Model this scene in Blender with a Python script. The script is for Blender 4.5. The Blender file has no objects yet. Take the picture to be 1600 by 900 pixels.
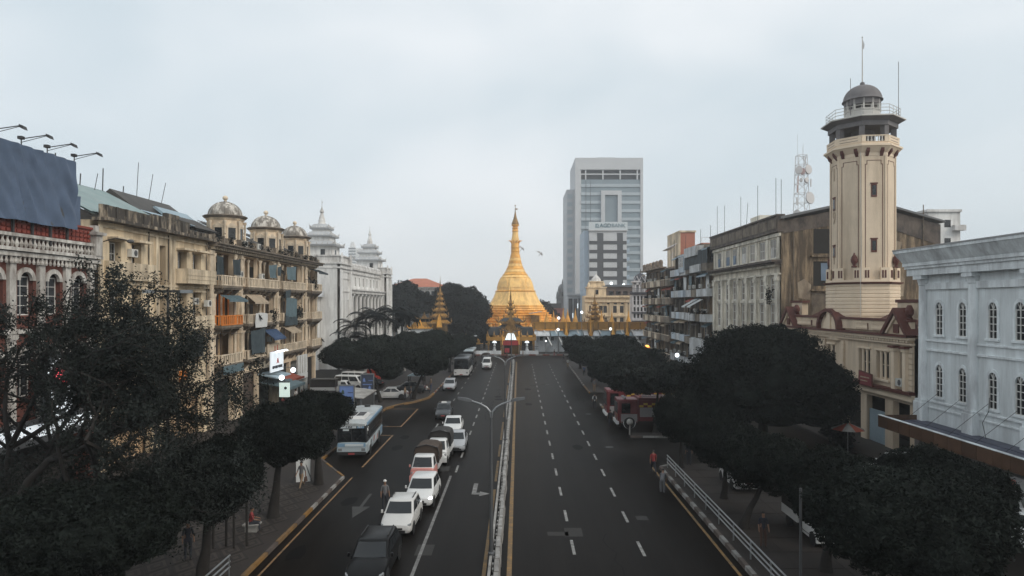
import bpy, math, random
import numpy as np
from mathutils import Vector, Matrix
R = math.radians
random.seed(7)
S = bpy.context.scene
C = S.collection
# ---------------------------------------------------------------- camera
cam = bpy.data.cameras.new('camera')
co = bpy.data.objects.new('camera', cam)
C.objects.link(co)
co.location = (0, 0, 12)
co.rotation_euler = (R(90), 0, 0)
cam.lens = 24
cam.sensor_width = 36
cam.shift_x = -10 / 1600
cam.shift_y = 24 / 1600
cam.clip_start = 0.1
cam.clip_end = 6000
S.camera = co
# ---------------------------------------------------------------- sky and sun
HAZE = 0.0006
SUN_EL, SUN_AZ = R(36), R(122)          # azimuth measured clockwise from +Y
W = bpy.data.worlds.new('World')
S.world = W
W.use_nodes = True
nt = W.node_tree
nt.nodes.clear()
def wn(t, **k):
    n = nt.nodes.new(t)
    for a, b in k.items():
        setattr(n, a, b)
    return n
sky = wn('ShaderNodeTexSky', sky_type='NISHITA', sun_disc=False, sun_elevation=SUN_EL, sun_rotation=SUN_AZ,
         air_density=1.0, dust_density=3.0, ozone_density=1.0)
tc = wn('ShaderNodeTexCoord')
mp = wn('ShaderNodeMapping')
mp.inputs['Scale'].default_value = (1.0, 1.0, 2.2)
nz = wn('ShaderNodeTexNoise')
nz.inputs['Scale'].default_value = 1.9
nz.inputs['Detail'].default_value = 3.5
nz.inputs['Roughness'].default_value = 0.45
nz.inputs['Distortion'].default_value = 0.4
mp.inputs['Location'].default_value = (7.9, 1.1, 2.2)
rp = wn('ShaderNodeValToRGB')
rp.color_ramp.elements[0].position = 0.34
rp.color_ramp.elements[0].color = (4.25, 4.8, 5.1, 1)
rp.color_ramp.elements[1].position = 0.66
rp.color_ramp.elements[1].color = (5.9, 6.08, 6.2, 1)
mx = wn('ShaderNodeMix', data_type='RGBA')
mx.inputs['Factor'].default_value = 0.9
bg = wn('ShaderNodeBackground')
bg.inputs['Strength'].default_value = 0.13
wo = wn('ShaderNodeOutputWorld')
L = nt.links.new
L(tc.outputs['Generated'], mp.inputs['Vector'])
L(mp.outputs[0], nz.inputs['Vector'])
L(nz.outputs['Fac'], rp.inputs['Fac'])
L(sky.outputs[0], mx.inputs[6])
L(rp.outputs['Color'], mx.inputs[7])
L(mx.outputs[2], bg.inputs['Color'])
L(bg.outputs[0], wo.inputs['Surface'])
sl = bpy.data.lights.new('sun', 'SUN')
sl.energy = 1.2
sl.angle = R(25)
sl.color = (1.0, 0.93, 0.82)
so = bpy.data.objects.new('sun', sl)
C.objects.link(so)
so.rotation_euler = (R(90) - SUN_EL, 0, math.pi - SUN_AZ)
S.view_settings.view_transform = 'Standard'
S.view_settings.look = 'None'
S.view_settings.exposure = 0.36
S.view_settings.gamma = 1.0
S.cycles.use_denoising = True
try:
    S.cycles.denoiser = 'OPENIMAGEDENOISE'
except Exception:
    pass
S.cycles.max_bounces = 6
S.cycles.diffuse_bounces = 3
S.cycles.glossy_bounces = 2
S.cycles.transmission_bounces = 2
S.cycles.volume_bounces = 3
S.cycles.caustics_reflective = False
S.cycles.caustics_refractive = False

# ---------------------------------------------------------------- materials
M = {}
def mat(name, col, rough=0.75, var=0.14, scale=0.8, metal=0.0, stain=None, amount=0.0, streak=0.18, emit=None, power=0.0,
        fine=0.0, bump=0.0, spec=0.4, rnd=0.0, sharp=0.12, sscale=0.7, ys=1.0):
    m = bpy.data.materials.new(name)
    m.use_nodes = True
    t = m.node_tree
    N, K = t.nodes.new, t.links.new
    b = t.nodes['Principled BSDF']
    b.inputs['Roughness'].default_value = rough
    b.inputs['Metallic'].default_value = metal
    b.inputs['Specular IOR Level'].default_value = spec
    if emit:
        b.inputs['Emission Color'].default_value = (*emit, 1)
        b.inputs['Emission Strength'].default_value = power
    g = N('ShaderNodeNewGeometry')
    n = N('ShaderNodeTexNoise')
    n.inputs['Scale'].default_value = scale
    n.inputs['Detail'].default_value = 6
    n.inputs['Roughness'].default_value = 0.65
    K(g.outputs['Position'], n.inputs['Vector'])
    r = N('ShaderNodeMapRange')
    r.inputs[1].default_value = 0.3
    r.inputs[2].default_value = 0.7
    r.inputs[3].default_value = 1 - var
    r.inputs[4].default_value = 1 + var
    K(n.outputs['Fac'], r.inputs[0])
    v = N('ShaderNodeVectorMath')
    v.operation = 'SCALE'
    v.inputs[0].default_value = col
    K(r.outputs[0], v.inputs['Scale'])
    out = v.outputs[0]
    if rnd:
        oi = N('ShaderNodeObjectInfo')
        r2 = N('ShaderNodeMapRange')
        r2.inputs[3].default_value = 1 - rnd
        r2.inputs[4].default_value = 1 + rnd
        K(oi.outputs['Random'], r2.inputs[0])
        v2 = N('ShaderNodeVectorMath')
        v2.operation = 'SCALE'
        K(out, v2.inputs[0])
        K(r2.outputs[0], v2.inputs['Scale'])
        out = v2.outputs[0]
    if stain:
        mpn = N('ShaderNodeMapping')
        mpn.inputs['Scale'].default_value = (1, ys, streak)
        K(g.outputs['Position'], mpn.inputs['Vector'])
        n2 = N('ShaderNodeTexNoise')
        n2.inputs['Scale'].default_value = sscale
        n2.inputs['Detail'].default_value = 8
        n2.inputs['Roughness'].default_value = 0.7
        K(mpn.outputs[0], n2.inputs['Vector'])
        r3 = N('ShaderNodeMapRange')
        c = 0.62 - 0.25 * amount
        r3.inputs[1].default_value = c - sharp
        r3.inputs[2].default_value = c + sharp
        r3.inputs[4].default_value = min(1, 0.45 + amount * 0.6)
        K(n2.outputs['Fac'], r3.inputs[0])
        mxn = N('ShaderNodeMix')
        mxn.data_type = 'RGBA'
        K(r3.outputs[0], mxn.inputs[0])
        K(out, mxn.inputs[6])
        mxn.inputs[7].default_value = (*stain, 1)
        out = mxn.outputs[2]
    if fine:
        n3 = N('ShaderNodeTexNoise')
        n3.inputs['Scale'].default_value = 14
        n3.inputs['Detail'].default_value = 4
        K(g.outputs['Position'], n3.inputs['Vector'])
        r4 = N('ShaderNodeMapRange')
        r4.inputs[1].default_value = 0.3
        r4.inputs[2].default_value = 0.7
        r4.inputs[3].default_value = 1 - fine
        r4.inputs[4].default_value = 1 + fine
        K(n3.outputs['Fac'], r4.inputs[0])
        v3 = N('ShaderNodeVectorMath')
        v3.operation = 'SCALE'
        K(out, v3.inputs[0])
        K(r4.outputs[0], v3.inputs['Scale'])
        out = v3.outputs[0]
    K(out, b.inputs['Base Color'])
    if bump:
        bn = N('ShaderNodeBump')
        bn.inputs['Strength'].default_value = bump
        bn.inputs['Distance'].default_value = 0.05
        K(n.outputs['Fac'], bn.inputs['Height'])
        K(bn.outputs[0], b.inputs['Normal'])
    M[name] = m
    return m
DK = (0.05, 0.043, 0.037)
mat('asphalt', (0.0065, 0.0054, 0.0047), 0.42, 0.28, 0.25, stain=(0.014, 0.0118, 0.0104), amount=0.5, streak=1, fine=0.25, spec=0.022, ys=0.05, sscale=1.1, sharp=.2)
mat('asphalt_worn', (0.02, 0.018, 0.016), 0.8, 0.25, 0.3, fine=0.2)
mat('ground', (0.04, 0.037, 0.034), 0.9, 0.3, 0.1)
mat('paving', (0.027, 0.021, 0.018), 0.8, 0.25, 0.5, fine=0.2)
mat('paver_light', (0.044, 0.036, 0.03), 0.8, 0.25, 0.7, fine=0.15)
mat('paver_dark', (0.019, 0.015, 0.0135), 0.8, 0.25, 0.7, fine=0.15)
mat('marking', (0.29, 0.285, 0.27), 0.7, 0.2, 1.3, stain=(0.06, 0.057, 0.054), amount=0.5, streak=1, sscale=2.5)
mat('marking_yellow', (0.25, 0.14, 0.04), 0.7, 0.2, 1.3, stain=(0.06, 0.057, 0.05), amount=0.5, streak=1, sscale=2.5)
mat('kerb_white', (0.28, 0.27, 0.255), 0.8, 0.25, 1.5, stain=(0.1, 0.09, 0.08), amount=0.4)
mat('kerb_red', (0.16, 0.055, 0.04), 0.8, 0.25, 1.5)
mat('kerb_yellow', (0.24, 0.125, 0.03), 0.8, 0.25, 1.5, stain=(0.1, 0.08, 0.06), amount=0.4)
mat('kerb_dark', (0.09, 0.07, 0.06), 0.8, 0.25, 1.5)
mat('concrete', (0.33, 0.32, 0.30), 0.85, 0.2, 0.7, stain=(0.1, 0.09, 0.08), amount=0.4)
mat('barrier_white', (0.31, 0.30, 0.285), 0.8, 0.2, 1.2, stain=(0.12, 0.11, 0.1), amount=0.45, streak=0.6, sscale=1.5)
mat('galvanised', (0.30, 0.31, 0.315), 0.4, 0.1, 1, metal=0.8)
mat('steel_dark', (0.09, 0.092, 0.095), 0.5, 0.15, 1, metal=0.3)
mat('iron', (0.035, 0.034, 0.034), 0.6, 0.2, 1)
mat('tyre', (0.015, 0.015, 0.015), 0.85, 0.1)
mat('glass_dark', (0.012, 0.014, 0.016), 0.12, 0.1, spec=0.5)
mat('glass_window', (0.035, 0.04, 0.045), 0.15, 0.3, 0.6, spec=0.5, rnd=0.4)
mat('void', (0.022, 0.02, 0.018), 0.9, 0.2)  # near-black; the shade inside openings is put into this colour
mat('foliage', (0.0125, 0.0155, 0.0135), 0.9, 0.6, 1.3, rnd=0.15, spec=0.04)
mat('foliage_mid', (0.021, 0.026, 0.0225), 0.9, 0.6, 1.1, rnd=0.15, spec=0.04)  # paler copy of foliage; lighter mid-distance crown tops are put into the colour
mat('foliage_dark', (0.0125, 0.0155, 0.0155), 0.7, 0.55, 0.5, rnd=0.15, spec=0.04)
mat('foliage_open', (0.021, 0.025, 0.0225), 0.6, 0.5, 1.2, spec=0.08)
mat('bark', (0.02, 0.017, 0.015), 0.9, 0.3, 2)
mat('palm_trunk', (0.32, 0.3, 0.28), 0.9, 0.25, 2)

# ---------------------------------------------------------------- mesh helpers
class MB:
    def __init__(s):
        s.v = []; s.f = []; s.i = []; s.m = 0
    def add(s, vs, fs):
        o = len(s.v)
        s.v += [tuple(p) for p in vs]
        for f in fs:
            s.f.append([o + k for k in f]); s.i.append(s.m)
        return s
    def box(s, x0, x1, y0, y1, z0, z1):
        return s.add([(x0, y0, z0), (x1, y0, z0), (x1, y1, z0), (x0, y1, z0), (x0, y0, z1), (x1, y0, z1), (x1, y1, z1), (x0, y1, z1)],
                     [(0, 3, 2, 1), (4, 5, 6, 7), (0, 1, 5, 4), (1, 2, 6, 5), (2, 3, 7, 6), (3, 0, 4, 7)])
    def frus(s, a, z0, b, z1):      # rect a=(x0,x1,y0,y1) at z0 to rect b at z1
        return s.add([(a[0], a[2], z0), (a[1], a[2], z0), (a[1], a[3], z0), (a[0], a[3], z0), (b[0], b[2], z1), (b[1], b[2], z1), (b[1], b[3], z1), (b[0], b[3], z1)],
                     [(0, 3, 2, 1), (4, 5, 6, 7), (0, 1, 5, 4), (1, 2, 6, 5), (2, 3, 7, 6), (3, 0, 4, 7)])
    def quad(s, a, b, c, d):
        return s.add([a, b, c, d], [(0, 1, 2, 3)])
    def prism(s, pts, axis, a, b):  # polygon extruded along axis; pts are the two other coordinates in x,y,z order
        n = len(pts)
        def P(p, t):
            return {'x': (t, p[0], p[1]), 'y': (p[0], t, p[1]), 'z': (p[0], p[1], t)}[axis]
        return s.add([P(p, a) for p in pts] + [P(p, b) for p in pts],
                     [tuple(range(n))[::-1], tuple(range(n, 2 * n))] + [(k, (k + 1) % n, n + (k + 1) % n, n + k) for k in range(n)])
    def lathe(s, prof, n=16, cx=0, cy=0, rot=0.0, cap=True, sx=1, sy=1):
        vs = []; fs = []
        for r, z in prof:
            for k in range(n):
                a = rot + 2 * math.pi * k / n
                vs.append((cx + r * sx * math.cos(a), cy + r * sy * math.sin(a), z))
        for j in range(len(prof) - 1):
            for k in range(n):
                k2 = (k + 1) % n
                fs.append((j * n + k, j * n + k2, (j + 1) * n + k2, (j + 1) * n + k))
        if cap:
            fs.append(tuple(range(n))[::-1]); fs.append(tuple(range((len(prof) - 1) * n, len(prof) * n)))
        return s.add(vs, fs)
    def cyl(s, cx, cy, z0, z1, r0, r1=None, n=12, rot=0.0):
        return s.lathe([(r0, z0), (r0 if r1 is None else r1, z1)], n, cx, cy, rot)
    def tube(s, p, q, r0, r1=None, n=6):
        return s.path([p, q], [r0, r0 if r1 is None else r1], n)
    def path(s, pts, rs, n=6, cap=True):
        pts = [Vector(p) for p in pts]
        vs = []; fs = []
        up = None
        for k, p in enumerate(pts):
            d = (pts[min(k + 1, len(pts) - 1)] - pts[max(k - 1, 0)]).normalized()
            if up is None:
                up = Vector((0, 0, 1)) if abs(d.z) < 0.9 else Vector((0, 1, 0))
            a = d.cross(up).normalized(); b = a.cross(d).normalized(); up = b
            for j in range(n):
                t = 2 * math.pi * (j + 0.5) / n
                vs.append(p + (a * math.cos(t) + b * math.sin(t)) * rs[k])
        for k in range(len(pts) - 1):
            for j in range(n):
                j2 = (j + 1) % n
                fs.append((k * n + j, k * n + j2, (k + 1) * n + j2, (k + 1) * n + j))
        if cap:
            fs.append(tuple(range(n))[::-1]); fs.append(tuple(range((len(pts) - 1) * n, len(pts) * n)))
        return s.add(vs, fs)
    def loft(s, rings, cap=True):
        n = len(rings[0]); vs = [p for r in rings for p in r]; fs = []
        for k in range(len(rings) - 1):
            for j in range(n):
                j2 = (j + 1) % n
                fs.append((k * n + j, k * n + j2, (k + 1) * n + j2, (k + 1) * n + j))
        if cap:
            fs.append(tuple(range(n))[::-1]); fs.append(tuple(range((len(rings) - 1) * n, len(rings) * n)))
        return s.add(vs, fs)
    def ball(s, c, r, n=10, k=6, sz=1):
        return s.lathe([(max(0.001, r * math.sin(math.pi * j / k)), c[2] - r * sz * math.cos(math.pi * j / k)) for j in range(k + 1)], n, c[0], c[1], cap=False)
    def wall(s, x0, x1, z0, z1, holes=(), y=0.0, depth=0.3):
        holes = [h for h in holes if h[0] < x1 and h[1] > x0 and h[2] < z1 and h[3] > z0]
        xs = sorted({x0, x1, *[min(max(v, x0), x1) for h in holes for v in h[:2]]})
        zs = sorted({z0, z1, *[min(max(v, z0), z1) for h in holes for v in h[2:4]]})
        for j in range(len(zs) - 1):
            k = 0
            zc = (zs[j] + zs[j + 1]) / 2
            def solid(k):
                xc = (xs[k] + xs[k + 1]) / 2
                return not any(h[0] < xc < h[1] and h[2] < zc < h[3] for h in holes)
            while k < len(xs) - 1:
                if solid(k):
                    e = k
                    while e + 1 < len(xs) - 1 and solid(e + 1):
                        e += 1
                    s.quad((xs[k], y, zs[j]), (xs[e + 1], y, zs[j]), (xs[e + 1], y, zs[j + 1]), (xs[k], y, zs[j + 1]))
                    k = e
                k += 1
        for a, b, c, d in [h[:4] for h in holes]:
            e = y + depth
            s.quad((a, y, c), (a, e, c), (a, e, d), (a, y, d)); s.quad((b, y, c), (b, y, d), (b, e, d), (b, e, c))
            s.quad((a, y, d), (a, e, d), (b, e, d), (b, y, d)); s.quad((a, y, c), (b, y, c), (b, e, c), (a, e, c))
        return s
    def mesh(s, name, mats, smooth=False, angle=35):
        me = bpy.data.meshes.new(name)
        me.from_pydata(s.v, [], s.f)
        for m in (mats if isinstance(mats, (list, tuple)) else [mats]):
            me.materials.append(M[m] if isinstance(m, str) else m)
        if any(s.i):
            me.polygons.foreach_set('material_index', s.i)
        if smooth:
            me.polygons.foreach_set('use_smooth', [True] * len(s.f))
            me.set_sharp_from_angle(angle=R(angle))
        me.update()
        return me
    def build(s, name, mats, parent=None, loc=(0, 0, 0), rz=0.0, smooth=False, kind=None, angle=35):
        return put(s.mesh(name, mats, smooth, angle), name, parent, loc, rz, kind=kind)
def put(me, name, parent=None, loc=(0, 0, 0), rz=0.0, sc=None, kind=None, rot=None):
    o = bpy.data.objects.new(name, me)
    C.objects.link(o)
    o.location = loc
    o.rotation_euler = rot or (0, 0, rz)
    if sc:
        o.scale = (sc, sc, sc) if isinstance(sc, (int, float)) else sc
    if parent:
        o.parent = parent
    if kind:
        o['kind'] = kind
    return o
def tag(o, label, cat, group=None):
    o['label'] = label; o['category'] = cat
    if group:
        o['group'] = group
    return o
def thing(name, label, cat, loc=(0, 0, 0), rz=0.0, group=None, sc=None):
    o = bpy.data.objects.new(name, None)
    o.empty_display_size = 0.3
    C.objects.link(o)
    o.location = loc; o.rotation_euler = (0, 0, rz)
    if sc:
        o.scale = (sc, sc, sc) if isinstance(sc, (int, float)) else sc
    return tag(o, label, cat, group)
KIDS = {}
def dup(root, loc, rz=None, label=None, group=None, sc=None):
    def cp(o, par):
        c = o.copy(); C.objects.link(c)
        if par:
            c.parent = par
        for ch in KIDS.get(o.name) or list(o.children):
            cp(ch, c)
        return c
    r = cp(root, None)
    r.location = loc
    if rz is not None:
        r.rotation_euler = (0, 0, rz)
    if sc:
        r.scale = (sc, sc, sc) if isinstance(sc, (int, float)) else sc
    if label:
        r['label'] = label
    if group:
        r['group'] = group
    return r
_wc = {}
def window(par, x0, x1, z0, z1, y=0.25, fm='frame_white', gm='glass_window', nx=2, nz=3, f=0.07, name='window'):
    w, h = round(x1 - x0, 3), round(z1 - z0, 3)
    key = (w, h, fm, gm, nx, nz, f)
    if key not in _wc:
        b = MB()
        b.box(0, f, 0, .07, 0, h).box(w - f, w, 0, .07, 0, h).box(f, w - f, .002, .068, 0, f).box(f, w - f, .002, .068, h - f, h)
        t = f * 0.55
        for k in range(1, nx):
            c = w * k / nx
            b.box(c - t / 2, c + t / 2, .01, .06, f, h - f)
        for k in range(1, nz):
            c = h * k / nz
            b.box(f, w - f, .014, .056, c - t / 2, c + t / 2)
        p = MB().box(f * .5, w - f * .5, .025, .045, f * .5, h - f * .5)
        _wc[key] = (b.mesh('window', fm), p.mesh('pane', gm))
    a, p = _wc[key]
    o = put(a, name, par, (x0, y, z0))
    put(p, 'pane', o)
    return o
def text(name, s, size, m, par, loc, rot=(R(90), 0, 0), ext=0.01, align='CENTER', sx=1.0, bold=0.0):
    cu = bpy.data.curves.new(name, 'FONT')
    cu.body = s; cu.size = size; cu.extrude = ext; cu.align_x = align; cu.align_y = 'CENTER'; cu.offset = bold; cu.resolution_u = 3
    t = bpy.data.objects.new(name, cu); C.objects.link(t)
    me = bpy.data.meshes.new_from_object(t.evaluated_get(bpy.context.evaluated_depsgraph_get()))
    bpy.data.objects.remove(t)
    me.materials.clear(); me.materials.append(M[m])
    o = put(me, name, par, loc, rot=rot, sc=(sx, 1, 1))
    return o
# ================================================================ ground, roads, kerbs
MB().box(-700, 700, -120, 1100, -1.0, -0.03).build('ground', 'ground', kind='structure')
road = MB().box(-75, 75, -30, 157, -0.5, 0.0).build('road', 'asphalt', kind='structure')
mat('line_paint', (0.2, 0.196, 0.188), 0.7, 0.25, 1.3, stain=(0.06, 0.057, 0.054), amount=0.45, streak=1, sscale=2.5)
dash_me = MB().box(-.075, .075, 0, 2.0, .0005, .006).mesh('lane_dash', 'marking')
def dash_line(X, ys, name='lane_dash', rz=0.0):
    for y in ys:
        put(dash_me, name, road, (X, y, 0), rz)
dash_line(2.68, [22.6 + 5.0 * k for k in range(23)])
dash_line(6.0, [22.4 + 5.0 * k for k in range(23)])
dash_line(-4.45, [48.5 + 4.6 * k for k in range(20)])
dash_line(-8.0, [66 + 6.0 * k for k in range(12)])
MB().box(-4.78, -4.62, 12, 47.5, .0005, .006).build('solid_line', 'line_paint', road)
MB().box(-1.62, -1.45, 10, 44.0, .0005, .006).build('yellow_line', 'marking_yellow', road)
for a, b in ((46, 52), (53.5, 58), (60, 69), (72, 84), (86, 100), (103, 140)):
    MB().box(-1.62, -1.45, a, b, .0005, .006).build('yellow_line', 'marking_yellow', road)
MB().box(-.52, -.3, 10, 140, .0005, .006).build('yellow_line', 'marking_yellow', road)
MB().box(9.72, 9.86, 10, 50, .0005, .006).build('yellow_line', 'marking_yellow', road)
# bus bay box
mat('bay_paint', (0.30, 0.16, 0.06), 0.7, 0.25, 1.3, stain=(0.06, 0.057, 0.05), amount=0.5, streak=1, sscale=2.5)
for a, b, c, d in ((-11.5, -11.36, 66.5, 77.5), (-15, -11.36, 77.5, 77.64), (-15, -11.36, 66.36, 66.5), (-11.5, -11.36, 50, 62), (-15, -11.36, 62, 62.14),
                   (-11.5, -11.4, 20, 47)):
    MB().box(a, b, c, d, .0005, .006).build('bay_line', 'bay_paint', road)
# arrows
ar = MB()
ar.prism([(-.12, 0), (.12, 0), (.12, 2.3), (.55, 2.3), (.55, 2.0), (1.15, 2.55), (.55, 3.1), (.55, 2.75), (-.12, 2.75)], 'z', .0005, .006)
def arrow_turn(X, Y):
    b = MB()
    b.prism([(X, Y + 3.2), (X + .28, Y + 3.2), (X + .28, Y + .95), (X, Y + .7)], 'z', .0005, .006)
    b.prism([(X, Y + .7), (X + .28, Y + .95), (X + .5, Y + .95), (X + .5, Y + .55), (X, Y + .55)], 'z', .0005, .006)
    b.prism([(X + .5, Y + .2), (X + .5, Y + 1.25), (X + 1.15, Y + .72)], 'z', .0005, .006)
    b.build('lane_arrow', 'line_paint', road)
arrow_turn(-2.95, 42.3)
b = MB().prism([(-9.38, 40.3), (-9.2, 40.3), (-9.2, 43), (-9.38, 43)], 'z', .0005, .006)
b.prism([(-9.29, 38.2), (-8.75, 40.3), (-9.83, 40.3)], 'z', .0005, .006)
mat('faded_paint', (0.04, 0.039, 0.037), 0.7, 0.25, 1.3)
b.build('lane_arrow', 'faded_paint', road)
# cracks and patches in the asphalt
mat('tar', (0.004, 0.004, 0.004), 0.6, 0.2, spec=.05)
rnd = random.Random(3)
for k in range(10):
    x, y = rnd.uniform(-11, 9), rnd.uniform(30, 110)
    if abs(x + 1) < 1.5: continue
    l = rnd.uniform(.6, 1.6)
    MB().box(x, x + rnd.uniform(.5, 1.2), y, y + l, .0003, .003).build('asphalt_patch', 'asphalt_worn', road)
for k in range(9):
    x = rnd.choice((-10.2, -6.4, -3.1, .9, 4.4, 7.6)) + rnd.uniform(-.4, .4); y = rnd.uniform(24, 120)
    pts = [(x + rnd.uniform(-.25, .25), y + .9 * q) for q in range(9)]
    MB().add([(a + d, b, .004) for a, b in pts for d in (-.03, .03)], [(2 * q, 2 * q + 1, 2 * q + 3, 2 * q + 2) for q in range(8)]).build('sealed_crack', 'tar', road)
for k in range(14):
    x = rnd.choice((-10.2, -6.2, -2.9, 1.1, 4.4, 7.6)) + rnd.uniform(-.5, .5); y = rnd.uniform(24, 100)
    MB().prism([(x + (.35 + .2 * rnd.random()) * math.cos(q * .7), y + (.7 + .5 * rnd.random()) * math.sin(q * .7)) for q in range(9)], 'z', .0002, .002).build('oil_stain', 'tar', road)
for y in (29.5, 44.8, 57, 74, 101):
    MB().lathe([(.34, .0005), (.34, .009)], 18, rnd.choice((-6.2, 4.3, 7.6)), y).build('manhole_cover', 'iron', road)
# --- pavements: raised slabs 0.14 m
def slab(name, pts, m='paving', h=.14):
    return MB().prism(pts, 'z', -.4, h).build(name, m, kind='structure')
LP = [(-19.1, -10), (-12.1, -10), (-12.1, 46.8), (-15.1, 52), (-15.1, 77), (-12.6, 82.5), (-11.4, 86), (-11.3, 138), (-13, 142), (-16, 144), (-17.5, 144), (-19.1, 138)]
plaza = slab('pavement', LP)
bsw = slab('sidewalk', [(-40, 20), (-26.4, 20), (-26.4, 100), (-40, 100)])
RP = slab('pavement', [(10.4, -10), (19.5, -10), (19.5, 50.0), (11.6, 50.5), (10.4, 49.5)])
R2 = slab('pavement', [(10.1, 61), (15.5, 61), (15.5, 62.6), (10.1, 62.6)])
R3 = slab('pavement', [(9.75, 74.5), (19.5, 76), (19.5, 83), (9.75, 81)])
R4 = slab('pavement', [(9.6, 91), (19.5, 90), (19.5, 138), (16, 143), (13, 142.5), (9.9, 138)])
RB = slab('sidewalk', [(27.2, -10), (34, -10), (34, 160), (27.2, 160)], h=.16)
# kerb stones along a poly-line
ks = {}
def kerb(pts, mats, step=1.0, w=.2, h=.17):
    root = bpy.data.objects.new('kerb', None); C.objects.link(root); root['kind'] = 'structure'
    j = 0
    for (ax, ay), (bx, by) in zip(pts[:-1], pts[1:]):
        ln = math.hypot(bx - ax, by - ay); n = max(1, round(ln / step)); st = ln / n
        rz = math.atan2(by - ay, bx - ax)
        for k in range(n):
            m = mats[j % len(mats)]; j += 1
            key = (round(st, 2), w, h, m)
            if key not in ks:
                ks[key] = MB().frus((.012, st - .012, -w / 2, w / 2), -.3, (.025, st - .025, -w / 2 + .02, w / 2 - .02), h).mesh('kerbstone', m)
            t = k / n
            put(ks[key], 'kerbstone', root, (ax + (bx - ax) * t, ay + (by - ay) * t, rnd.uniform(-.012, .012)), rz)
    return root
kerb([(10.3, 12), (10.3, 49.5), (11.6, 50.5)], ['kerb_white', 'kerb_dark'], 1.0, .24, .2)
kerb([(-12.0, 14), (-12.0, 39.6)], ['kerb_yellow', 'kerb_dark', 'kerb_yellow'], 1.4)
kerb([(-12.0, 39.6), (-12.0, 46.8)], ['kerb_white', 'kerb_dark'], 1.0)
kerb([(-12.0, 46.8), (-15.0, 52), (-15.0, 77)], ['kerb_yellow', 'kerb_dark'], 1.5)
kerb([(-15.0, 77), (-14.2, 79.6), (-12.5, 82.5), (-11.3, 86), (-11.2, 90)], ['kerb_yellow'], 1.0, .3, .22)
kerb([(-11.2, 90), (-11.2, 138)], ['kerb_white', 'kerb_red', 'kerb_yellow'], 1.0)
kerb([(10.0, 60.95), (15.5, 60.95)], ['kerb_dark', 'kerb_white', 'kerb_white', 'kerb_dark'], 1.2)
kerb([(9.65, 74.5), (9.65, 81)], ['kerb_yellow', 'kerb_dark', 'kerb_white', 'kerb_dark'], .8)
kerb([(9.5, 91), (9.5, 99)], ['kerb_yellow', 'kerb_dark'], .8)
kerb([(9.5, 99), (9.8, 138)], ['kerb_white', 'kerb_dark'], 1.3)
kerb([(-19.2, 20), (-19.2, 48)], ['concrete'], 2.0, .2, .26)
kerb([(-60, 157.1), (60, 157.1)], ['kerb_white', 'kerb_red'], 1.6, .3, .3)
# diamond pavers of the plaza
pm = MB()
for k, (s, m) in enumerate(((.98, 0), (.74, 1), (.5, 0), (.26, 1))):
    pm.m = m
    pm.prism([(-.62 * s, 0), (0, -.95 * s), (.62 * s, 0), (0, .95 * s)], 'z', .0, .012 + .006 * k)
pm = pm.mesh('paver', ['paver_dark', 'paver_light'])
for r in range(22):
    for c in range(6):
        x = -18.2 + c * 1.26 + (r % 2) * .63; y = 24 + r * .97
        if x > -12.8 or y > 46: continue
        put(pm, 'paver', plaza, (x, y, .141))
# slabs of the near right pavement
sm = MB().box(-.97, .97, -.97, .97, 0, .012).mesh('paver', 'paving')
for r in range(14):
    for c in range(4):
        put(sm, 'paver', RP, (11.6 + 2 * c, 23.5 + 2 * r, .141 + rnd.uniform(0, .006)))
# --- median: a low rail of pipes and a chain of concrete blocks
med = thing('median_barrier', 'long white concrete block barrier on the centre line of the road', 'barrier', (-.95, 10, 0))
bl = MB().frus((-.17, .17, .03, 1.45), 0, (-.10, .10, .05, 1.43), .42).box(-.2, -.13, .35, .6, .24, .36).box(-.2, -.13, .95, 1.2, .24, .36).mesh('block', 'barrier_white')
blt = {}
for k in range(88):
    put(bl, 'block', med, (rnd.uniform(-.03, .03), k * 1.5, 0), R(rnd.uniform(-1.2, 1.2)))
rl = thing('median_rail', 'low white steel rail running beside the concrete block barrier', 'rail', (-1.27, 10, 0))
for k in range(26):
    MB().box(-.06, .06, k * 5 + .02, k * 5 + 4.98, .30, .42).build('rail_bar', 'barrier_white', rl)
    MB().box(-.04, .04, k * 5 + 2.4, k * 5 + 2.5, 0, .298).build('post', 'steel_dark', rl)
# --- pedestrian guard rails
def guard(X, y0, y1, label):
    t = thing('guard_rail', label, 'railing', (X, y0, .14))
    n = int((y1 - y0) / 2.5)
    for k in range(n + 1):
        MB().cyl(0, k * (y1 - y0) / n, 0, .84, .04, n=8).build('post', 'galvanised', t)
    for z in (.4, .64, .9):
        MB().tube((-.005, -.1, z), (-.005, y1 - y0 + .1, z), .042, n=8).build('rail', 'galvanised', t, smooth=True)
guard(10.75, 14, 49.2, 'three bar steel railing along the right kerb behind the walkers')
guard(-12.55, 12, 29.6, 'three bar steel railing end at the plaza edge by the bottom trees')
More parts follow.
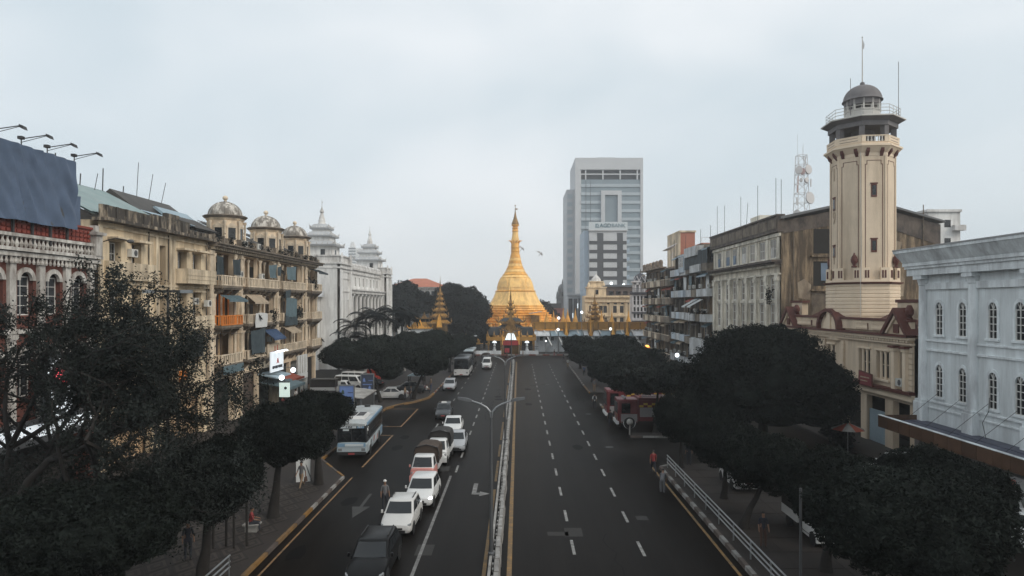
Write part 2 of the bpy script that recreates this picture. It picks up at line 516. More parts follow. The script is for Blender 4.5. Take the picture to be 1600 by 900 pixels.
# ================================================================ left side buildings (local x = along street, -y = towards the street)
HP = math.pi / 2
mat('frame_white', (0.62, 0.61, 0.58), 0.6, 0.15, 1)
mat('frame_dark', (0.07, 0.05, 0.04), 0.6, 0.2, 1)
mat('cream', (0.76, 0.62, 0.43), 0.85, 0.13, 0.5, stain=(0.24, 0.18, 0.12), amount=0.45, streak=0.12, bump=0.1)
mat('cream_trim', (0.78, 0.65, 0.47), 0.85, 0.14, 0.6, stain=(0.17, 0.13, 0.09), amount=0.5, streak=0.2)
mat('cream_grime', (0.56, 0.46, 0.34), 0.9, 0.2, 0.8, stain=DK, amount=0.9, streak=0.3, sscale=1.4)
mat('old_cream', (0.77, 0.62, 0.45), 0.88, 0.16, 0.6, stain=(0.36, 0.28, 0.2), amount=0.3, streak=0.15, bump=0.15, sscale=0.9)
mat('old_trim', (0.74, 0.62, 0.47), 0.88, 0.18, 0.8, stain=(0.2,0.16,0.12), amount=0.35, streak=0.3, sscale=1.5)
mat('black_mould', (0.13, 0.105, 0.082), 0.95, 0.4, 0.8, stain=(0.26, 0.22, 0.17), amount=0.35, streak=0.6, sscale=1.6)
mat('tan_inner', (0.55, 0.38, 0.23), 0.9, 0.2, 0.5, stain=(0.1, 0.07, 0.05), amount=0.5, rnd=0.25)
mat('tin_green', (0.20, 0.27, 0.27), 0.6, 0.15, 0.4, stain=(0.27, 0.31, 0.31), amount=0.4, streak=1)
mat('tin_blue', (0.27, 0.35, 0.40), 0.55, 0.15, 0.4)
mat('tin_dark', (0.06, 0.055, 0.05), 0.7, 0.3, 0.6)
mat('ac_white', (0.55, 0.54, 0.5), 0.6, 0.1, 1, rnd=0.15)
mat('tarp_dark', (0.035, 0.05, 0.058), 0.75, 0.25, 1.5, rnd=0.3)
mat('tarp_blue', (0.085, 0.12, 0.185), 0.7, 0.22, 0.5, bump=0.0)
mat('awning_navy', (0.04, 0.075, 0.15), 0.75, 0.2, 1)
mat('awning_slate', (0.10, 0.15, 0.17), 0.7, 0.2, 1)
mat('awning_tan', (0.42, 0.34, 0.25), 0.8, 0.2, 1)
mat('orange_paint', (0.62, 0.20, 0.035), 0.6, 0.2, 1)
mat('sheet_white', (0.62, 0.63, 0.62), 0.7, 0.1, 1)
mat('brick_red', (0.12, 0.042, 0.03), 0.85, 0.2, 1.2, fine=0.25)
mat('white_stucco', (0.62, 0.60, 0.56), 0.8, 0.15, 0.8, stain=(0.15, 0.12, 0.1), amount=0.5, streak=0.3, sscale=1.5)
mat('red_lattice', (0.22, 0.05, 0.035), 0.8, 0.2, 1)
mat('lit_white', (0.8, 0.85, 0.9), 0.5, 0, emit=(0.86, 0.94, 1.0), power=0.3)
mat('lit_red', (0.8, 0.1, 0.1), 0.5, 0, emit=(1.0, 0.10, 0.14), power=1.6)
mat('lit_lamp', (0.9, 0.95, 1), 0.5, 0, emit=(0.88, 0.96, 1.0), power=1.8)
mat('lit_green', (0.8, 0.9, 0.85), 0.5, 0, emit=(0.72, 0.95, 0.88), power=0.3)
mat('lit_amber', (0.8, 0.5, 0.2), 0.5, 0, emit=(1.0, 0.42, 0.07), power=2.0)
mat('sign_black', (0.03, 0.034, 0.038), 0.5, 0.2)
mat('ink', (0.03, 0.03, 0.04), 0.6, 0.1)
mat('ink_red', (0.4, 0.06, 0.05), 0.6, 0.1)
mat('shop_red', (0.3, 0.07, 0.04), 0.7, 0.2)
mat('wire', (0.04, 0.04, 0.04), 0.6, 0)

ac_me = MB().box(-.42, .42, -.34, 0, -.3, .3).mesh('air_conditioner', 'ac_white')
fan_me = MB().lathe([(.23, -.02), (.23, 0), (.05, .015)], 16).mesh('fan', 'steel_dark')
def ac(x, y, z, par, rz=0.0):
    o = put(ac_me, 'air_conditioner', par, (x, y, z), rz)
    put(fan_me, 'fan', o, (.12, -.345, 0), rot=(R(90), 0, 0))
    return o
def dish(x, y, z, par, r=.45, tilt=35, turn=0, m='steel_dark', name='satellite_dish'):
    b = MB().lathe([(.02, 0), (r * .4, r * .05), (r * .75, r * .18), (r, r * .34), (r * .98, r * .36), (r * .7, r * .19), (.02, .03)], 16, cap=False)
    b.tube((0, 0, 0), (0, 0, r * .8), .02)
    b.tube((0, 0, 0), (0, .25, -r * .9), .03)
    return b.build(name, m, par, (x, y, z), smooth=True) if False else put(b.mesh(name, m, True), name, par, (x, y, z), rot=(R(90 - tilt), 0, R(turn)))
def awning(x0, x1, y, z, out, drop, m, par, fr='steel_dark'):
    b = MB().prism([(y, z), (y, z + .04), (y - out, z - drop + .04), (y - out, z - drop), ], 'x', x0, x1)
    b.box(x0, x1, y - out - .012, y - out + .012, z - drop - .16, z - drop + .035)
    a = b.build('awning', m, par)
    n = max(2, int((x1 - x0) / .3))
    f = MB()
    for k in range(n):
        x = x0 + (x1 - x0) * (k + .5) / n
        f.prism([(y, z + .045), (y, z + .065), (y - out, z - drop + .065), (y - out, z - drop + .045)], 'x', x - .03, x + .03)
    f.build('seam', m, a, kind='stuff')
    return a
def tarp(x0, x1, y, z0, z1, m, par, seed=0, name='tarp', sag=.08):
    rr = random.Random(seed); nx, nz = 9, 7
    vs = []; fs = []
    ph = rr.uniform(0, 6)
    for j in range(nz + 1):
        for k in range(nx + 1):
            u, v = k / nx, j / nz
            vs.append((x0 + (x1 - x0) * u + .05 * math.sin(5 * v + ph), y - .05 - sag * math.sin(9 * u + 2 * v + ph) * (1 - v * .6), z0 + (z1 - z0) * v - .1 * math.sin(3.1 * u + ph) * v))
    for j in range(nz):
        for k in range(nx):
            a = j * (nx + 1) + k
            fs.append((a, a + 1, a + nx + 2, a + nx + 1))
    return MB().add(vs, fs).build(name, m, par, smooth=True)
def leaf_tuft(par, x, y, z, w, h, n=260, seed=1, m='foliage', size=.13, name='plant'):
    rs = np.random.RandomState(seed)
    p = rs.normal(0, .38, (n, 3)) * np.array([w, w, h]) + np.array([0, 0, h * .4])
    return put(leaf_mesh(p, size, m, seed, name), name, par, (x, y, z))
def leaf_mesh(P, size, m, seed=0, name='crown', aspect=.5, core=None):
    rs = np.random.RandomState(seed + 99)
    n = len(P)
    a = rs.normal(size=(n, 3)); a /= np.linalg.norm(a, axis=1)[:, None]
    b = rs.normal(size=(n, 3)); b -= a * (a * b).sum(1)[:, None]; b /= np.linalg.norm(b, axis=1)[:, None]
    s = size * rs.uniform(.6, 1.35, (n, 1))
    q = np.stack([P - a * s, P + b * s * aspect, P + a * s, P - b * s * aspect], 1).reshape(-1, 3)
    ext_v = []; ext_f = []
    if core is not None:
        ext_v, ext_f = core
    nv = 4 * n + len(ext_v)
    me = bpy.data.meshes.new(name)
    fl = np.arange(4 * n, dtype=np.int32)
    me.vertices.add(nv)
    vv = np.concatenate([q, np.array(ext_v).reshape(-1, 3)]) if len(ext_v) else q
    me.vertices.foreach_set('co', vv.astype(np.float32).ravel())
    lv = fl
    st = np.arange(0, 4 * n, 4)
    if len(ext_v):
        ef = np.array(ext_f, dtype=np.int32) + 4 * n
        lv = np.concatenate([fl, ef.ravel()])
        st = np.arange(0, len(lv), 4)
    me.loops.add(len(lv))
    me.loops.foreach_set('vertex_index', lv.astype(np.int32))
    me.polygons.add(len(st))
    me.polygons.foreach_set('loop_start', st.astype(np.int32))
    me.update(calc_edges=True)
    me.materials.append(M[m])
    return me

# ---------------- 1. red brick building with white trim and billboard (Y 29..46.6)
t = thing('brick_building', 'red brick building with ornate white balustrade under a blue covered billboard', 'building', (-29, 29, 0), HP)
W1 = 17.6
holes = []
for k in range(7):
    x = .9 + k * 2.4
    holes += [(x, x + 1.3, 11.3, 13.9), (x, x + 1.3, 6.5, 9.3)]
wl = MB().wall(0, W1, 0, 16.0, holes + [(.5, W1 - .5, .2, 4.0)], 0, .4)
wl.box(0, W1, .4, 14, 0, .1).box(W1 - .3, W1 - .01, .4, 14, 0, 15.9).box(0, W1, .45, 13.9, 15.6, 15.95)
wl.build('wall', 'brick_red', t)
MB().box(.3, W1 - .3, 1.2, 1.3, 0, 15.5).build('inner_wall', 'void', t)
# bricks courses in relief on the upper wall
for k in range(8):
    x = .05 + k * 2.4
    p = MB().box(x, x + .5, -.22, 0, 4.6, 14.3).box(x - .08, x + .58, -.3, 0, 14.3, 14.62).box(x - .08, x + .58, -.3, 0, 9.9, 10.2)
    p.build('pilaster', 'white_stucco', t)
for k in range(7):
    x = .9 + k * 2.4
    for c0, z0 in ((11.3, 13.9), (6.5, 9.3)):
        a = MB()
        pts = [(x + .65 + (.78) * math.cos(q), z0 - .55 + .78 * math.sin(q)) for q in [math.pi * j / 10 for j in range(11)]]
        pin = [(x + .65 + (.5) * math.cos(q), z0 - .55 + .5 * math.sin(q)) for q in [math.pi * j / 10 for j in range(11)]]
        for j in range(10):
            a.prism([pts[j], pts[j + 1], pin[j + 1], pin[j]], 'y', -.1, .1)
        a.build('arch', 'white_stucco', t)
    window(t, x, x + 1.3, 11.3, 13.6, .3, nx=2, nz=4)
    window(t, x, x + 1.3, 6.5, 9.0, .3, nx=2, nz=4)
b = MB().box(-.1, W1 + .12, -.45, 0, 14.7, 14.95).box(-.1, W1 + .12, -.6, 0, 15.0, 15.2).box(-.1, W1 + .1, -.3, 0, 10.25, 10.5).box(-.1, W1 + .1, -.3, 0, 4.2, 4.55)
b.build('cornice', 'white_stucco', t)
b = MB()
for k in range(int(W1 / .36)):
    b.lathe([(.05, 14.28), (.1, 14.4), (.05, 14.55), (.08, 14.69)], 6, .2 + k * .36, -.34)
    b.lathe([(.05, 15.21), (.13, 15.42), (.05, 15.66), (.09, 15.8)], 6, .2 + k * .36, -.4)
b.build('baluster', 'white_stucco', t, kind='stuff')
MB().box(-.1, W1 + .1, -.55, -.2, 15.81, 16.0).build('coping', 'white_stucco', t)
b = MB()
for k in range(44):
    for j in range(3):
        b.box(.1 + k * .4, .1 + k * .4 + .27, -.31, -.2, 16.1 + j * .28, 16.1 + j * .28 + .17)
b.box(0, W1, -.2, -.12, 16.01, 16.95).box(0, W1, -.34, -.1, 16.951, 17.1)
b.build('lattice_parapet', 'red_lattice', t, kind='stuff')
f = MB().box(W1 - .75, W1 - .05, -.65, .05, 15.2, 16.6).frus((W1 - .9, W1 + .1, -.8, .2), 16.6, (W1 - .95, W1 + .15, -.85, .25), 16.8).box(W1 - .6, W1 - .2, -.5, -.1, 16.8, 17.25)
f.build('corner_post', 'white_stucco', t)
MB().box(.2, W1, -.2, .6, 4.6, 4.75).build('ledge', 'white_stucco', t)
# shop signs of the ground floor
o = thing('shop_sign', 'long white lit shop fascia glowing behind the open leafy tree', 'sign', (-28.2, 36.2, 3.9), HP)
MB().box(0, 8.6, -.2, 0, .3, 1.05).build('light_box', 'lit_white', o)
MB().box(-.06, 8.66, -.22, .02, -.1, .295).box(-.06, 8.66, -.22, .02, 1.055, 1.35).build('frame', 'steel_dark', o)
o = thing('neon_sign', 'oval ring of white bulbs round a red letter seen through the tree', 'sign', (-27.6, 41.1, 7.0), HP)
ringp = MB()
for k in range(34):
    a = 2 * math.pi * k / 34
    ringp.ball((1.25 * math.cos(a), -.06, 1.75 * math.sin(a)), .085, 6, 4)
for k in range(18):
    a = math.pi + math.pi * k / 17
    ringp.ball((.75 * math.cos(a), -.06, -.1 + 1.2 * math.sin(a)), .08, 6, 4)
ringp.build('bulb', 'lit_white', o, kind='stuff')
MB().box(-1.5, 1.5, 0, .1, -2, 2).build('backboard', 'sign_black', o)
MB().prism([(-.35, .2), (-.05, .2), (-.05, .6), (.2, .2), (.5, .2), (.15, .75), (.4, 1.15), (-.35, 1.15)], 'y', -.1, 0).build('letter', 'lit_red', o)
MB().tube((0, .1, -1), (0, 1.4, -1), .06).tube((0, .1, 1), (0, 1.4, 1), .06).build('bracket', 'steel_dark', o)
# billboard
bbd = thing('billboard', 'large rooftop billboard wrapped in wrinkled blue tarpaulin', 'billboard', (-28.4, 30.5, 16.7), HP)
rr = random.Random(5)
nx, nz_ = 90, 40
vs = []; fs = []
cre = [(rr.uniform(0, 13), rr.uniform(.3, .9), rr.uniform(.015, .05), rr.uniform(0, 6), rr.uniform(2.5, 7)) for _ in range(16)]
for j in range(nz_ + 1):
    for k in range(nx + 1):
        u, v = 13.2 * k / nx, 4.35 * j / nz_
        e = 0
        for c, s, am, ph, fr in cre:
            d = u - c - (v - 2) * s * .9
            e += am * math.exp(-d * d / .5) * math.sin(fr * (u + v * 0.55) + ph)
        e += .035 * max(0, 1 - (13.2 - u) / 4) * math.sin((u * 4.4 + v * 2.2)) * (1 - (v / 4.35 - .5) ** 2)
        vs.append((u, -.12 - e * 2.4, v + .04 * math.sin(u * 1.7) * (1 - v / 4.35)))
for j in range(nz_):
    for k in range(nx):
        a = j * (nx + 1) + k
        fs.append((a, a + 1, a + nx + 2, a + nx + 1))
MB().add(vs, fs).build('tarpaulin', 'tarp_blue', bbd, smooth=True)
MB().box(.05, 13.15, .0, .12, .05, 4.3).build('panel', 'steel_dark', bbd)
for k in range(9):
    MB().box(.3 + k * 1.55, .42 + k * 1.55, .13, .25, -1.2, 4.2).tube((.36 + k * 1.55, .2, 3.2), (.36 + k * 1.55, 3.2, -.6), .06).build('support', 'iron', bbd)
tarp(13.25, 14.9, .75, -.1, 2.3, 'tarp_blue', bbd, 4, 'side_tarpaulin', .02)
for k in range(5):
    x = 3.3 + (0, 3.1, 5.2, 7.35, 9.85)[k] * 1.0
    f = MB().tube((x, 0, 4.35), (x, 0, 4.75), .035).tube((x, 0, 4.7), (x + .1, -1.5, 4.95), .03).tube((x, 0, 4.5), (x + .1, -1.5, 4.92), .02).box(x - .12, x + .15, -.1, .15, 4.68, 4.85)
    f = f.build('floodlight', 'iron', bbd)
    MB().prism([(-1.45, 4.98), (-1.65, 4.88), (-1.72, 4.68), (-1.5, 4.8)], 'x', x - .1, x + .22).build('lamp_head', 'iron', f)

# ---------------- 2. yellow three-storey building (Y 47.1..63.6)
t = thing('cream_building', 'plain cream building with flat window hoods and a stained parapet', 'building', (-29, 47.1, 0), HP)
W2 = 16.6
wins = [(1.3, 2.75), (4.1, 5.4), (11.0, 12.6), (13.7, 15.3)]
holes = [(8.1, 9.05, 13.4, 16.7), (8.1, 9.05, 9.2, 12.6), (8.1, 9.05, 5.6, 8.4)]
for a, b_ in wins:
    holes += [(a, b_, 14.0, 16.45), (a, b_, 10.2, 12.95), (a, b_, 6.5, 9.1)]
holes += [(1, 7, 0.1, 4.1), (9.8, 15.8, .1, 4.1)]
wl = MB().wall(0, W2, 0, 17.9, holes, 0, .55)
wl.box(.01, .3, .55, 15, 0, 17.8).box(W2 - .3, W2, .55, 15, 0, 17.8).box(.3, W2 - .3, .6, 15, 17.5, 17.8)
wl.build('wall', 'cream', t)
MB().box(.3, W2 - .3, .9, 1.0, 0, 17.4).build('inner_wall', 'tan_inner', t)
for a, b_ in wins:
    for z0, z1 in ((14.0, 16.4), (10.2, 12.9), (6.5, 9.05)):
        window(t, a + .1, b_ - .1 - .4 * (a > 4), z0, z1, .42, nx=3, nz=3)
    MB().box(a - .25, b_ + .3, -.75, 0, 16.55, 16.72).build('hood', 'cream_trim', t)
    MB().box(a - .2, b_ + .25, -.35, 0, 13.0, 13.12).build('hood', 'cream_trim', t)
for x0, x1, z0, z1, d in ((.7, 6.9, 13.7, 15.0, .35), (10.6, 16.0, 13.7, 14.95, 1.1), (10.5, 15.8, 9.75, 10.9, 1.0), (.7, 6.9, 9.75, 10.9, .8)):
    bc = MB().box(x0, x1, -d, 0, z0, z0 + .2).box(x0, x1, -d, -d + .15, z0 + .2, z1).box(x0, x0 + .15, -d + .15, 0, z0 + .2, z1).box(x1 - .15, x1, -d + .15, 0, z0 + .2, z1)
    for q in (.35, .7):
        bc.box(x0 - .03, x1 + .03, -d - .03, -d + .1, z0 + q, z0 + q + .07)
    bc.build('balcony', 'cream_trim', t)
for z in (17.3, 13.35):
    MB().box(-.02, W2 + .02, -.12, 0, z, z + .14).build('moulding', 'cream_trim', t)
for x in (.0, 7.3, 9.5, 10.0):
    MB().box(x, x + .35, -.14, 0, 4.5, 17.3).build('pilaster', 'cream_trim', t)
MB().box(-.25, W2 + .1, -.85, .3, 17.72, 17.95).build('cornice', 'cream_grime', t)
pp = MB().box(-.2, 6.5, -.4, -.15, 17.96, 18.85).box(6.5, 12.3, -.42, -.13, 17.96, 19.0).box(8.3, 10.4, -.44, -.11, 19.0, 19.35).box(12.3, W2, -.4, -.15, 17.96, 18.4)
for k in range(14):
    pp.box(.2 + k * 1.18, .45 + k * 1.18, -.5, -.1, 17.96, 18.35 + .5 * (k < 10))
pp.build('parapet', 'cream_grime', t)
# roof: corrugated
def corrugated(par, pts, n, m, name='roof', th=.05):   # pts: eave a,b ridge c,d
    a, b, c, d = [Vector(p) for p in pts]
    mb = MB(); vs = []; fs = []
    for k in range(n + 1):
        u = k / n; off = Vector((0, 0, th * (k % 2)))
        vs += [a.lerp(b, u) + off, d.lerp(c, u) + off]
    for k in range(n):
        fs.append((2 * k, 2 * k + 2, 2 * k + 3, 2 * k + 1))
    vs2 = [Vector(p) - Vector((0, 0, .12)) for p in (a, b, c, d)]
    mb.add(vs, fs); mb.add(vs2, [(0, 1, 2, 3)])
    return mb.build(name, m, par)
corrugated(t, [(-.4, .2, 18.3), (11.5, .2, 18.3), (11.5, 6.5, 21.6), (-.4, 6.5, 21.6)], 60, 'tin_green')
corrugated(t, [(11.6, .3, 18.2), (W2 - .1, .3, 18.2), (W2 - .1, 5.5, 20.6), (11.6, 5.5, 20.6)], 26, 'tin_blue')
MB().prism([(.3, 18.1), (6.5, 21.5), (14, 18.1)], 'x', -.3, -.1).build('gable', 'tin_dark', t)
MB().prism([(.4, 18.1), (5.5, 20.5), (14, 18.1)], 'x', W2 - .3, W2 - .15).build('gable', 'tin_dark', t)
for k in range(5):
    MB().tube((2 + 3 * k, 6.4, 21.4), (2.1 + 3 * k, 6.4, 22.5 + (k % 2)), .05).build('roof_pipe', 'iron', t)
ac(3.9, -.02, 15.75, t)
ac(14.4, .3, 12.2, t); ac(15.6, -.3, 12.0, t)
for x in (6.3, 9.3, 16.2):
    MB().tube((x, -.1, 5), (x, -.1, 17.6), .05).build('drain_pipe', 'cream_grime', t)
MB().box(13.2, 15.4, -.18, -.05, 7.2, 9.1).build('sign_board', 'sign_black', t)
for k, z in enumerate((8.6, 8.2, 7.85)):
    MB().box(13.6 + .2 * k, 15.0 - .2 * k, -.19, -.181, z, z + .1).build('lettering', 'sheet_white', t)
MB().box(11.2, 12.4, -.12, -.02, 5.2, 6.2).build('sign_board', 'orange_paint', t)
o = thing('wall_lamp', 'small bracket street lamp jutting from the cream building corner', 'street lamp', (-29, 47.6, 16.3), 0)
MB().path([(0, 0, 0), (.9, 0, .25), (1.7, 0, .1)], [.04] * 3).build('arm', 'iron', o)
MB().ball((1.95, 0, .02), .25, 8, 5, .55).build('lamp_head', 'steel_dark', o)

# ---------------- 3. long colonial building with three domes (Y 63.8..97.6)
t = thing('domed_building', 'weathered tan colonial block with three domed turrets and balconies', 'building', (-29, 63.8, 0), HP)
W3 = 33.8
bays = [(1.0, 5.4), (7.8, 12.0), (12.5, 16.6), (18.5, 22.6), (23.1, 26.9), (29.3, 33.4)]
slots = [(5.95, 6.95), (27.4, 28.3), (17.0, 17.7)]
fl = [(13.7, 16.95), (9.85, 13.05), (6.1, 9.25)]
holes = []
for z0, z1 in fl:
    holes += [(a, b_, z0, z1) for a, b_ in bays] + [(a, b_, z0 + .6, z1 - .1) for a, b_ in slots]
holes += [(a, b_, .1, 4.6) for a, b_ in bays]
wl = MB().wall(0, W3, 0, 17.6, holes, 0, .4)
wl.box(0, .3, .4, 14, 0, 17.5).box(W3 - .3, W3, .4, 14, 0, 17.5).box(.3, W3 - .3, .4, 14, 17.3, 17.55)
for z0, z1 in fl + [(.2, 4.6)]:
    wl.box(.3, W3 - .3, .45, 1.29, z1 + .02, z1 + .2)
wl.build('wall', 'old_cream', t)
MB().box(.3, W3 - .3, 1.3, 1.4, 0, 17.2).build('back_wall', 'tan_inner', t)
door_me = MB().box(0, .95, 0, .05, 0, 2.4).mesh('door', 'frame_dark')
dor_me2 = MB().box(0, .95, 0, .05, 0, 2.4).mesh('door', 'void')
rr = random.Random(11)
col_me = MB().lathe([(.2, 0), (.2, .12), (.13, .18), (.115, 2.6), (.19, 2.72), (.22, 2.95)], 10).mesh('column', 'old_trim', True)
mull = MB().box(-.05, .05, 0, .08, 0, 3.1).mesh('mullion', 'frame_dark')
bal = {}
def balcony(x0, x1, z, out=.95, m='old_trim', gap=.42):
    w = round(x1 - x0, 2)
    if (w, out, m, gap) not in bal:
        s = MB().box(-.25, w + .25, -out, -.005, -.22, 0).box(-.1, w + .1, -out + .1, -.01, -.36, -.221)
        for q in range(3):
            xx = .2 + q * (w - .5) / 2
            s.prism([(-.01, -.37), (-.01, -1.1), (-.2, -.95), (-out + .25, -.5), (-out + .15, -.37)], 'x', xx, xx + .16)
        p = MB().box(-.22, w + .22, -out + .02, -out + .14, .88, 1.0).box(-.22, w + .22, -out + .03, -out + .13, .02, .12)
        for q in (-.22, w / 3 - .05, w * 2 / 3 - .05, w + .1):
            p.box(q, q + .12, -out + .01, -out + .15, .121, .879)
        p.box(-.22, -.1, -out + .141, -.01, .88, 1.0).box(w + .1, w + .22, -out + .141, -.01, .88, 1.0)
        g = MB()
        nn = int(w / gap)
        for q in range(nn):
            g.box(.05 + q * w / nn, .05 + q * w / nn + gap * .45, -out + .05, -out + .11, .121, .879)
        for q in range(2):
            for xx in (-.2, w + .12):
                g.box(xx, xx + .08, -out + .3 + q * .3, -out + .42 + q * .3, .05, .879)
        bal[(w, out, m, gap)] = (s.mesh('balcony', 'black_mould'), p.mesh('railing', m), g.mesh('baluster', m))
    s, p, g = bal[(w, out, m, gap)]
    o = put(s, 'balcony', t, (x0, 0, z)); put(p, 'railing', o); put(g, 'baluster', o, kind='stuff')
    return o
for fi, (z0, z1) in enumerate(fl):
    for bi, (a, b_) in enumerate(bays):
        w = b_ - a
        special = (fi, bi)
        balcony(a, b_, z0, 1.0 if bi in (0, 5) else .8, 'orange_paint' if special == (1, 0) else 'old_trim')
        for q in range(2):
            put(rr.choice([door_me, dor_me2]), 'door', t, (a + w * (.12 + .48 * q) + rr.uniform(0, .3), 1.24, z0))
        n = rr.choice([2, 3])
        for q in range(1, n):
            put(mull, 'mullion', t, (a + w * q / n, .2 if rr.random() < .6 else .5, z0 + .02))
        if rr.random() < .8:
            put(col_me, 'column', t, (a + w * .5, -.02 + .2, z0 + .05))
        put(col_me, 'column', t, (a - .12, -.2, z0 + .1)); put(col_me, 'column', t, (b_ + .12, -.2, z0 + .1))
    for a, b_ in slots:
        MB().box(a + .05, b_ - .05, .3, .36, z0 + .65, z1 - .15).build('shutter', 'tan_inner', t)
        MB().box(a - .15, b_ + .15, -.14, 0, z0 + .45, z0 + .6).build('sill', 'old_trim', t)
    if fi < 2:
        MB().box(0, W3, -.14, 0, z0 - .55, z0 - .36).build('string_course', 'old_trim', t)
for a, b_ in ((0.0, .75), (7.1, 7.55), (17.75, 18.2), (26.95, 27.3), (28.5, 29.0), (5.5, 5.9)):
    MB().box(a, b_, -.22, 0, .2, 16.6).box(a - .08, b_ + .08, -.3, 0, 16.6, 17.0).box(a - .06, b_ + .06, -.27, 0, 12.6, 12.9).box(a - .06, b_ + .06, -.27, 0, 8.8, 9.05).build('pilaster', 'old_trim', t)
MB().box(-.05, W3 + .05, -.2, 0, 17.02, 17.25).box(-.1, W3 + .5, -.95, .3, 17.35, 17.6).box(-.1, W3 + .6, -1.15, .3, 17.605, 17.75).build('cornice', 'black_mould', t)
dn = MB()
for k in range(66):
    dn.box(.1 + k * .51, .34 + k * .51, -.55, -.01, 17.1, 17.34)
dn.build('dentil', 'old_trim', t, kind='stuff')
for k in range(17):
    x = k * 2.0
    MB().box(x, x + .35, -.6, -.2, 17.76, 18.5).build('parapet_post', 'black_mould', t)
    if k % 3 != 2:
        MB().box(x + .36, x + 1.99, -.5, -.3, 17.76, 18.25 + .1 * (k % 2)).build('parapet', 'black_mould', t)
rr = random.Random(21)
for k in range(13):
    leaf_tuft(t, 1 + k * 2.6 + rr.uniform(-.8, .8), -.5 - rr.uniform(0, .4), 17.75, .55, .4 + .5 * rr.random(), 130, k, 'foliage_dark', .1)
# turrets
for k, (x, rr_) in enumerate(((7.0, 1.62), (18.4, 1.62), (29.0, 1.6))):
    tu = MB().lathe([(1.95, 17.6), (1.95, 18.3), (1.75, 18.32), (1.75, 20.5), (1.85, 20.55), (1.9, 20.75)], 8, x, 1.4, R(22.5))
    tu = tu.build('turret', 'old_cream', t)
    MB().lathe([(2.02, 20.76), (2.2, 20.95), (2.02, 21.05), (1.7, 21.06)], 24, x, 1.4).build('ring_cornice', 'black_mould', tu)
    MB().lathe([(rr_ * math.cos(q), 21.06 + 1.42 * math.sin(q)) for q in [R(6 * j) for j in range(15)]] + [(.2, 22.5), (.16, 22.6)], 24, x, 1.4).build('dome', 'dome_worn' if 'dome_worn' in M else mat('dome_worn', (0.62, 0.58, 0.52), 0.9, 0.2, 1, stain=(0.1, 0.085, 0.07), amount=0.6, streak=0.35, sscale=2.2, sharp=0.06).name, tu, smooth=True)
    rb_ = MB()
    for j in range(8):
        a = R(45 * j + 22.5)
        rb_.path([(x + (rr_ + .02) * math.cos(R(q)) * math.cos(a), 1.4 + (rr_ + .02) * math.cos(R(q)) * math.sin(a), 21.06 + 1.44 * math.sin(R(q))) for q in range(0, 85, 12)], [.06] * 8, 4)
    rb_.build('dome_rib', 'dome_worn', tu)
    MB().lathe([(.14, 22.55), (.14, 22.7), (.26, 22.82), (.28, 22.95), (.2, 23.1), (.02, 23.18)], 12, x, 1.4).build('finial', 'old_trim', tu, smooth=True)
    for j in range(8):
        a = R(45 * j)
        cx, cy = x + 1.63 * math.cos(a), 1.4 + 1.63 * math.sin(a)
        if math.sin(a) > .8: continue
        wn_ = MB().box(-.38, .38, -.02, .05, 18.5, 19.7).build('turret_window', 'glass_dark', tu, (cx, cy, 0), a + HP)
        MB().box(-.5, -.385, -.06, .04, 18.4, 19.72).box(.385, .5, -.06, .04, 18.4, 19.72).box(-.55, .55, -.08, .04, 19.721, 19.85).prism([(-.6, 19.86), (.6, 19.86), (0, 20.25)], 'y', -.1, .04).build('window_surround', 'old_trim', wn_)
        a2 = a + R(22.5)
        MB().lathe([(.13, 18.3), (.11, 18.4), (.1, 20.1), (.17, 20.25), (.17, 20.45)], 8, x + 1.9 * math.cos(a2), 1.4 + 1.9 * math.sin(a2)).build('colonnette', 'old_trim', tu, smooth=True)
# attic roofs
for x0, x1, z0, z1, y0 in ((-.2, 4.6, 18.2, 20.7, 1.5), (9.2, 16, 18.0, 20.3, 1.4), (20.6, 26.6, 18.0, 20.2, 1.4), (31, 33.6, 17.9, 19.8, 1.0)):
    MB().wall(x0, x1, 17.6, z0 + .9, [(x0 + .6 + 1.5 * k, x0 + 1.4 + 1.5 * k, 17.9, z0 + .7) for k in range(int((x1 - x0 - .8) / 1.5))], y0, .5).box(x0, x1, y0 + .5, y0 + .55, 17.6, z0 + .9).build('attic_wall', 'black_mould', t)
    corrugated(t, [(x0 - .2, y0 - .6, z0 + .8), (x1 + .2, y0 - .6, z0 + .8), (x1, y0 + 4, z1 + .6), (x0, y0 + 4, z1 + .6)], 20, 'tin_dark')
corrugated(t, [(-4.5, 1.2, 19.2), (.2, 1.2, 19.2), (.2, 7, 21.2), (-4.5, 7, 21.2)], 20, 'tin_blue')
MB().prism([(2.6, 19.2), (6.2, 21.9), (9.5, 19.2)], 'x', -5.0, 5).build('roof_shed', 'tin_dark', t)
MB().prism([(1.2, 18.6), (4.2, 20.9), (4.4, 20.8), (1.5, 18.5)], 'x', -1.5, 4.5).build('roof_shed', 'tin_blue', t)
for k, (x, y, h, dx) in enumerate(((-3, 5, 2.2, .3), (-1, 5, 1.6, .7), (1.2, 5, 1.2, .8), (11, 4, 1, 0), (25, 4, 1.3, .1), (-7.5, 6, 1.6, .5))):
    MB().tube((x, y, 21.5 - .4 * (k > 2)), (x + dx, y, 22.4 + h - 1.2 * (k > 2)), .03).build('aerial', 'iron', t)
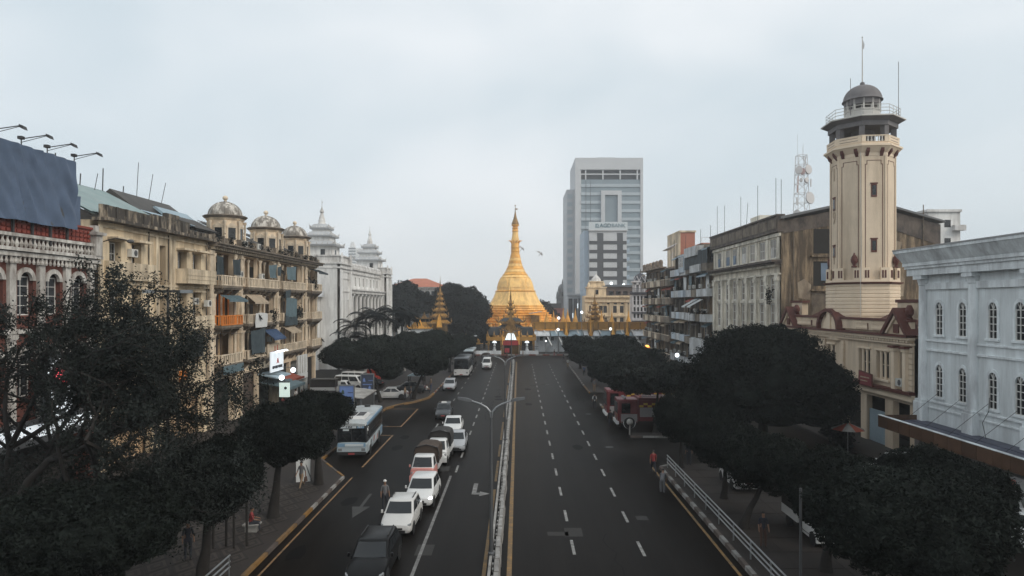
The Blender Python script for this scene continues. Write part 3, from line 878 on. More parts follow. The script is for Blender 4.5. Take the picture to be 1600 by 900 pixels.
# clutter
awning(.9, 5.3, -.75, 12.75, .9, .45, 'awning_slate', t)
awning(12.6, 16.5, -.5, 9.0, 1.2, 1.0, 'awning_navy', t)
awning(18.6, 22.5, -.4, 9.2, 1.2, .7, 'awning_tan', t)
awning(29.4, 33.8, -.5, 16.7, 1.3, .5, 'tarp_dark', t)
awning(7.8, 11.8, -.4, 12.9, 1.0, .8, 'awning_tan', t)
tarp(2.9, 4.9, -1.05, 14.8, 16.4, 'tarp_dark', t, 1); tarp(1.0, 2.6, -.3, 14.2, 16.6, 'tarp_dark', t, 2)
tarp(13.0, 15.6, -.9, 14.9, 16.4, 'awning_slate', t, 3); tarp(18.7, 22.3, -.95, 14.9, 16.5, 'awning_slate', t, 4)
tarp(18.6, 22.4, -.95, 10.3, 12.6, 'awning_slate', t, 5); tarp(18.4, 22.8, -.9, 9.3, 10.4, 'tarp_dark', t, 6); tarp(18.7, 20.5, -.85, 12.0, 13.6, 'tarp_dark', t, 7)
tarp(7.8, 12.0, -.9, 6.6, 9.2, 'tarp_dark', t, 8); tarp(15.2, 16.4, -1.1, 15.2, 16.2, 'tarp_dark', t, 9)
tarp(8.9, 12.2, -1.0, 9.4, 10.9, 'sheet_white', t, 10, 'banner')
MB().box(1.3, 4.8, .6, .7, 10.0, 12.4).build('partition', 'orange_paint', t)
for k in range(4):
    MB().box(1.3 + 1.0 * k, 1.42 + k * 1.0, -.08, .02, 9.9, 12.9).build('post', 'orange_paint', t)
MB().box(7.9, 11.9, -.6, -.5, 11.9, 12.8).build('fascia_board', 'awning_tan', t)
MB().box(12.6, 16.4, -.95, -.85, 5.95, 7.4).build('banner', 'awning_tan', t)
MB().prism([(13.4, 6.3), (15.8, 6.3), (15.8, 7.2), (15.5, 7.2), (15.5, 6.55), (15.0, 6.55), (15.0, 7.1), (14.7, 7.1), (14.7, 6.55), (13.4, 6.55)], 'y', -.97, -.951).build('lettering', 'shop_red', t)
MB().box(.8, 5.4, -1.15, -1.08, 5.2, 6.0).build('sign_board', 'awning_slate', t)
for x, z in ((6.3, 15.0), (14.6, 7.9), (12.3, 7.7), (16.6, 8.1), (7.4, 18.2), (11.0, 18.2), (26, 14.2), (22.9, 15.6), (12.2, 15)):
    ac(x, -.25 if z < 17.7 else -.3, z, t)
for x, z, tu_ in ((17.0, 15.6, 40), (9.9, 10.5, 30), (27.4, 15.2, 30), (33.6, 6.7, 20)):
    dish(x, -1.0, z, t, .45, 35, tu_)
for x in (.75, 12.2, 22.8, 28.5):
    MB().path([(x, -.12, 17.3), (x, -.12, 5)], [.05, .05]).build('drain_pipe', 'black_mould', t)
for k, (x, z) in enumerate(((23.2, 10.0), (24.3, 10.1), (15, 9.9), (30.5, 13.8))):
    leaf_tuft(t, x, -.75, z + .3, .6, 1.0, 300, 30 + k, 'foliage_dark', .12)
# ground floor shops: fascia, shutters, awnings
for bi, (a, b_) in enumerate(bays):
    MB().box(a, b_, .5, .6, .1, 4.5).build('shop_shutter', ('void', 'frame_dark', 'void', 'void', 'sheet_white', 'void')[bi], t)
MB().box(23.0, 27.0, -.9, -.8, 2.9, 5.3).build('shop_front', 'sheet_white', t)
for k in range(5):
    MB().box(23.0 + k * .98, 23.1 + k * .98, -.96, -.91, 3.0, 5.25).build('rib', 'white_stucco', t)
MB().box(22.9, 23.1, -.9, .3, .1, 2.89).box(26.9, 27.1, -.9, .3, .1, 2.89).build('shop_post', 'sheet_white', t)
MB().box(22.9, 27.1, -.95, -.8, 2.2, 2.88).build('shop_fascia', 'sheet_white', t)
text('lettering', 'ABC', .01, 'ink', t, (25, -.97, 2.55)) if False else None
MB().prism([(-.2, 3.3), (-1.9, 2.7), (-1.9, 2.62), (-.2, 3.2)], 'x', 18.0, 22.4).build('awning', 'shop_red', t)
for k in range(12):
    MB().cyl(18.2 + k * .37, -1.9, 2.6, 2.85, .14, n=8).build('awning_roll', 'shop_red', t)
# lit shop
o = thing('lit_shop_sign', 'bright white lit shop sign with three lamps above a pale awning', 'sign', (-27.6, 76.3, 4.25), HP)
MB().box(-.1, 3.9, 0, .15, 0, 2.3).build('panel', 'lit_white', o)
for k in range(3):
    lp_ = MB().tube((.7 + 1.25 * k, .1, 2.3), (.7 + 1.25 * k, -.5, 2.5), .03).build('lamp_arm', 'steel_dark', o)
    MB().lathe([(.28, -.16), (.3, -.1), (.12, .02)], 12).build('lamp', 'lit_lamp', lp_, (.7 + 1.25 * k, -.5, 2.4))
for k, (x0, x1) in enumerate(((.3, .8), (.88, 1.2), (1.28, 1.9), (1.98, 2.3), (2.38, 3.0), (3.08, 3.5))):
    MB().box(x0, x1, -.02, -.003, .35 + .04 * (k % 2), .68).build('lettering', 'ink', o)
MB().prism([(1.6, .9), (1.85, .9), (2.0, 1.15), (2.15, .9), (2.4, .9), (2.1, 1.5), (1.9, 1.5)], 'y', -.02, -.003).build('emblem', 'ink_red', o)
o = thing('shop_awning', 'pale blue tin awning over the lit shop front', 'awning', (-29, 76.0, 0), HP)
MB().prism([(-.01, 4.15), (-2.0, 3.75), (-2.1, 3.6), (-.01, 4.0)], 'x', 0, 4.8).build('upper_sheet', 'tin_blue', o)
MB().prism([(-.01, 3.2), (-3.2, 2.5), (-3.2, 2.42), (-.01, 3.12)], 'x', .4, 6.6).box(.4, 6.6, -3.24, -3.19, 2.2, 2.5).build('lower_sheet', 'awning_slate', o)
for x in (.6, 6.4):
    MB().tube((x, -3.1, -.0 + .14), (x, -3.1, 2.4), .05).build('post', 'steel_dark', o)
o = thing('hanging_sign', 'small pale green lit box sign under the shop awning', 'sign', (-26.0, 75.9, 2.6), 0)
MB().box(-.55, .55, -.12, .12, -1.0, .6).build('light_box', 'lit_green', o)
MB().box(-.58, .58, -.13, .13, .605, .7).build('frame', 'steel_dark', o)
_o = MB().lathe([(.16, 0), (.16, .012)], 16).build('dot', 'ink', o); _o.location = (.15, -.135, 0); _o.rotation_euler = (R(90), 0, 0)
MB().tube((0, 0, .7), (0, 0, 1.2), .03).build('hanger', 'steel_dark', o)
for k, (x, y, z) in enumerate(((-25.8, 74.4, 3.9), (-26.0, 78.8, 4.3))):
    o = thing('shop_lamp', ('round white shop lamp glowing left of the green box sign', 'round white shop lamp glowing under the lit sign on the right')[k], 'lamp', (x, y, z), 0, 'shop lamps')
    MB().ball((0, 0, 0), .3, 12, 8).build('bulb', 'lit_lamp', o, smooth=True)
    MB().tube((0, 0, .28), (-3.2, 0, .5), .03).build('arm', 'steel_dark', o)
# ================================================================ city hall (left, white) Y 124..174, X -34
mat('hall_white', (0.78, 0.77, 0.745), 0.8, 0.1, 0.3, stain=(0.33, 0.31, 0.29), amount=0.35, streak=0.15)
mat('hall_trim', (0.72, 0.705, 0.68), 0.8, 0.12, 0.5, stain=(0.25, 0.23, 0.21), amount=0.45, streak=0.3)
mat('hall_roof', (0.42, 0.43, 0.44), 0.7, 0.15, 0.4)
mat('hall_inner', (0.33, 0.28, 0.24), 0.85, 0.15, 0.4)
t = thing('city_hall', 'white colonnaded hall with two tiered spire towers beyond the domed block', 'building', (-34, 124, 0), HP)
W4 = 50.0
cols = [(9.5 + 3.6 * k) for k in range(10)]
holes = [(c + .5, c + 3.1, 3.5, 14.0) for c in cols[:-1]]
att = [(c + 1.2, c + 2.3, 15.6, 17.4) for c in cols[:-1]]
MB().wall(8, 43.5, 0, 19.3, holes + att, 0, .9).box(8.01, 43.49, .91, 12, 18.9, 19.2).build('wall', 'hall_white', t)
MB().box(8, 43.5, 1.4, 1.5, 0, 18.5).build('inner_wall', 'hall_inner', t)
for c in cols[:-1]:
    for z0, z1 in ((3.6, 6.4), (7.2, 9.8), (10.6, 13.4)):
        window(t, c + 1.0, c + 2.6, z0, z1, 1.2, fm='hall_trim', nx=2, nz=2, f=.12)
    window(t, c + 1.2, c + 2.3, 15.6, 17.4, .4, fm='hall_trim', nx=2, nz=2, f=.1)
cm = MB().box(-.55, .55, -.55, .55, 2.6, 3.3).lathe([(.45, 3.3), (.42, 3.6), (.38, 12.9), (.5, 13.2), (.58, 13.6)], 12).box(-.62, .62, -.62, .62, 13.6, 13.95).mesh('column', 'hall_white', True)
for c in cols:
    put(cm, 'column', t, (c, -.5, 0))
MB().box(7.8, 43.7, -1.3, 0, 13.96, 14.6).box(7.7, 43.8, -1.6, 0, 14.601, 14.9).box(8, 43.5, -.25, 0, 18.0, 18.3).box(8, 43.5, -.4, .3, 18.9, 19.25).build('cornice', 'hall_trim', t)
MB().box(8, 43.5, -1.4, 0, 0, 2.59).build('plinth', 'hall_trim', t)
bb = MB()
for k in range(34):
    bb.box(8.2 + k * 1.04, 8.7 + k * 1.04, -.3, 0, 19.251, 19.9)
    bb.prism([(8.2 + k * 1.04, 19.901), (8.7 + k * 1.04, 19.901), (8.45 + k * 1.04, 20.25)], 'y', -.2, 0)
bb.build('merlon', 'hall_trim', t, kind='stuff')
MB().box(8, 43.5, -.28, -.1, 19.251, 19.6).build('parapet', 'hall_white', t)
MB().prism([(3, 19.2), (14, 22.6), (25, 19.2)], 'x', 6, 44).build('roof', 'hall_roof', t)
def pylon(x0, x1):
    p = MB().wall(x0, x1, 0, 19.2, [(x0 + 1.4, x0 + 2.3, 15.2, 17.8), (x1 - 2.3, x1 - 1.4, 15.2, 17.8), (x0 + 1.6, x0 + 2.5, 6, 12.6), (x1 - 2.5, x1 - 1.6, 6, 12.6)], -1.6, .5)
    p.box(x0, x0 + .05, -1.1, 9, 0, 19.2).box(x1 - .05, x1, -1.1, 9, 0, 19.2).box(x0, x1, 8.9, 9, 0, 19.2).box(x0, x0 + 1.2, -1.85, -1.6, 0, 18).box(x1 - 1.2, x1, -1.85, -1.6, 0, 18)
    p = p.build('pylon', 'hall_white', t)
    MB().box(x0 + .1, x1 - .1, -1.0, -.9, .1, 19).build('inner_wall', 'hall_inner', p)
    MB().box(x0 - .25, x1 + .25, -2.0, 9.2, 19.201, 19.5).box(x0 - .1, x1 + .1, -1.9, 9, 18.4, 18.7).box(x0 + .3, x1 - .3, -1.4, 8.5, 19.501, 20.6).box(x0 + .15, x1 - .15, -1.6, 8.7, 20.601, 20.85).build('cap', 'hall_trim', p)
    for xx in (x0 + .3, x1 - 1.0):
        f = MB().box(xx, xx + .7, -1.95, -1.6, 19.501, 20.4).prism([(xx - .1, 20.4), (xx + .8, 20.4), (xx + .35, 21.3)], 'y', -1.9, -1.65).build('flame_finial', 'hall_trim', p)
    for z in (14.2, 16.6, 17.9):
        MB().box(x0 + 1.3, x1 - 1.3, -1.72, -1.61, z - .06, z + .06).build('moulding', 'hall_trim', p)
pylon(0, 8); pylon(43.5, 50)
# end wall that faces the camera
e = MB().box(-.3, 0, 5, 30, 0, 19).box(-1.3, -.31, 2.0, 8.5, 0, 13.2).box(-.6, -.31, 9.5, 10.3, 0, 14)
e.build('end_wall', 'hall_white', t)
MB().prism([(-2.2, 13.2), (-.3, 14.2), (-.3, 13.2)], 'y', 1.2, 12).build('porch_roof', 'hall_roof', t)
for k in range(4):
    MB().box(-1.6, -.31, 2.4 + k * 1.7, 2.8 + k * 1.7, 10.8, 13.19).build('bracket', 'hall_trim', t)
def spire_tower(par, x, y, z=19.5):
    def ring(hw, z0, up=1):
        r = MB().frus((x - hw, x + hw, y - hw, y + hw), z0, (x - hw - .1, x + hw + .1, y - hw - .1, y + hw + .1), z0 + .28)
        r.frus((x - hw, x + hw, y - hw, y + hw), z0 + .281, (x - hw * .66, x + hw * .66, y - hw * .66, y + hw * .66), z0 + 1.0)
        r = r.build('tier_roof', 'hall_roof', o)
        f = MB()
        for sx in (-1, 1):
            for sy in (-1, 1):
                f.add([(x + sx * hw, y + sy * hw, z0 + .28), (x + sx * hw * .8, y + sy * hw, z0 + .3), (x + sx * hw, y + sy * hw * .8, z0 + .3), (x + sx * (hw + .18), y + sy * (hw + .18), z0 + 1.05)], [(0, 1, 3), (0, 3, 2), (1, 2, 3), (0, 2, 1)])
        for q in (-.6, -.3, 0, .3, .6):
            for s in (-1, 1):
                f.frus((x + q * hw - .1, x + q * hw + .1, y + s * hw - .08, y + s * hw + .08), z0 + .281, (x + q * hw - .03, x + q * hw + .03, y + s * hw - .03, y + s * hw + .03), z0 + .62)
                f.frus((x + s * hw - .08, x + s * hw + .08, y + q * hw - .1, y + q * hw + .1), z0 + .281, (x + s * hw - .03, x + s * hw + .03, y + q * hw - .03, y + q * hw + .03), z0 + .62)
        f.build('roof_horn', 'hall_trim', r, kind='stuff')
    o = MB().box(x - 2.55, x + 2.55, y - 2.55, y + 2.55, z, z + 3.1).box(x - 2.9, x + 2.9, y - 2.9, y + 2.9, z, z + .7).build('spire_tower', 'hall_white', par)
    for s in (-1, 1):
        for q in (x - 2.62, x + 2.42):
            MB().box(q, q + .2, y + s * 2.55 - .08, y + s * 2.55 + .08, z + .7, z + 3.1).build('pilaster', 'hall_trim', o)
    MB().box(x + .0 - .45, x + .45, y - 2.6, y - 2.45, z + 1.0, z + 2.5).build('tower_window', 'glass_dark', o)
    MB().box(x - 2.6, x - 2.45, y - 1.3, y - .5, z + .9, z + 2.5).build('tower_window', 'glass_dark', o)
    ring(3.35, z + 3.1)
    MB().box(x - 2.0, x + 2.0, y - 2.0, y + 2.0, z + 3.9, z + 5.0).build('tier_wall', 'hall_white', o)
    ring(2.5, z + 4.85)
    MB().box(x - 1.4, x + 1.4, y - 1.4, y + 1.4, z + 5.6, z + 6.5).build('tier_wall', 'hall_white', o)
    ring(1.75, z + 6.3)
    MB().lathe([(1.0, z + 6.9), (.82, z + 7.3), (.8, z + 7.5), (.68, z + 7.52), (.62, z + 8.0), (.66, z + 8.02), (.5, z + 8.5), (.54, z + 8.52), (.3, z + 9.2), (.24, z + 9.5), (.38, z + 9.55), (.42, z + 9.75), (.2, z + 10.2), (.05, z + 10.7), (.03, z + 12.0)], 12, x, y).build('spire', 'hall_trim', o, smooth=True)
    MB().box(x - .03, x + .4, y - .03, y + .03, z + 11.4, z + 11.62).build('vane', 'hall_trim', o)
spire_tower(t, 4.2, 2.9); spire_tower(t, 46.0, 3.0, 19.4)
# far slender tower; pale wall colour stands in for part of the haze
o = thing('slender_tower', 'very pale slim tower fading into the haze beyond the white hall', 'building', (-226, 940, 0))
MB().box(-8, 2, 0, 14, 0, 88).box(2.01, 9, 2, 12, 0, 88).frus((-7, 0, 1, 12), 88, (-5, -2, 3, 9), 97).build('shaft', 'hall_white', o)
for k in range(22):
    MB().box(-8.1, 2.05, -.3, -.01, 3 + 4 * k, 4.6 + 4 * k).build('window_band', 'glass_window', o)

# ================================================================ right side buildings (local x towards the camera, -y towards the street)
HM = -math.pi / 2
# ---------------- white building
mat('blue_white', (0.77, 0.82, 0.835), 0.8, 0.07, 0.4, stain=(0.42, 0.44, 0.44), amount=0.5, streak=0.1, bump=0.05)
mat('white_trim', (0.79, 0.835, 0.845), 0.8, 0.08, 0.6, stain=(0.25, 0.25, 0.26), amount=0.4, streak=0.2)
mat('grey_roof', (0.30, 0.30, 0.30), 0.85, 0.2, 0.6)
mat('brown_tile', (0.085, 0.045, 0.026), 0.45, 0.25, 1.0, rnd=0.2)
mat('slate_blue', (0.07, 0.075, 0.105), 0.6, 0.2, 0.8, rnd=0.15)
mat('grey_panel', (0.20, 0.19, 0.185), 0.8, 0.15, 0.4)
t = thing('white_building', 'pale blue-white building with round columns and arched windows', 'building', (30, 51.1, 0), HM)
W5 = 22.5
colx = [.65, 6.2, 11.5, 16.9, 22.2]
wx = []
for k in range(4):
    a = colx[k]
    wx += [a + 1.75, a + 4.1] if k != 0 else [2.45, 5.0]
def arch_pts(x0, x1, zs, n=8):
    c, r = (x0 + x1) / 2, (x1 - x0) / 2
    return [(c - r * math.cos(math.pi * j / n), zs + r * 1.25 * math.sin(math.pi * j / n)) for j in range(n + 1)]
holes = []
for x in wx:
    for z0, z1 in ((9.75, 12.1), (5.3, 7.65)):
        holes.append((x - .42, x + .42, z0, z1))
wl = MB().wall(0, W5, 0, 15.0, holes + [(1.2, 2.9, .2, 3.2), (12.6, 15.0, .2, 3.2)], 0, .35)
for x0, x1, z0, z1 in holes:
    ap = arch_pts(x0, x1, z1 - .525)
    half = len(ap) // 2
    wl.add([(p[0], .0, p[1]) for p in ap[:half + 1]] + [(x0, 0, z1)], [tuple(range(half + 2))])
    wl.add([(p[0], .0, p[1]) for p in ap[half:]] + [(x1, 0, z1)], [tuple(range(len(ap) - half + 1))])
    for j in range(len(ap) - 1):
        wl.quad((ap[j][0], 0, ap[j][1]), (ap[j + 1][0], 0, ap[j + 1][1]), (ap[j + 1][0], .35, ap[j + 1][1]), (ap[j][0], .35, ap[j][1]))
wl.box(0, .3, .35, 22, 0, 15).box(W5 - .3, W5, .35, 22, 0, 15).box(.3, W5 - .3, .4, 22, 14.6, 15)
wl.build('wall', 'blue_white', t)
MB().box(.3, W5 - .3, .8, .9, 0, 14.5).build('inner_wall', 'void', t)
for x0, x1, z0, z1 in holes:
    ap = arch_pts(x0 - .16, x1 + .16, z1 - .525)
    ap2 = arch_pts(x0 + .02, x1 - .02, z1 - .525)
    s = MB()
    for j in range(len(ap) - 1):
        s.prism([ap[j], ap[j + 1], ap2[j + 1], ap2[j]], 'y', -.05, .05)
    s.box(x0 - .16, x0 + .02, -.049, .05, z0, z1 - .525).box(x1 - .02, x1 + .16, -.049, .05, z0, z1 - .525).box(x0 - .22, x1 + .22, -.12, .05, z0 - .14, z0)
    s = s.build('window_surround', 'white_trim', t)
    wo_ = MB().box(x0 + .02, x0 + .09, .0, .06, z0, z1 - .5).box(x1 - .09, x1 - .02, .0, .06, z0, z1 - .5).box((x0 + x1) / 2 - .03, (x0 + x1) / 2 + .03, .002, .058, z0, z1)
    for q in range(5):
        z = z0 + (z1 - .525 - z0) * q / 4
        wo_.box(x0 + .09, x1 - .09, .01, .05, z, z + .055)
    cx = (x0 + x1) / 2
    for q in (55, 125):
        wo_.tube((cx, .03, z1 - .5), (cx + .4 * math.cos(R(q)), .03, z1 - .5 + .5 * math.sin(R(q))), .025, n=4)
    wo_ = wo_.build('window', 'frame_white', t)
    MB().box(x0 + .02, x1 - .02, .07, .09, z0, z1 - .01).build('pane', 'glass_dark', wo_)
for x in colx:
    c = MB().box(x - .55, x + .55, -.52, .0, 3.2, 4.75).box(x - .47, x + .47, -.45, 0, 4.751, 4.95).lathe([(.41, 4.95), (.39, 5.2), (.345, 13.3), (.39, 13.35), (.39, 13.5), (.43, 13.6), (.46, 13.75)], 20, x, -.02).box(x - .52, x + .52, -.56, 0, 13.76, 14.05)
    c.build('column', 'white_trim', t, smooth=True)
for a, b_ in zip(colx[:-1], colx[1:]):
    for z, h, d in ((8.55, .14, .12), (9.25, .1, .1), (13.0, .45, .16), (4.85, .12, .1), (4.4, .1, .08)):
        MB().box(a + .36, b_ - .36, -d, 0, z, z + h).build('moulding', 'white_trim', t)
ec = MB()
for z0, z1, d in ((14.051, 14.55, .6), (14.551, 14.75, .72), (14.751, 15.0, .82)):
    ec.box(-d, W5 + .3, -d, 6, z0, z1)
ec.frus((-.7, W5 + .3, -.85, 6), 15.001, (-1.1, W5 + .3, -1.3, 6), 15.75).box(-1.15, W5 + .3, -1.35, 6, 15.751, 15.95)
ec.build('entablature', 'white_trim', t)
for k in range(16):
    MB().box(-1.18 + 1.55 * k, .33 + 1.55 * k, -1.39, 6.02, 15.951, 16.05).build('coping_slab', 'grey_roof', t)
MB().box(-.5, 22, 3, 20, 15.96, 16.2).build('roof', 'grey_roof', t)
MB().box(9, 14, 6, 10, 16.2, 18.3).box(8.8, 14.2, 5.8, 10.2, 18.3, 18.5).build('roof_room', 'cream_trim', t)
# canopy
cz = thing('canopy', 'tiled street canopy with brown fascia under the white building', 'canopy', (30, 50.3, 0), HM)
MB().box(-.2, 23, -3.3, 0, 3.05, 3.3).build('slab', 'grey_panel', cz)
for k in range(18):
    for j in range(3):
        MB().box(-.15 + k * 1.28, 1.1 + k * 1.28, -3.27 + 1.08 * j, -2.22 + 1.08 * j, 3.305, 3.35 + .03 * j).build('tile', 'slate_blue', cz)
for k in range(17):
    MB().box(-.2 + k * 1.36, 1.13 + k * 1.36, -3.4, -3.305, 2.9, 3.75).build('fascia_panel', 'brown_tile', cz)
MB().box(-.2, 23, -3.42, -3.2, 3.751, 3.8).build('fascia_edge', 'white_trim', cz)
for k in range(3):
    MB().box(-.28, -.205, -3.3 + 1.1 * k, -2.23 + 1.1 * k, 2.9, 3.75).build('fascia_panel', 'brown_tile', cz)
for x in (3.5, 9.5, 17):
    MB().box(x - .25, x + .25, -2.7, -2.2, 0.165, 3.04).build('post', 'grey_panel', cz)
MB().box(0, 23, -.32, -.02, .16, 3.04).build('shop_wall', 'grey_panel', cz)
MB().box(11.6, 13.6, -.4, -.33, .17, 2.9).build('doorway', 'void', cz)
MB().box(.2, 1.9, -.4, -.33, .17, 2.9).build('doorway', 'void', cz)
MB().box(4.6, 11.0, -.36, -.33, .5, 2.7).build('shutter', 'grey_panel', cz)
for k in range(7):
    MB().tube((1.6 + 2.6 * k, -.05, 5.6), (.6 + 2.6 * k, -2.0, 3.4), .014).build('stay_rod', 'iron', cz)
MB().path([(6.9, -.04, 6.0), (7.2, -.3, 5.2), (6.9, -.5, 4.4), (7.1, -.4, 3.4)], [.02] * 4).build('cable', 'wire', cz)

# ---------------- fire station with tower
mat('station_cream', (0.66, 0.54, 0.405), 0.82, 0.08, 0.4, stain=(0.33, 0.25, 0.17), amount=0.3, streak=0.12)
mat('station_trim', (0.74, 0.61, 0.46), 0.82, 0.08, 0.6)
mat('oxblood', (0.10, 0.032, 0.024), 0.7, 0.2, 1)
mat('rust_roof', (0.10, 0.045, 0.035), 0.8, 0.2, 1)
mat('tower_grey', (0.16, 0.15, 0.15), 0.8, 0.2, 0.8)
mat('tower_white', (0.56, 0.54, 0.5), 0.8, 0.1, 0.8)
t = thing('fire_station', 'cream fire station with maroon trim, gabled fronts and open truck bays', 'building', (30.4, 78, 0), HM)
W6 = 25.6
# u = 78 - Y
wins = [(17.0, 19.0), (20.0, 22.0), (10.9, 12.4), (5.6, 7.4), (2.2, 3.2)]
holes = [(a, b_, 5.7, 8.0) for a, b_ in wins] + [(23.6, 24.5, 5.4, 8.4)]
garage = [(1.2, 4.6), (5.6, 9.0), (10, 13.4), (14.4, 17.4), (18.4, 21.4), (22.6, 25.0)]
holes += [(a, b_, .1, 4.1) for a, b_ in garage]
MB().wall(0, W6, 0, 9.7, holes, 0, .5).box(0, .3, .5, 14, 0, 9.7).box(W6 - .3, W6, .5, 14, 0, 9.7).box(.3, W6 - .3, .55, 14, 9.3, 9.6).build('wall', 'station_cream', t)
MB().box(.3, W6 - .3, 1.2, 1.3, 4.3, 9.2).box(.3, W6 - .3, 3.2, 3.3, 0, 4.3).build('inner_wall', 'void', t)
MB().box(.3, W6 - .3, .51, 3.1, 4.2, 4.4).build('floor_slab', 'station_cream', t)
MB().box(18.5, 21.3, .2, .3, .12, 2.9).build('garage_door', 'tin_blue', t)
for a, b_ in wins:
    window(t, a, b_, 5.7, 8.0, .35, fm='station_trim', nx=2, nz=2, f=.1)
    n = 2 if b_ - a > 1.6 else 1
    for q in range(n):
        c = a + (b_ - a) * (q + 1) / (n + 1)
        MB().lathe([(.13, 5.7), (.11, 5.9), (.1, 7.7), (.15, 8.0)], 10, c, .1).build('colonnette', 'station_trim', t, smooth=True)
    MB().box(a - .15, b_ + .15, -.12, .0, 5.5, 5.68).box(a - .15, b_ + .15, -.1, 0, 8.05, 8.2).build('sill', 'station_trim', t)
window(t, 23.65, 24.45, 5.5, 8.35, .3, fm='iron', nx=3, nz=6, f=.05)
MB().box(-.1, W6 + .1, -.55, 0, 9.15, 9.35).box(-.1, W6 + .1, -.3, 0, 8.75, 8.9).build('cornice', 'station_trim', t)
MB().box(-.15, W6 + .1, -.7, .1, 9.351, 9.55).build('cornice_top', 'oxblood', t)
dn = MB()
for k in range(60):
    dn.box(.1 + k * .425, .32 + k * .425, -.45, -.01, 8.95, 9.14)
dn.build('dentil', 'station_trim', t, kind='stuff')
MB().box(0, W6, -.25, .05, 9.71, 10.55).build('parapet', 'station_cream', t)
MB().box(-.05, W6 + .05, -.35, .15, 10.551, 10.75).build('parapet_coping', 'oxblood', t)
for a, b_ in ((17.2, 19.2), (19.9, 22.0), (4.5, 8.0)):
    MB().box(a, b_, -.27, -.255, 9.75, 10.3).build('balustrade_panel', 'oxblood', t)
    bl_ = MB()
    n = int((b_ - a) / .22)
    for k in range(n):
        bl_.lathe([(.05, 9.75), (.09, 9.9), (.05, 10.15), (.07, 10.29)], 6, a + .1 + k * .22, -.33)
    bl_.build('baluster', 'station_trim', t, kind='stuff')
MB().box(-.1, W6 + .1, -.5, 0, 4.9, 5.15).build('band', 'oxblood', t)
MB().box(-.1, W6 + .1, -.3, 0, 4.4, 4.89).build('band_lower', 'station_trim', t)
def quoin(x0, x1, d, z0=5.2, z1=8.7):
    n = int((z1 - z0) / .42)
    for k in range(n):
        MB().box(x0, x1, -d, 0, z0 + k * .42 + .02, z0 + k * .42 + .4).build('quoin', 'station_cream', t)
for a, b_ in ((22.5, 23.0), (25.0, 25.55), (13.9, 14.5), (10.1, 10.7), (.05, .5)):
    quoin(a, b_, .18)
for x in (23.25, 24.85, .8, 4.2):
    MB().box(x - .2, x + .2, -.42, 0, 5.16, 8.2).box(x - .28, x + .28, -.5, 0, 8.2, 8.45).build('pilaster', 'station_trim', t)
    MB().box(x - .4, x + .4, -.6, 0, 8.451, 8.62).build('pilaster_cap', 'oxblood', t)
def pediment(c, hw, z=9.56, h=1.9):
    MB().prism([(c - hw + .15, z), (c + hw - .15, z), (c, z + h - .15)], 'y', -.5, .3).build('pediment', 'station_cream', t)
    for s in (-1, 1):
        MB().prism([(c + s * (hw + .25), z), (c + s * (hw - .15), z), (c, z + h - .2), (c, z + h + .2)], 'y', -.85, .32).build('pediment_coping', 'oxblood', t)
        MB().prism([(c + s * (hw - .25), z + .05), (c + s * (hw - .5), z + .05), (c, z + h - .55), (c, z + h - .3)], 'y', -.68, -.501).build('pediment_moulding', 'station_trim', t)
    MB().box(c - .35, c + .35, -.62, -.501, z + .1, z + .8).lathe([(.3, -.01), (.3, .1)], 14).build('pediment_vent', 'oxblood', t)
    MB().box(c - 1.4, c + 1.4, .33, 1.0, z + 1.2, z + 2.5).build('gable_block', 'station_cream', t)
    MB().box(c - 1.6, c + 1.6, .25, 1.1, z + 2.501, z + 2.75).build('gable_cap', 'oxblood', t)
    MB().lathe([(.1, z + 1.3), (.3, z + 1.6), (.34, z + 1.9), (.15, z + 2.3)], 10, c + hw * .7, -.2).build('urn', 'oxblood', t)
pediment(24.05, 1.75); pediment(2.6, 1.9)
c = 12.3
ap = [(c - 2.25 * math.cos(math.pi * j / 14), 9.56 + 1.95 * math.sin(math.pi * j / 14)) for j in range(15)]
ap2 = [(c - 1.95 * math.cos(math.pi * j / 14), 9.56 + 1.65 * math.sin(math.pi * j / 14)) for j in range(15)]
MB().prism(ap2, 'y', -.4, .2).build('fronton', 'station_cream', t)
a_ = MB()
for j in range(14):
    a_.prism([ap[j], ap[j + 1], ap2[j + 1], ap2[j]], 'y', -.8, .22)
a_.build('fronton_coping', 'oxblood', t)
ap3 = [(c - 1.45 * math.cos(math.pi * j / 14), 9.56 + 1.2 * math.sin(math.pi * j / 14)) for j in range(15)]
MB().prism(ap3, 'y', -.46, -.405).box(c - .35, c + .35, -.6, -.4, 9.56, 11.2).build('fronton_panel', 'station_trim', t)
# niche pillar in front of tower
MB().box(c - 1.6, c - .5, .25, .9, 10.76, 14.6).lathe([(.55, 14.4), (.5, 14.9), (.3, 15.25), (.02, 15.35)], 12, c - 1.05, .58).build('niche_pillar', 'station_trim', t)
MB().lathe([(.42, 14.05), (.36, 14.3)], 12, c - 1.05, .3).box(c - 1.75, c - .35, .05, .24, 13.2, 13.7).box(c - 1.65, c - 1.4, .1, .24, 12.7, 13.2).box(c - .7, c - .45, .1, .24, 12.7, 13.2).build('niche', 'oxblood', t)
corrugated(t, [(14.5, 2.0, 10.2), (23, 2.0, 10.2), (23, 6, 12.2), (14.5, 6, 12.2)], 26, 'rust_roof')
corrugated(t, [(.5, 2.0, 10.2), (9, 2.0, 10.2), (9, 6, 12.2), (.5, 6, 12.2)], 26, 'rust_roof')
ac(22.9, -.05, 6.0, t).location = (24.05, -.05, 4.75 + 1.0)
o = thing('station_sign', 'slanted maroon sign board on the fire station wall', 'sign', (30.1, 59.7, 4.9), HM)
MB().prism([(-.2, .0), (2.2, .0), (2.1, 1.1), (-.1, 1.3)], 'y', -.3, -.2).build('board', 'oxblood', o)
mat('sign_crimson', (0.20, 0.03, 0.035), 0.6, 0.15)
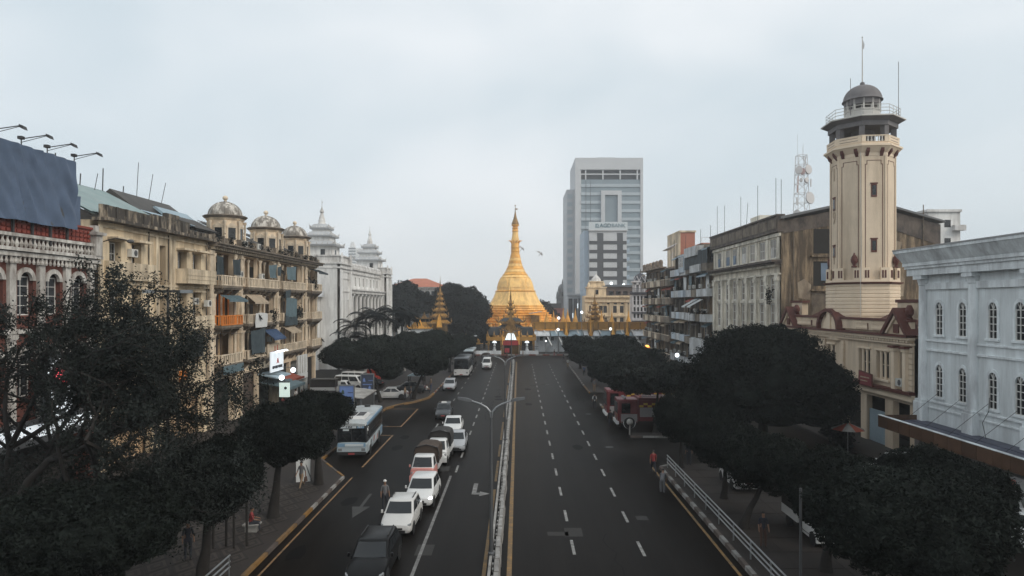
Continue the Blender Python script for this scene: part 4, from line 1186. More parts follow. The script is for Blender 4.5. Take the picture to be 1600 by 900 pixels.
MB().prism([(-.1, .1), (2.1, .1), (2.0, 1.0), (0, 1.2)], 'y', -.32, -.302).build('face', 'sign_crimson', o)
for k in range(2):
    MB().box(.25, 1.75 - .3 * k, -.33, -.322, .7 - .3 * k, .8 - .3 * k).build('lettering', 'cream_trim', o)
# tower: octagon
tw = thing('fire_tower', 'tall cream octagonal fire watch tower with domed lookout on top', 'tower', (33.05, 65.6, 0), 0, None, (.85, .85, 1))
def octa(b, prof):
    return b.lathe([(r / math.cos(R(22.5)), z) for r, z in prof], 8, 0, 0, R(22.5 - 5))
ROT = -5
MB_t = octa(MB(), [(3.45, 8.5), (3.45, 15.0)])
base = MB_t.build('base', 'station_cream', tw)
for k in range(9):
    octa(MB(), [(3.46, 11.35 + k * .42), (3.5, 11.4 + k * .42), (3.5, 11.68 + k * .42), (3.46, 11.72 + k * .42)]).build('course', 'station_trim', base)
octa(MB(), [(3.5, 14.98), (3.75, 15.1), (3.8, 15.28), (3.4, 15.3)]).build('string_course', 'oxblood', base)
octa(MB(), [(3.5, 15.305), (3.5, 15.6), (3.2, 15.65)]).build('ledge', 'station_trim', base)
sh = octa(MB(), [(3.05, 15.4), (3.05, 27.2)]).build('shaft', 'station_cream', tw)
half = 3.05 * math.tan(R(22.5))
def face_obj(f, name, m, par, mb):
    a = R(45 * f + ROT - 90)
    return put(mb.mesh(name, m), name, par, (3.05 * math.cos(a), 3.05 * math.sin(a), 0), a + HP)
for f in range(8):
    # slim maroon grooves round the recessed panel
    g = MB().box(-half + .34, -half + .4, -.025, .02, 15.9, 26.2).box(half - .4, half - .34, -.025, .02, 15.9, 26.2).box(-half + .55, half - .55, -.025, .02, 26.5, 26.56)
    g.box(-half + .401, -half + .56, -.025, .02, 26.15, 26.2).box(half - .56, half - .401, -.025, .02, 26.15, 26.2).box(-half + .501, -half + .56, -.026, .02, 26.201, 26.55).box(half - .56, half - .501, -.026, .02, 26.201, 26.55)
    face_obj(f, 'panel_groove', 'oxblood', sh, g)
    for s in (-1, 1):
        face_obj(f, 'corner_strip', 'station_trim', sh, MB().box(s * half - .12 * (s > 0) - .0, s * half + .12 * (s < 0), -.07, .0, 15.7, 27.1))
    if f in (2, 4, 6):
        for z in (19.0, 23.9) if f == 2 else (18.6, 23.0):
            w_ = face_obj(f, 'tower_window', 'oxblood', sh, MB().box(-.32, .32, -.05, .03, z - .62, z + .52).box(-.38, .38, -.09, .02, z + .521, z + .64))
            o2 = put(MB().box(-.22, .22, -.062, -.052, z - .45, z + .4).mesh('pane', 'glass_dark'), 'pane', w_)
# windows actually in view: the face turned to the right of the view and the left edge
for f, zs in ((0, (19.0, 23.9)),):
    for z in zs:
        w_ = face_obj(f, 'tower_window', 'oxblood', sh, MB().box(-.3, .3, -.05, .03, z - .62, z + .52).box(-.38, .38, -.09, .02, z + .521, z + .64))
        put(MB().box(-.2, .2, -.062, -.052, z - .45, z + .4).mesh('pane', 'glass_dark'), 'pane', w_)
mat('digit_tan', (0.40, 0.31, 0.22), 0.8, 0.1)
for ch, z in (('1', 24.6), ('9', 20.2), ('1', 16.9)):
    a = R(45 * 7 + ROT - 90 + 0)
# parapet with urns at the shaft foot
pr = MB()
for f in range(8):
    a = R(45 * f + ROT - 90)
    hw = 3.45 * math.tan(R(22.5))
    o = put(MB().box(-hw, -.55, -.12, .1, 15.655, 16.6).box(.55, hw, -.12, .1, 15.655, 16.6).box(-hw, hw, -.14, .12, 15.601, 15.659).mesh('parapet', 'station_trim'), 'parapet', tw, (3.35 * math.cos(a), 3.35 * math.sin(a), 0), a + HP)
    for s in (-1, 1):
        for q in range(2):
            put(MB().box(s * (.75 + .28 * q) - .08, s * (.75 + .28 * q) + .08, -.16, -.121, 15.8, 16.4).mesh('slot', 'oxblood'), 'slot', o)
urn = MB().lathe([(.28, 16.65), (.3, 16.75), (.14, 16.85), (.18, 17.0), (.33, 17.3), (.36, 17.6), (.28, 17.75), (.3, 17.82), (.12, 18.1), (.05, 18.35)], 12).mesh('urn', 'oxblood', True)
for f in range(8):
    a = R(45 * f + ROT - 90)
    if f % 2 == 1:
        put(urn, 'urn', tw, (3.4 * math.cos(a + .17), 3.4 * math.sin(a + .17), 0))
for f in (0, 1, 7):
    pass
# corbelled gallery
octa(MB(), [(3.05, 27.0), (3.12, 27.1), (3.12, 27.3), (3.6, 27.75), (3.72, 27.8), (3.72, 27.95), (3.4, 28.0)]).build('corbel_cornice', 'station_trim', tw)
for f in range(8):
    for s in (-1, 1):
        face_obj(f, 'bracket', 'oxblood', tw, MB().prism([(-.0, 27.0), (-.42, 27.4), (-.45, 27.68), (-.0, 27.68)], 'x', s * .75 - .17, s * .75 + .17))
gl = octa(MB(), [(3.35, 28.0), (3.35, 28.25)]).build('gallery_floor', 'station_trim', tw)
for f in range(8):
    a = R(45 * f + ROT - 90); hw = 3.35 * math.tan(R(22.5))
    pos = (3.35 * math.cos(a), 3.35 * math.sin(a), 0)
    if f in (0, 2, 4):
        p = MB().box(-hw, -hw + .4, -.06, .12, 28.25, 29.0).box(hw - .4, hw, -.06, .12, 28.25, 29.0)
        p = put(p.mesh('gallery_parapet', 'station_trim'), 'gallery_parapet', tw, pos, a + HP)
        put(MB().box(-hw, hw, -.08, .14, 29.0, 29.12).box(-hw + .4, hw - .4, -.05, .11, 28.251, 28.33).mesh('rail', 'oxblood' if 0 else 'station_trim'), 'rail', p)
        for q in range(5):
            put(MB().lathe([(.06, 28.33), (.1, 28.5), (.05, 28.7), (.09, 28.9), (.09, 29.0)], 8, -hw + .65 + q * .37, .03).mesh('baluster', 'tower_white', True), 'baluster', p)
    else:
        p = put(MB().box(-hw, hw, -.06, .12, 28.25, 29.0).box(-hw, hw, -.08, .14, 29.0, 29.12).mesh('gallery_parapet', 'station_trim'), 'gallery_parapet', tw, pos, a + HP)
        put(MB().box(-hw + .4, hw - .4, -.075, -.061, 28.45, 28.5).box(-hw + .4, hw - .4, -.075, -.061, 28.8, 28.85).mesh('groove', 'oxblood'), 'groove', p)
    a2 = a + R(22.5)
    put(MB().box(-.3, .3, -.28, .28, 28.26, 31.0).mesh('pier', 'tower_grey'), 'pier', tw, (3.1 * math.cos(a2), 3.1 * math.sin(a2), 0), a2)
octa(MB(), [(2.9, 30.4), (3.3, 30.4), (3.3, 30.99), (2.9, 30.99)]).build('gallery_lintel', 'tower_grey', tw)
octa(MB(), [(1.1, 28.26), (1.1, 30.98)]).build('stair_core', 'tower_grey', tw)
octa(MB(), [(3.4, 31.0), (3.95, 31.35), (3.95, 31.5), (2.0, 31.75)]).build('gallery_roof', 'tower_grey', tw)
octa(MB(), [(3.96, 31.36), (4.0, 31.4), (4.0, 31.52), (3.96, 31.54)]).build('roof_edge', 'tower_white', tw)
rr_ = MB()
for f in range(8):
    a, b_ = R(45 * f + ROT - 67.5), R(45 * (f + 1) + ROT - 67.5)
    for z in (31.95, 32.25, 32.55):
        rr_.tube((3.75 * math.cos(a), 3.75 * math.sin(a), z), (3.75 * math.cos(b_), 3.75 * math.sin(b_), z), .03)
    for q in range(3):
        c = a + (b_ - a) * q / 3
        p0 = Vector((3.75 * math.cos(a), 3.75 * math.sin(a), 0)).lerp(Vector((3.75 * math.cos(b_), 3.75 * math.sin(b_), 0)), q / 3)
        rr_.tube((p0.x, p0.y, 31.45), (p0.x, p0.y, 32.55), .025)
rr_.build('roof_railing', 'tower_white', tw)
MB().lathe([(1.85, 31.6), (1.85, 32.5), (1.92, 32.52), (1.92, 32.6), (1.8, 32.6)], 12, 0, 0, R(8)).build('lantern_base', 'tower_white', tw)
for k in range(12):
    a = R(30 * k + 8)
    MB().box(-.11, .11, -.08, .08, 32.6, 34.0).build('lantern_post', 'tower_white', tw, (1.78 * math.cos(a), 1.78 * math.sin(a), 0), a)
MB().lathe([(1.4, 33.3), (1.9, 33.3), (1.9, 34.0), (1.4, 34.0)], 12, 0, 0, R(8)).build('lantern_band', 'tower_grey', tw)
MB().lathe([(2.12, 33.95), (2.12, 34.02)] + [(2.02 * math.cos(R(q)), 34.02 + 1.85 * math.sin(R(q))) for q in range(4, 88, 8)] + [(.2, 35.9), (.26, 36.0), (.24, 36.15), (.06, 36.3)], 24).build('dome', 'tower_grey', tw, smooth=True)
MB().tube((0, 0, 36.2), (0, 0, 40.6), .07, .04).ball((0, 0, 40.6), .1, 8, 6).build('flag_pole', 'tower_white', tw)
MB().prism([(0.05, 40.3), (.25, 39.9), (.2, 39.5), (.05, 39.4)], 'y', -.015, .015).build('flag', 'hall_roof', tw)
for x, y, h in ((-2.6, -2.6, 35.8), (2.75, -2.4, 37.5), (3.0, 2.4, 34.5)):
    MB().tube((x, y, 31.7), (x, y, h), .03).build('antenna', 'tower_grey', tw)
# heights of the upper storeys
def remap(par, xs, ys, seen):
    for ch in par.children_recursive:
        if ch.type == 'MESH' and ch.data.name not in seen:
            seen.add(ch.data.name)
            n = len(ch.data.vertices); c_ = np.empty(n * 3, np.float32)
            ch.data.vertices.foreach_get('co', c_)
            c_ = c_.reshape(-1, 3); c_[:, 2] = np.interp(c_[:, 2], xs, ys)
            ch.data.vertices.foreach_set('co', c_.ravel()); ch.data.update()
remap(tw, [8.5, 15.0, 15.66, 16.6, 18.35, 26.5, 27.0, 28.0, 29.12, 31.0, 31.5, 32.55, 34.0, 36.3, 40.6], [8.5, 13.8, 14.2, 15.3, 16.7, 25.2, 25.6, 26.7, 27.5, 28.9, 29.25, 30.3, 31.4, 33.3, 37.6], set())
# the digits run down the narrow face that looks left
fa = R(45 * 6 + ROT - 90)
for ch, z in (('1', 24.3), ('9', 20.2), ('1', 16.3)):
    n = Vector((math.cos(fa), math.sin(fa), 0))
    p = n * 3.08
    text('digit', ch, 1.7, 'digit_tan', tw, (p.x, p.y, z), rot=(R(90), 0, fa + HP), ext=.02, bold=.03)
MB().path([(-1.75, -3.1, 26.0), (-1.72, -3.1, 22), (-1.7, -3.15, 16.0), (-2.1, -3.75, 14), (-2.1, -3.75, 9.8)], [.025] * 5).build('cable', 'tower_white', tw)

# ---------------- grey stone building
mat('stone_pale', (0.82, 0.76, 0.64), 0.85, 0.12, 0.4, stain=(0.2, 0.165, 0.125), amount=0.4, streak=0.15)
mat('stone_trim', (0.82, 0.77, 0.66), 0.85, 0.12, 0.6, stain=(0.17, 0.145, 0.11), amount=0.45, streak=0.3)
mat('side_wall', (0.36, 0.27, 0.175), 0.92, 0.3, 0.35, stain=(0.055, 0.042, 0.032), amount=0.7, streak=0.1, sscale=1.5, fine=0.3, sharp=.09)
mat('parapet_black', (0.07, 0.06, 0.055), 0.95, 0.35, 0.6, stain=(0.2, 0.16, 0.13), amount=0.35, streak=0.5, sscale=1.2)
mat('roof_sheet', (0.14, 0.145, 0.15), 0.7, 0.15, 0.4)
t = thing('stone_building', 'long stone building with tall window bays and a streaked brown end wall', 'building', (30, 105, 0), HM)
W7 = 27.0
cs = [3.1, 7.1, 10.3, 14.1, 17.4, 21.0, 24.6]
holes = []
for c in cs:
    holes += [(c - 1.0, c + 1.0, 17.3, 19.5), (c - 1.0, c + 1.0, 12.4, 15.1), (c - 1.0, c + 1.0, 8.6, 12.0), (c - 1.0, c + 1.0, 4.6, 8.0)]
MB().wall(0, W7, 0, 20.2, holes, 0, .4).build('wall', 'stone_pale', t)
MB().box(.3, W7 - .1, 1.2, 1.3, 0, 20).build('inner_wall', 'hall_inner', t)
mat('stone_pane', (0.2, 0.175, 0.145), .3, .3, .6, rnd=.35)
mat('blue_shutter', (0.16, 0.22, 0.30), 0.7, 0.2, 1, rnd=.2)
for k, c in enumerate(cs):
    window(t, c - 1.0, c + 1.0, 17.3, 19.5, .1, fm='frame_white', gm='stone_pane', nx=3, nz=2, f=.12)
    if k in (0, 1, 2, 3, 6):
        MB().box(c - .8, c + .2 + .5 * (k % 2), .05, .09, 17.4, 18.6).build('shutter', 'blue_shutter' if k < 3 else 'hall_trim', t)
    for z0, z1, n in ((12.4, 15.1, 3), (8.6, 12.0, 3), (4.6, 8.0, 3)):
        window(t, c - 1.0, c + 1.0, z0, z1, .12, fm='frame_white', gm='stone_pane', nx=2, nz=n, f=.16)
    MB().box(c - 1.1, c + 1.1, -.12, .0, 12.03, 12.37).build('spandrel', 'stone_trim', t)
for c in [1.0] + [(a + b_) / 2 for a, b_ in zip(cs[:-1], cs[1:])] + [26.3]:
    MB().box(c - .42, c + .42, -.3, 0, 1, 14.6).box(c - .55, c + .55, -.4, 0, 14.6, 15.0).box(c - .5, c + .5, -.35, 0, 15.001, 15.3).build('pilaster', 'stone_trim', t)
    MB().box(c - .3, c + .3, -.08, 0, 17.2, 19.7).build('pilaster', 'stone_trim', t)
MB().box(0, W7, -.3, 0, 15.301, 15.5).box(0, W7, -.2, 0, 19.72, 20.1).build('moulding', 'stone_trim', t)
MB().box(-.3, W7 + .3, -1.15, 0, 16.75, 17.0).box(-.2, W7 + .2, -.8, 0, 16.5, 16.749).build('ledge', 'parapet_black', t)
dn = MB()
for k in range(44):
    dn.box(.2 + k * .61, .45 + k * .61, -.65, -.01, 16.25, 16.499)
dn.build('dentil', 'stone_trim', t, kind='stuff')
MB().box(-.1, W7 + .1, -.45, .3, 20.2, 22.0).box(-.2, W7 + .2, -.6, .4, 22.0, 22.2).build('parapet', 'parapet_black', t)
for k in range(9):
    MB().box(.3 + 3 * k, 2.9 + 3 * k, -.5, -.46, 20.6, 21.7).build('parapet_panel', 'black_mould', t)
# end wall (faces camera)
ew = MB().prism([(0, 0), (18.0, 0), (18.0, 20.9), (9.5, 23.2), (.0, 21.4)], 'x', W7 - .35, W7)
ew.build('end_wall', 'side_wall', t)
MB().prism([(.2, 21.3), (9.5, 23.4), (18.2, 21.0), (18.2, 18.6), (9.5, 21.5), (.2, 20.0)], 'x', W7 + .005, W7 + .06).build('end_wall_band', 'parapet_black', t)
for z, zz in ((14.5, 0), (10.4, 1), (18.2, 2)):
    MB().box(W7 - .1, W7 + .012, 3.7, 5.6, z - .5, z + 2.3).build('end_window', 'void', t)
MB().box(W7 + .014, W7 + .05, 4.55, 5.3, 14.6, 16.6).build('shutter', 'blue_shutter', t)
MB().box(W7 + .002, W7 + .02, 3.5, 5.8, 5, 13.2).build('end_bay', 'black_mould', t)  # flat dark sheet painted in for the shaded void of this bay
for z in (9.2, 13.4, 17.3):
    MB().box(W7, W7 + .35, 3.4, 5.9, z, z + .22).build('end_ledge', 'side_wall', t)
for y_ in (1.4, 9.5, 16.2):
    MB().tube((W7 + .12, y_, 2), (W7 + .12, y_, 20.0 + .2 * y_), .06).build('drain_pipe', 'black_mould', t)
mat('patch_plaster', (0.42, 0.35, 0.26), .9, .25, .8, stain=(.15, .11, .08), amount=.5, streak=.3)
for y_, z_, a_, b_ in ((2.0, 12.6, 1.3, 2.2), (7.5, 15.4, 2.1, 1.2), (12.4, 13.0, 1.6, 2.6), (11.0, 18.3, 2.6, 1.0), (15.9, 15.8, 1.5, 1.9), (7.2, 9.4, 2.4, 1.6)):
    MB().prism([(y_, z_), (y_ + a_, z_ - .2), (y_ + a_ * 1.1, z_ + b_ * .7), (y_ + a_ * .5, z_ + b_), (y_ - .1, z_ + b_ * .8)], 'x', W7 + .002, W7 + .02).build('plaster_patch', 'patch_plaster', t)
ac(W7 - 1.2, 3, 3, t).location = (W7 + .45, 8.6, 12.2)
MB().box(.0, 1.0, .4, 20, 0, 20).build('far_wall', 'side_wall', t)
MB().prism([(-.2, 21.9), (9.5, 24.0), (18.5, 21.4), (18.5, 21.2), (9.5, 23.75), (-.2, 21.6)], 'x', -.2, W7 + .5).build('roof', 'roof_sheet', t)
MB().box(2, 6, 5, 8, 22, 24.8).build('roof_room', 'stone_pale', t)
for x, y, h in ((26, -.2, 26.5), (26.3, .3, 26.3), (18, .5, 27), (12, .3, 26.5), (5, .2, 26.3), (1.0, .3, 26.8), (9, 2, 26.0)):
    MB().tube((x, y, 21.8), (x + (.8 if x == 9 else 0), y, h), .03).build('aerial', 'iron', t)
leaf_tuft(t, 24.8, -.6, 12.4, .5, 1.2, 260, 77, 'foliage_dark', .12)
# radio mast
mat('mast_grey', (0.55, 0.53, 0.52), 0.6, 0.1)
mat('mast_red', (0.45, 0.33, 0.31), 0.6, 0.1)  # mast grey and red washed out; distance haze is put into their colour
o = thing('radio_mast', 'lattice radio mast with round dishes rising behind the stone building', 'mast', (40.2, 97, 22.2), 0, None, (.78, .78, 1))
fr = MB()
for z in range(8):
    z0, z1 = z * 1.35, (z + 1) * 1.35
    h0, h1 = 1.15 - .05 * z, 1.1 - .05 * z
    for sx, sy in ((1, 1), (1, -1), (-1, -1), (-1, 1)):
        fr.tube((sx * h0, sy * h0, z0), (sx * h1, sy * h1, z1), .06, n=4)
        ax, ay = (sy, -sx)
        fr.tube((sx * h0, sy * h0, z0), (ax * h1, ay * h1, z1), .035, n=4)
        fr.tube((sx * h1, sy * h1, z1), (ax * h1, ay * h1, z1), .04, n=4)
fr.build('lattice', 'mast_grey', o)
for k, (x, y, z, r) in enumerate(((-.9, -.9, 8.6, .62), (.9, -.9, 8.7, .72), (-.3, -1.0, 8.4, .5), (1.25, -.8, 4.7, .9), (-1.2, -.8, 2.4, .68), (1.1, -1.0, 1.6, .75), (-.5, -.9, 7.2, .3), (.6, -.9, 7.2, .4))):
    dd = MB().lathe([(.02, .02), (r * .95, .0), (r, -.12), (r * .9, -.35), (r * .3, -.55), (.02, -.56)], 18)
    put(dd.mesh('mast_dish', ('mast_grey', 'mast_grey', 'mast_red')[k % 3], True), 'mast_dish', o, (x, y - .2, z), rot=(R(80), 0, R(-25 if x < 0 else 15)))
for k, (x, z) in enumerate(((-1.3, 3.6), (-1.2, 5.4), (1.2, 6.2), (-1.1, 6.6), (.2, 9.4))):
    MB().box(x - .09, x + .09, -1.3, -1.15, z, z + 1.1).build('panel_antenna', 'mast_red' if k % 2 else 'mast_grey', o)
for x, y, h in ((-.7, 0, 13.8), (.5, .4, 12.6), (.1, -.4, 11.9)):
    MB().tube((x, y, 10.2), (x, y, h), .025).build('whip_antenna', 'mast_grey', o)
# far pale block right of the tower
o = thing('pale_flats', 'far pale block of flats above the roofs right of the tower', 'building', (69.5, 112, 0))
MB().box(-2.3, 3, 0, 10, 0, 27).box(-2.6, 3.1, -.3, 10, 27, 27.4).build('wall', 'hall_white', o)
for k in range(4):
    MB().box(-1.6, -.6, -.05, .05, 15.5 + 3 * k, 16.7 + 3 * k).build('window', 'glass_dark', o)
    MB().box(.4, 1.4, -.05, .05, 15.5 + 3 * k, 16.7 + 3 * k).build('window', 'glass_dark', o)
    MB().box(1.6, 3.4, -.9, 0, 14.9 + 3 * k, 15.8 + 3 * k).build('balcony', 'hall_trim', o)
# ---------------- apartments
mat('flat_dirty', (0.34, 0.29, 0.23), 0.9, 0.2, 0.5, stain=(0.06, 0.05, 0.04), amount=0.65, streak=0.2)
mat('flat_white', (0.64, 0.66, 0.67), 0.85, 0.14, 0.6, stain=(0.17, 0.16, 0.15), amount=0.45, streak=0.2)
mat('flat_brown', (0.36, 0.275, 0.2), 0.9, 0.2, 0.6, stain=(0.065, 0.05, 0.04), amount=0.6, streak=0.25)
mat('flat_blue', (0.55, 0.62, 0.68), 0.8, 0.12, 0.6, stain=(0.2, 0.2, 0.2), amount=0.3, streak=0.2)
mat('brick_orange', (0.38, 0.15, 0.10), 0.85, 0.15, 0.6)
rr = random.Random(33)
def flats(name, label, y0, w, h, floors, wm, bm, seed, bands, first=1.0):
    rr = random.Random(seed)
    t = thing(name, label, 'building', (30, y0, 0), HM)
    fh = (h - first) / floors
    holes = []
    n = max(2, int(w / 3.2)); bw = w / n
    for f in range(floors):
        for k in range(n):
            holes.append((k * bw + .25, (k + 1) * bw - .25, first + f * fh + .35, first + (f + 1) * fh - .35))
    MB().wall(0, w, 0, h, holes, 0, .35).box(0, .2, .35, 14, 0, h).box(w - .2, w, .35, 14, 0, h).box(.2, w - .2, .4, 14, h - .2, h).build('wall', wm, t)
    MB().box(.2, w - .2, 1.6, 1.7, 0, h - .3).build('back_wall', 'tan_inner', t)
    for f in range(floors):
        z = first + f * fh
        MB().box(.2, w - .2, .36, 1.6, z - .05, z + .3).build('floor_slab', wm, t)
        for k in range(n):
            x0, x1 = k * bw + .1, (k + 1) * bw - .1
            m = bm[(f + k) % len(bm)]
            out = rr.choice([.8, 1.0, 1.2])
            b_ = MB().box(x0, x1, -out, -.005, z - .1, z + .12).box(x0, x1, -out, -out + .1, z + .121, z + 1.1).box(x0, x0 + .08, -out + .101, -.005, z + .121, z + 1.1).box(x1 - .08, x1, -out + .101, -.005, z + .121, z + 1.1).build('balcony', m, t)
            if bands:
                MB().box(x0 - .05, x1 + .05, -out - .05, -out + .15, z + 1.101, z + 1.2).build('coping', bands, b_)
            q = rr.random()
            if q < .35:
                window(t, x0 + .3, x1 - .3, z + .5, z + fh - .5, .5, fm=rr.choice(['frame_white', 'frame_dark']), nx=3, nz=2)
            elif q < .6:
                tarp(x0 + .2, x0 + (x1 - x0) * .6, -.2, z + 1.0, z + fh - .4, rr.choice(['tarp_dark', 'awning_slate', 'sheet_white', 'frame_dark']), t, seed * 31 + f * 7 + k, 'curtain', .05)
            if rr.random() < .5:
                put(rr.choice([door_me, dor_me2]), 'door', t, (x0 + rr.uniform(.2, 1.2), 1.5, z + .3))
            if rr.random() < .4:
                awning(x0 + .1, x1 - .1, -.02, z + fh - .35, rr.uniform(.7, 1.2), rr.uniform(.25, .5), rr.choice(['awning_slate', 'tin_blue', 'tin_dark', 'shop_red', 'awning_tan']), t)
            if rr.random() < .35:
                ac(x0 + rr.uniform(.5, 1.8), -.05 if rr.random() < .5 else -.3, z + 1.6, t)
            if rr.random() < .3:
                leaf_tuft(t, x0 + rr.uniform(.6, 2), -out + .2, z + 1.15, .5, .6, 120, seed + f * 5 + k, 'foliage_dark', .12)
        if rr.random() < .6:
            MB().tube((rr.uniform(.5, w - .5), -1.2, z + 1.6), (rr.uniform(.5, w - .5), -1.25, z + 1.62), .02).build('washing_line', 'wire', t)
    return t
t1 = flats('apartment_block', 'grimy dark apartments with white balconies, caged top floor and striped awnings', 119.4, 14.4, 21.2, 5, 'flat_dirty', ['flat_white', 'flat_dirty', 'flat_white'], 4, None, 1.2)
MB().box(1, 9, -1.3, -.05, 19.8, 21.4).build('front_panel', 'flat_white', t1)
MB().box(5, 14.4, -1.35, 0, 0.2, 6.2).build('front_panel', 'flat_white', t1)
MB().box(.2, 14.2, -.95, -.9, 17.8, 20.6).build('screen', 'tarp_dark', t1)
for k in range(14):
    MB().box(.2 + k, .26 + k, -1.0, -.951, 17.8, 20.6).build('screen_bar', 'frame_dark', t1)
awning(6.0, 8.2, -.9, 12.6, 2.0, 1.1, 'sheet_white', t1); awning(9.5, 11.7, -.9, 12.6, 2.0, 1.1, 'sheet_white', t1)
t2 = flats('apartment_block', 'narrow apartments with pale blue-white balconies between brown ones', 130.7, 11.2, 21.0, 5, 'flat_dirty', ['flat_white', 'flat_blue'], 9, None, 1.5)
MB().box(7, 10.5, -1.0, -.3, 17.5, 20.3).box(6.8, 10.7, -1.1, -.2, 20.3, 20.6).build('bay_window', 'flat_blue', t2)
for k in range(3):
    window(t2, 7.2 + 1.1 * k, 8.2 + 1.1 * k, 18.4, 20.1, -1.06, nx=2, nz=2)
t3 = flats('apartment_block', 'brown balconied tenement next to the narrow pale apartments', 139, 8.1, 19.2, 5, 'flat_brown', ['flat_brown', 'flat_dirty'], 14, 'old_trim', 1.0)
t4 = flats('apartment_block', 'old brown corner tenement with rounded parapet and a roof satellite dish', 160, 20.7, 19.2, 5, 'flat_brown', ['flat_brown', 'old_trim'], 19, 'old_trim', 1.0)
pp = MB().box(-.3, 21, -1.3, .2, 19.2, 19.5)
for k in range(6):
    pp.box(.2 + 3.6 * k, 2.6 + 3.6 * k, -.9, -.5, 19.5, 20.4).lathe([(.5, 20.4), (.4, 20.8), (.1, 21.0)], 10, 1.4 + 3.6 * k, -.7)
pp.build('parapet', 'flat_brown', t4)
MB().tube((18, 2, 19), (18, 2, 22.6), .08).build('dish_post', 'mast_grey', t4)
dish(18, 1.7, 23.2, t4, 1.7, 62, 0, 'mast_grey')
for k, (par, x) in enumerate(((t1, 3), (t1, 9), (t2, 4), (t3, 3))):
    MB().tube((x, 1, 20), (x + .3, 1, 24.6), .035).build('aerial', 'iron', par)
    MB().box(x + 1, x + 3, 3, 6, 21, 22.8).build('roof_room', 'flat_dirty', par)
o = thing('orange_building', 'orange-red brick block with white corner behind the apartments', 'building', (35.6, 150, 0))
MB().box(0, 3.2, 0, 12, 0, 27.6).box(5.0, 20, 1, 12, 0, 25.4).build('wall', 'brick_orange', o)
MB().box(3.21, 4.99, .5, 12, 0, 24.8).box(-.3, 3.4, -.2, 12, 27.61, 28.0).box(-.25, 0, -.1, 12, 0, 27.6).build('corner', 'cream_trim', o)
for k in range(5):
    MB().box(5.6 + 2.6 * k, 7.6 + 2.6 * k, .9, 1.05, 23.2, 24.6).build('window', 'glass_dark', o)
rl_ = MB()
for k in range(9):
    rl_.tube((5 + 1.8 * k, 1.2, 25.4), (5 + 1.8 * k, 1.2, 26.6), .05)
rl_.tube((5, 1.2, 26.6), (20, 1.2, 26.6), .05)
rl_.build('roof_railing', 'mast_grey', o)
# ================================================================ pagoda and its island
mat('gold', (0.94, 0.48, 0.09), 0.45, 0.16, 0.6, metal=0.08, stain=(0.36, 0.16, 0.04), amount=0.35, streak=0.4, spec=0.5)
mat('gold_pale', (0.98, 0.62, 0.21), 0.45, 0.1, 0.4, metal=0.0, stain=(0.5, 0.26, 0.08), amount=0.3, streak=0.3, spec=0.5)
mat('gold_dark', (0.33, 0.19, 0.06), 0.5, 0.35, 1.2, metal=0.3, stain=(0.10, 0.055, 0.025), amount=0.5, streak=0.6, sscale=1.6)
mat('gold_eave', (0.42, 0.22, 0.05), 0.5, 0.25, 0.8, metal=0.2)
mat('slate_roof', (0.055, 0.062, 0.068), 0.75, 0.25, 0.6)
mat('banner_red', (0.35, 0.03, 0.035), 0.7, 0.15)
mat('shop_white', (0.68, 0.71, 0.73), 0.75, 0.1, 0.5, stain=(0.25, 0.25, 0.26), amount=0.3, streak=0.3)
PX, PY = -1.0, 215.0
pg = thing('pagoda', 'tall golden octagonal pagoda with tapering spire at the end of the road', 'pagoda', (PX, PY, 0))
c8 = math.cos(R(22.5))
def oct_(prof, name, m, par=pg, n=8, rot=R(22.5 + 6), smooth=False):
    k = c8 if n == 8 else 1
    return MB().lathe([(r / k, z) for r, z in prof], n, 0, 0, rot).build(name, m, par, smooth=smooth, angle=30)
oct_([(16.5, 0), (16.5, 3.0)], 'plinth', 'gold')
# terraces
z = 3.0; r = 15.2
tz = [(15.0, 3.0, 4.6), (13.6, 4.6, 6.0), (12.4, 6.0, 6.9), (11.7, 6.9, 7.7), (10.9, 7.7, 8.6), (10.1, 8.6, 9.3), (9.5, 9.3, 10.0), (8.9, 10.0, 10.7), (8.45, 10.7, 11.3)]
for r, a, b in tz:
    o = oct_([(r + .05, a), (r, a + .08), (r - .12, a + .2), (r - .12, b - .3), (r + .05, b - .2), (r + .12, b - .02), (r - .1, b)], 'terrace', 'gold' if r > 9 else 'gold_pale')
for k in range(8):      # corner stupas and little pinnacles on the terraces
    a = R(45 * k + 22.5 + 6 - 180 / 8 * 0)
    for rr_, zz, s in ((15.6, 4.6, 1.15), (13.2, 6.0, .75)):
        MB().lathe([(.75 * s, 0), (.75 * s, .3 * s), (.6 * s, .5 * s), (.55 * s, .9 * s), (.3 * s, 1.4 * s), (.16 * s, 2.0 * s), (.1 * s, 2.6 * s), (.02, 3.2 * s)], 10).build('corner_stupa', 'gold', pg, (rr_ * math.cos(a), rr_ * math.sin(a), zz), smooth=True)
    for q in (-1, 1):
        aa = a + q * R(11)
        MB().lathe([(.5, 0), (.45, .6), (.22, 1.1), (.1, 1.6), (.02, 2.1)], 8).build('corner_stupa', 'gold', pg, (15.4 * math.cos(aa), 15.4 * math.sin(aa), 4.6), smooth=True)
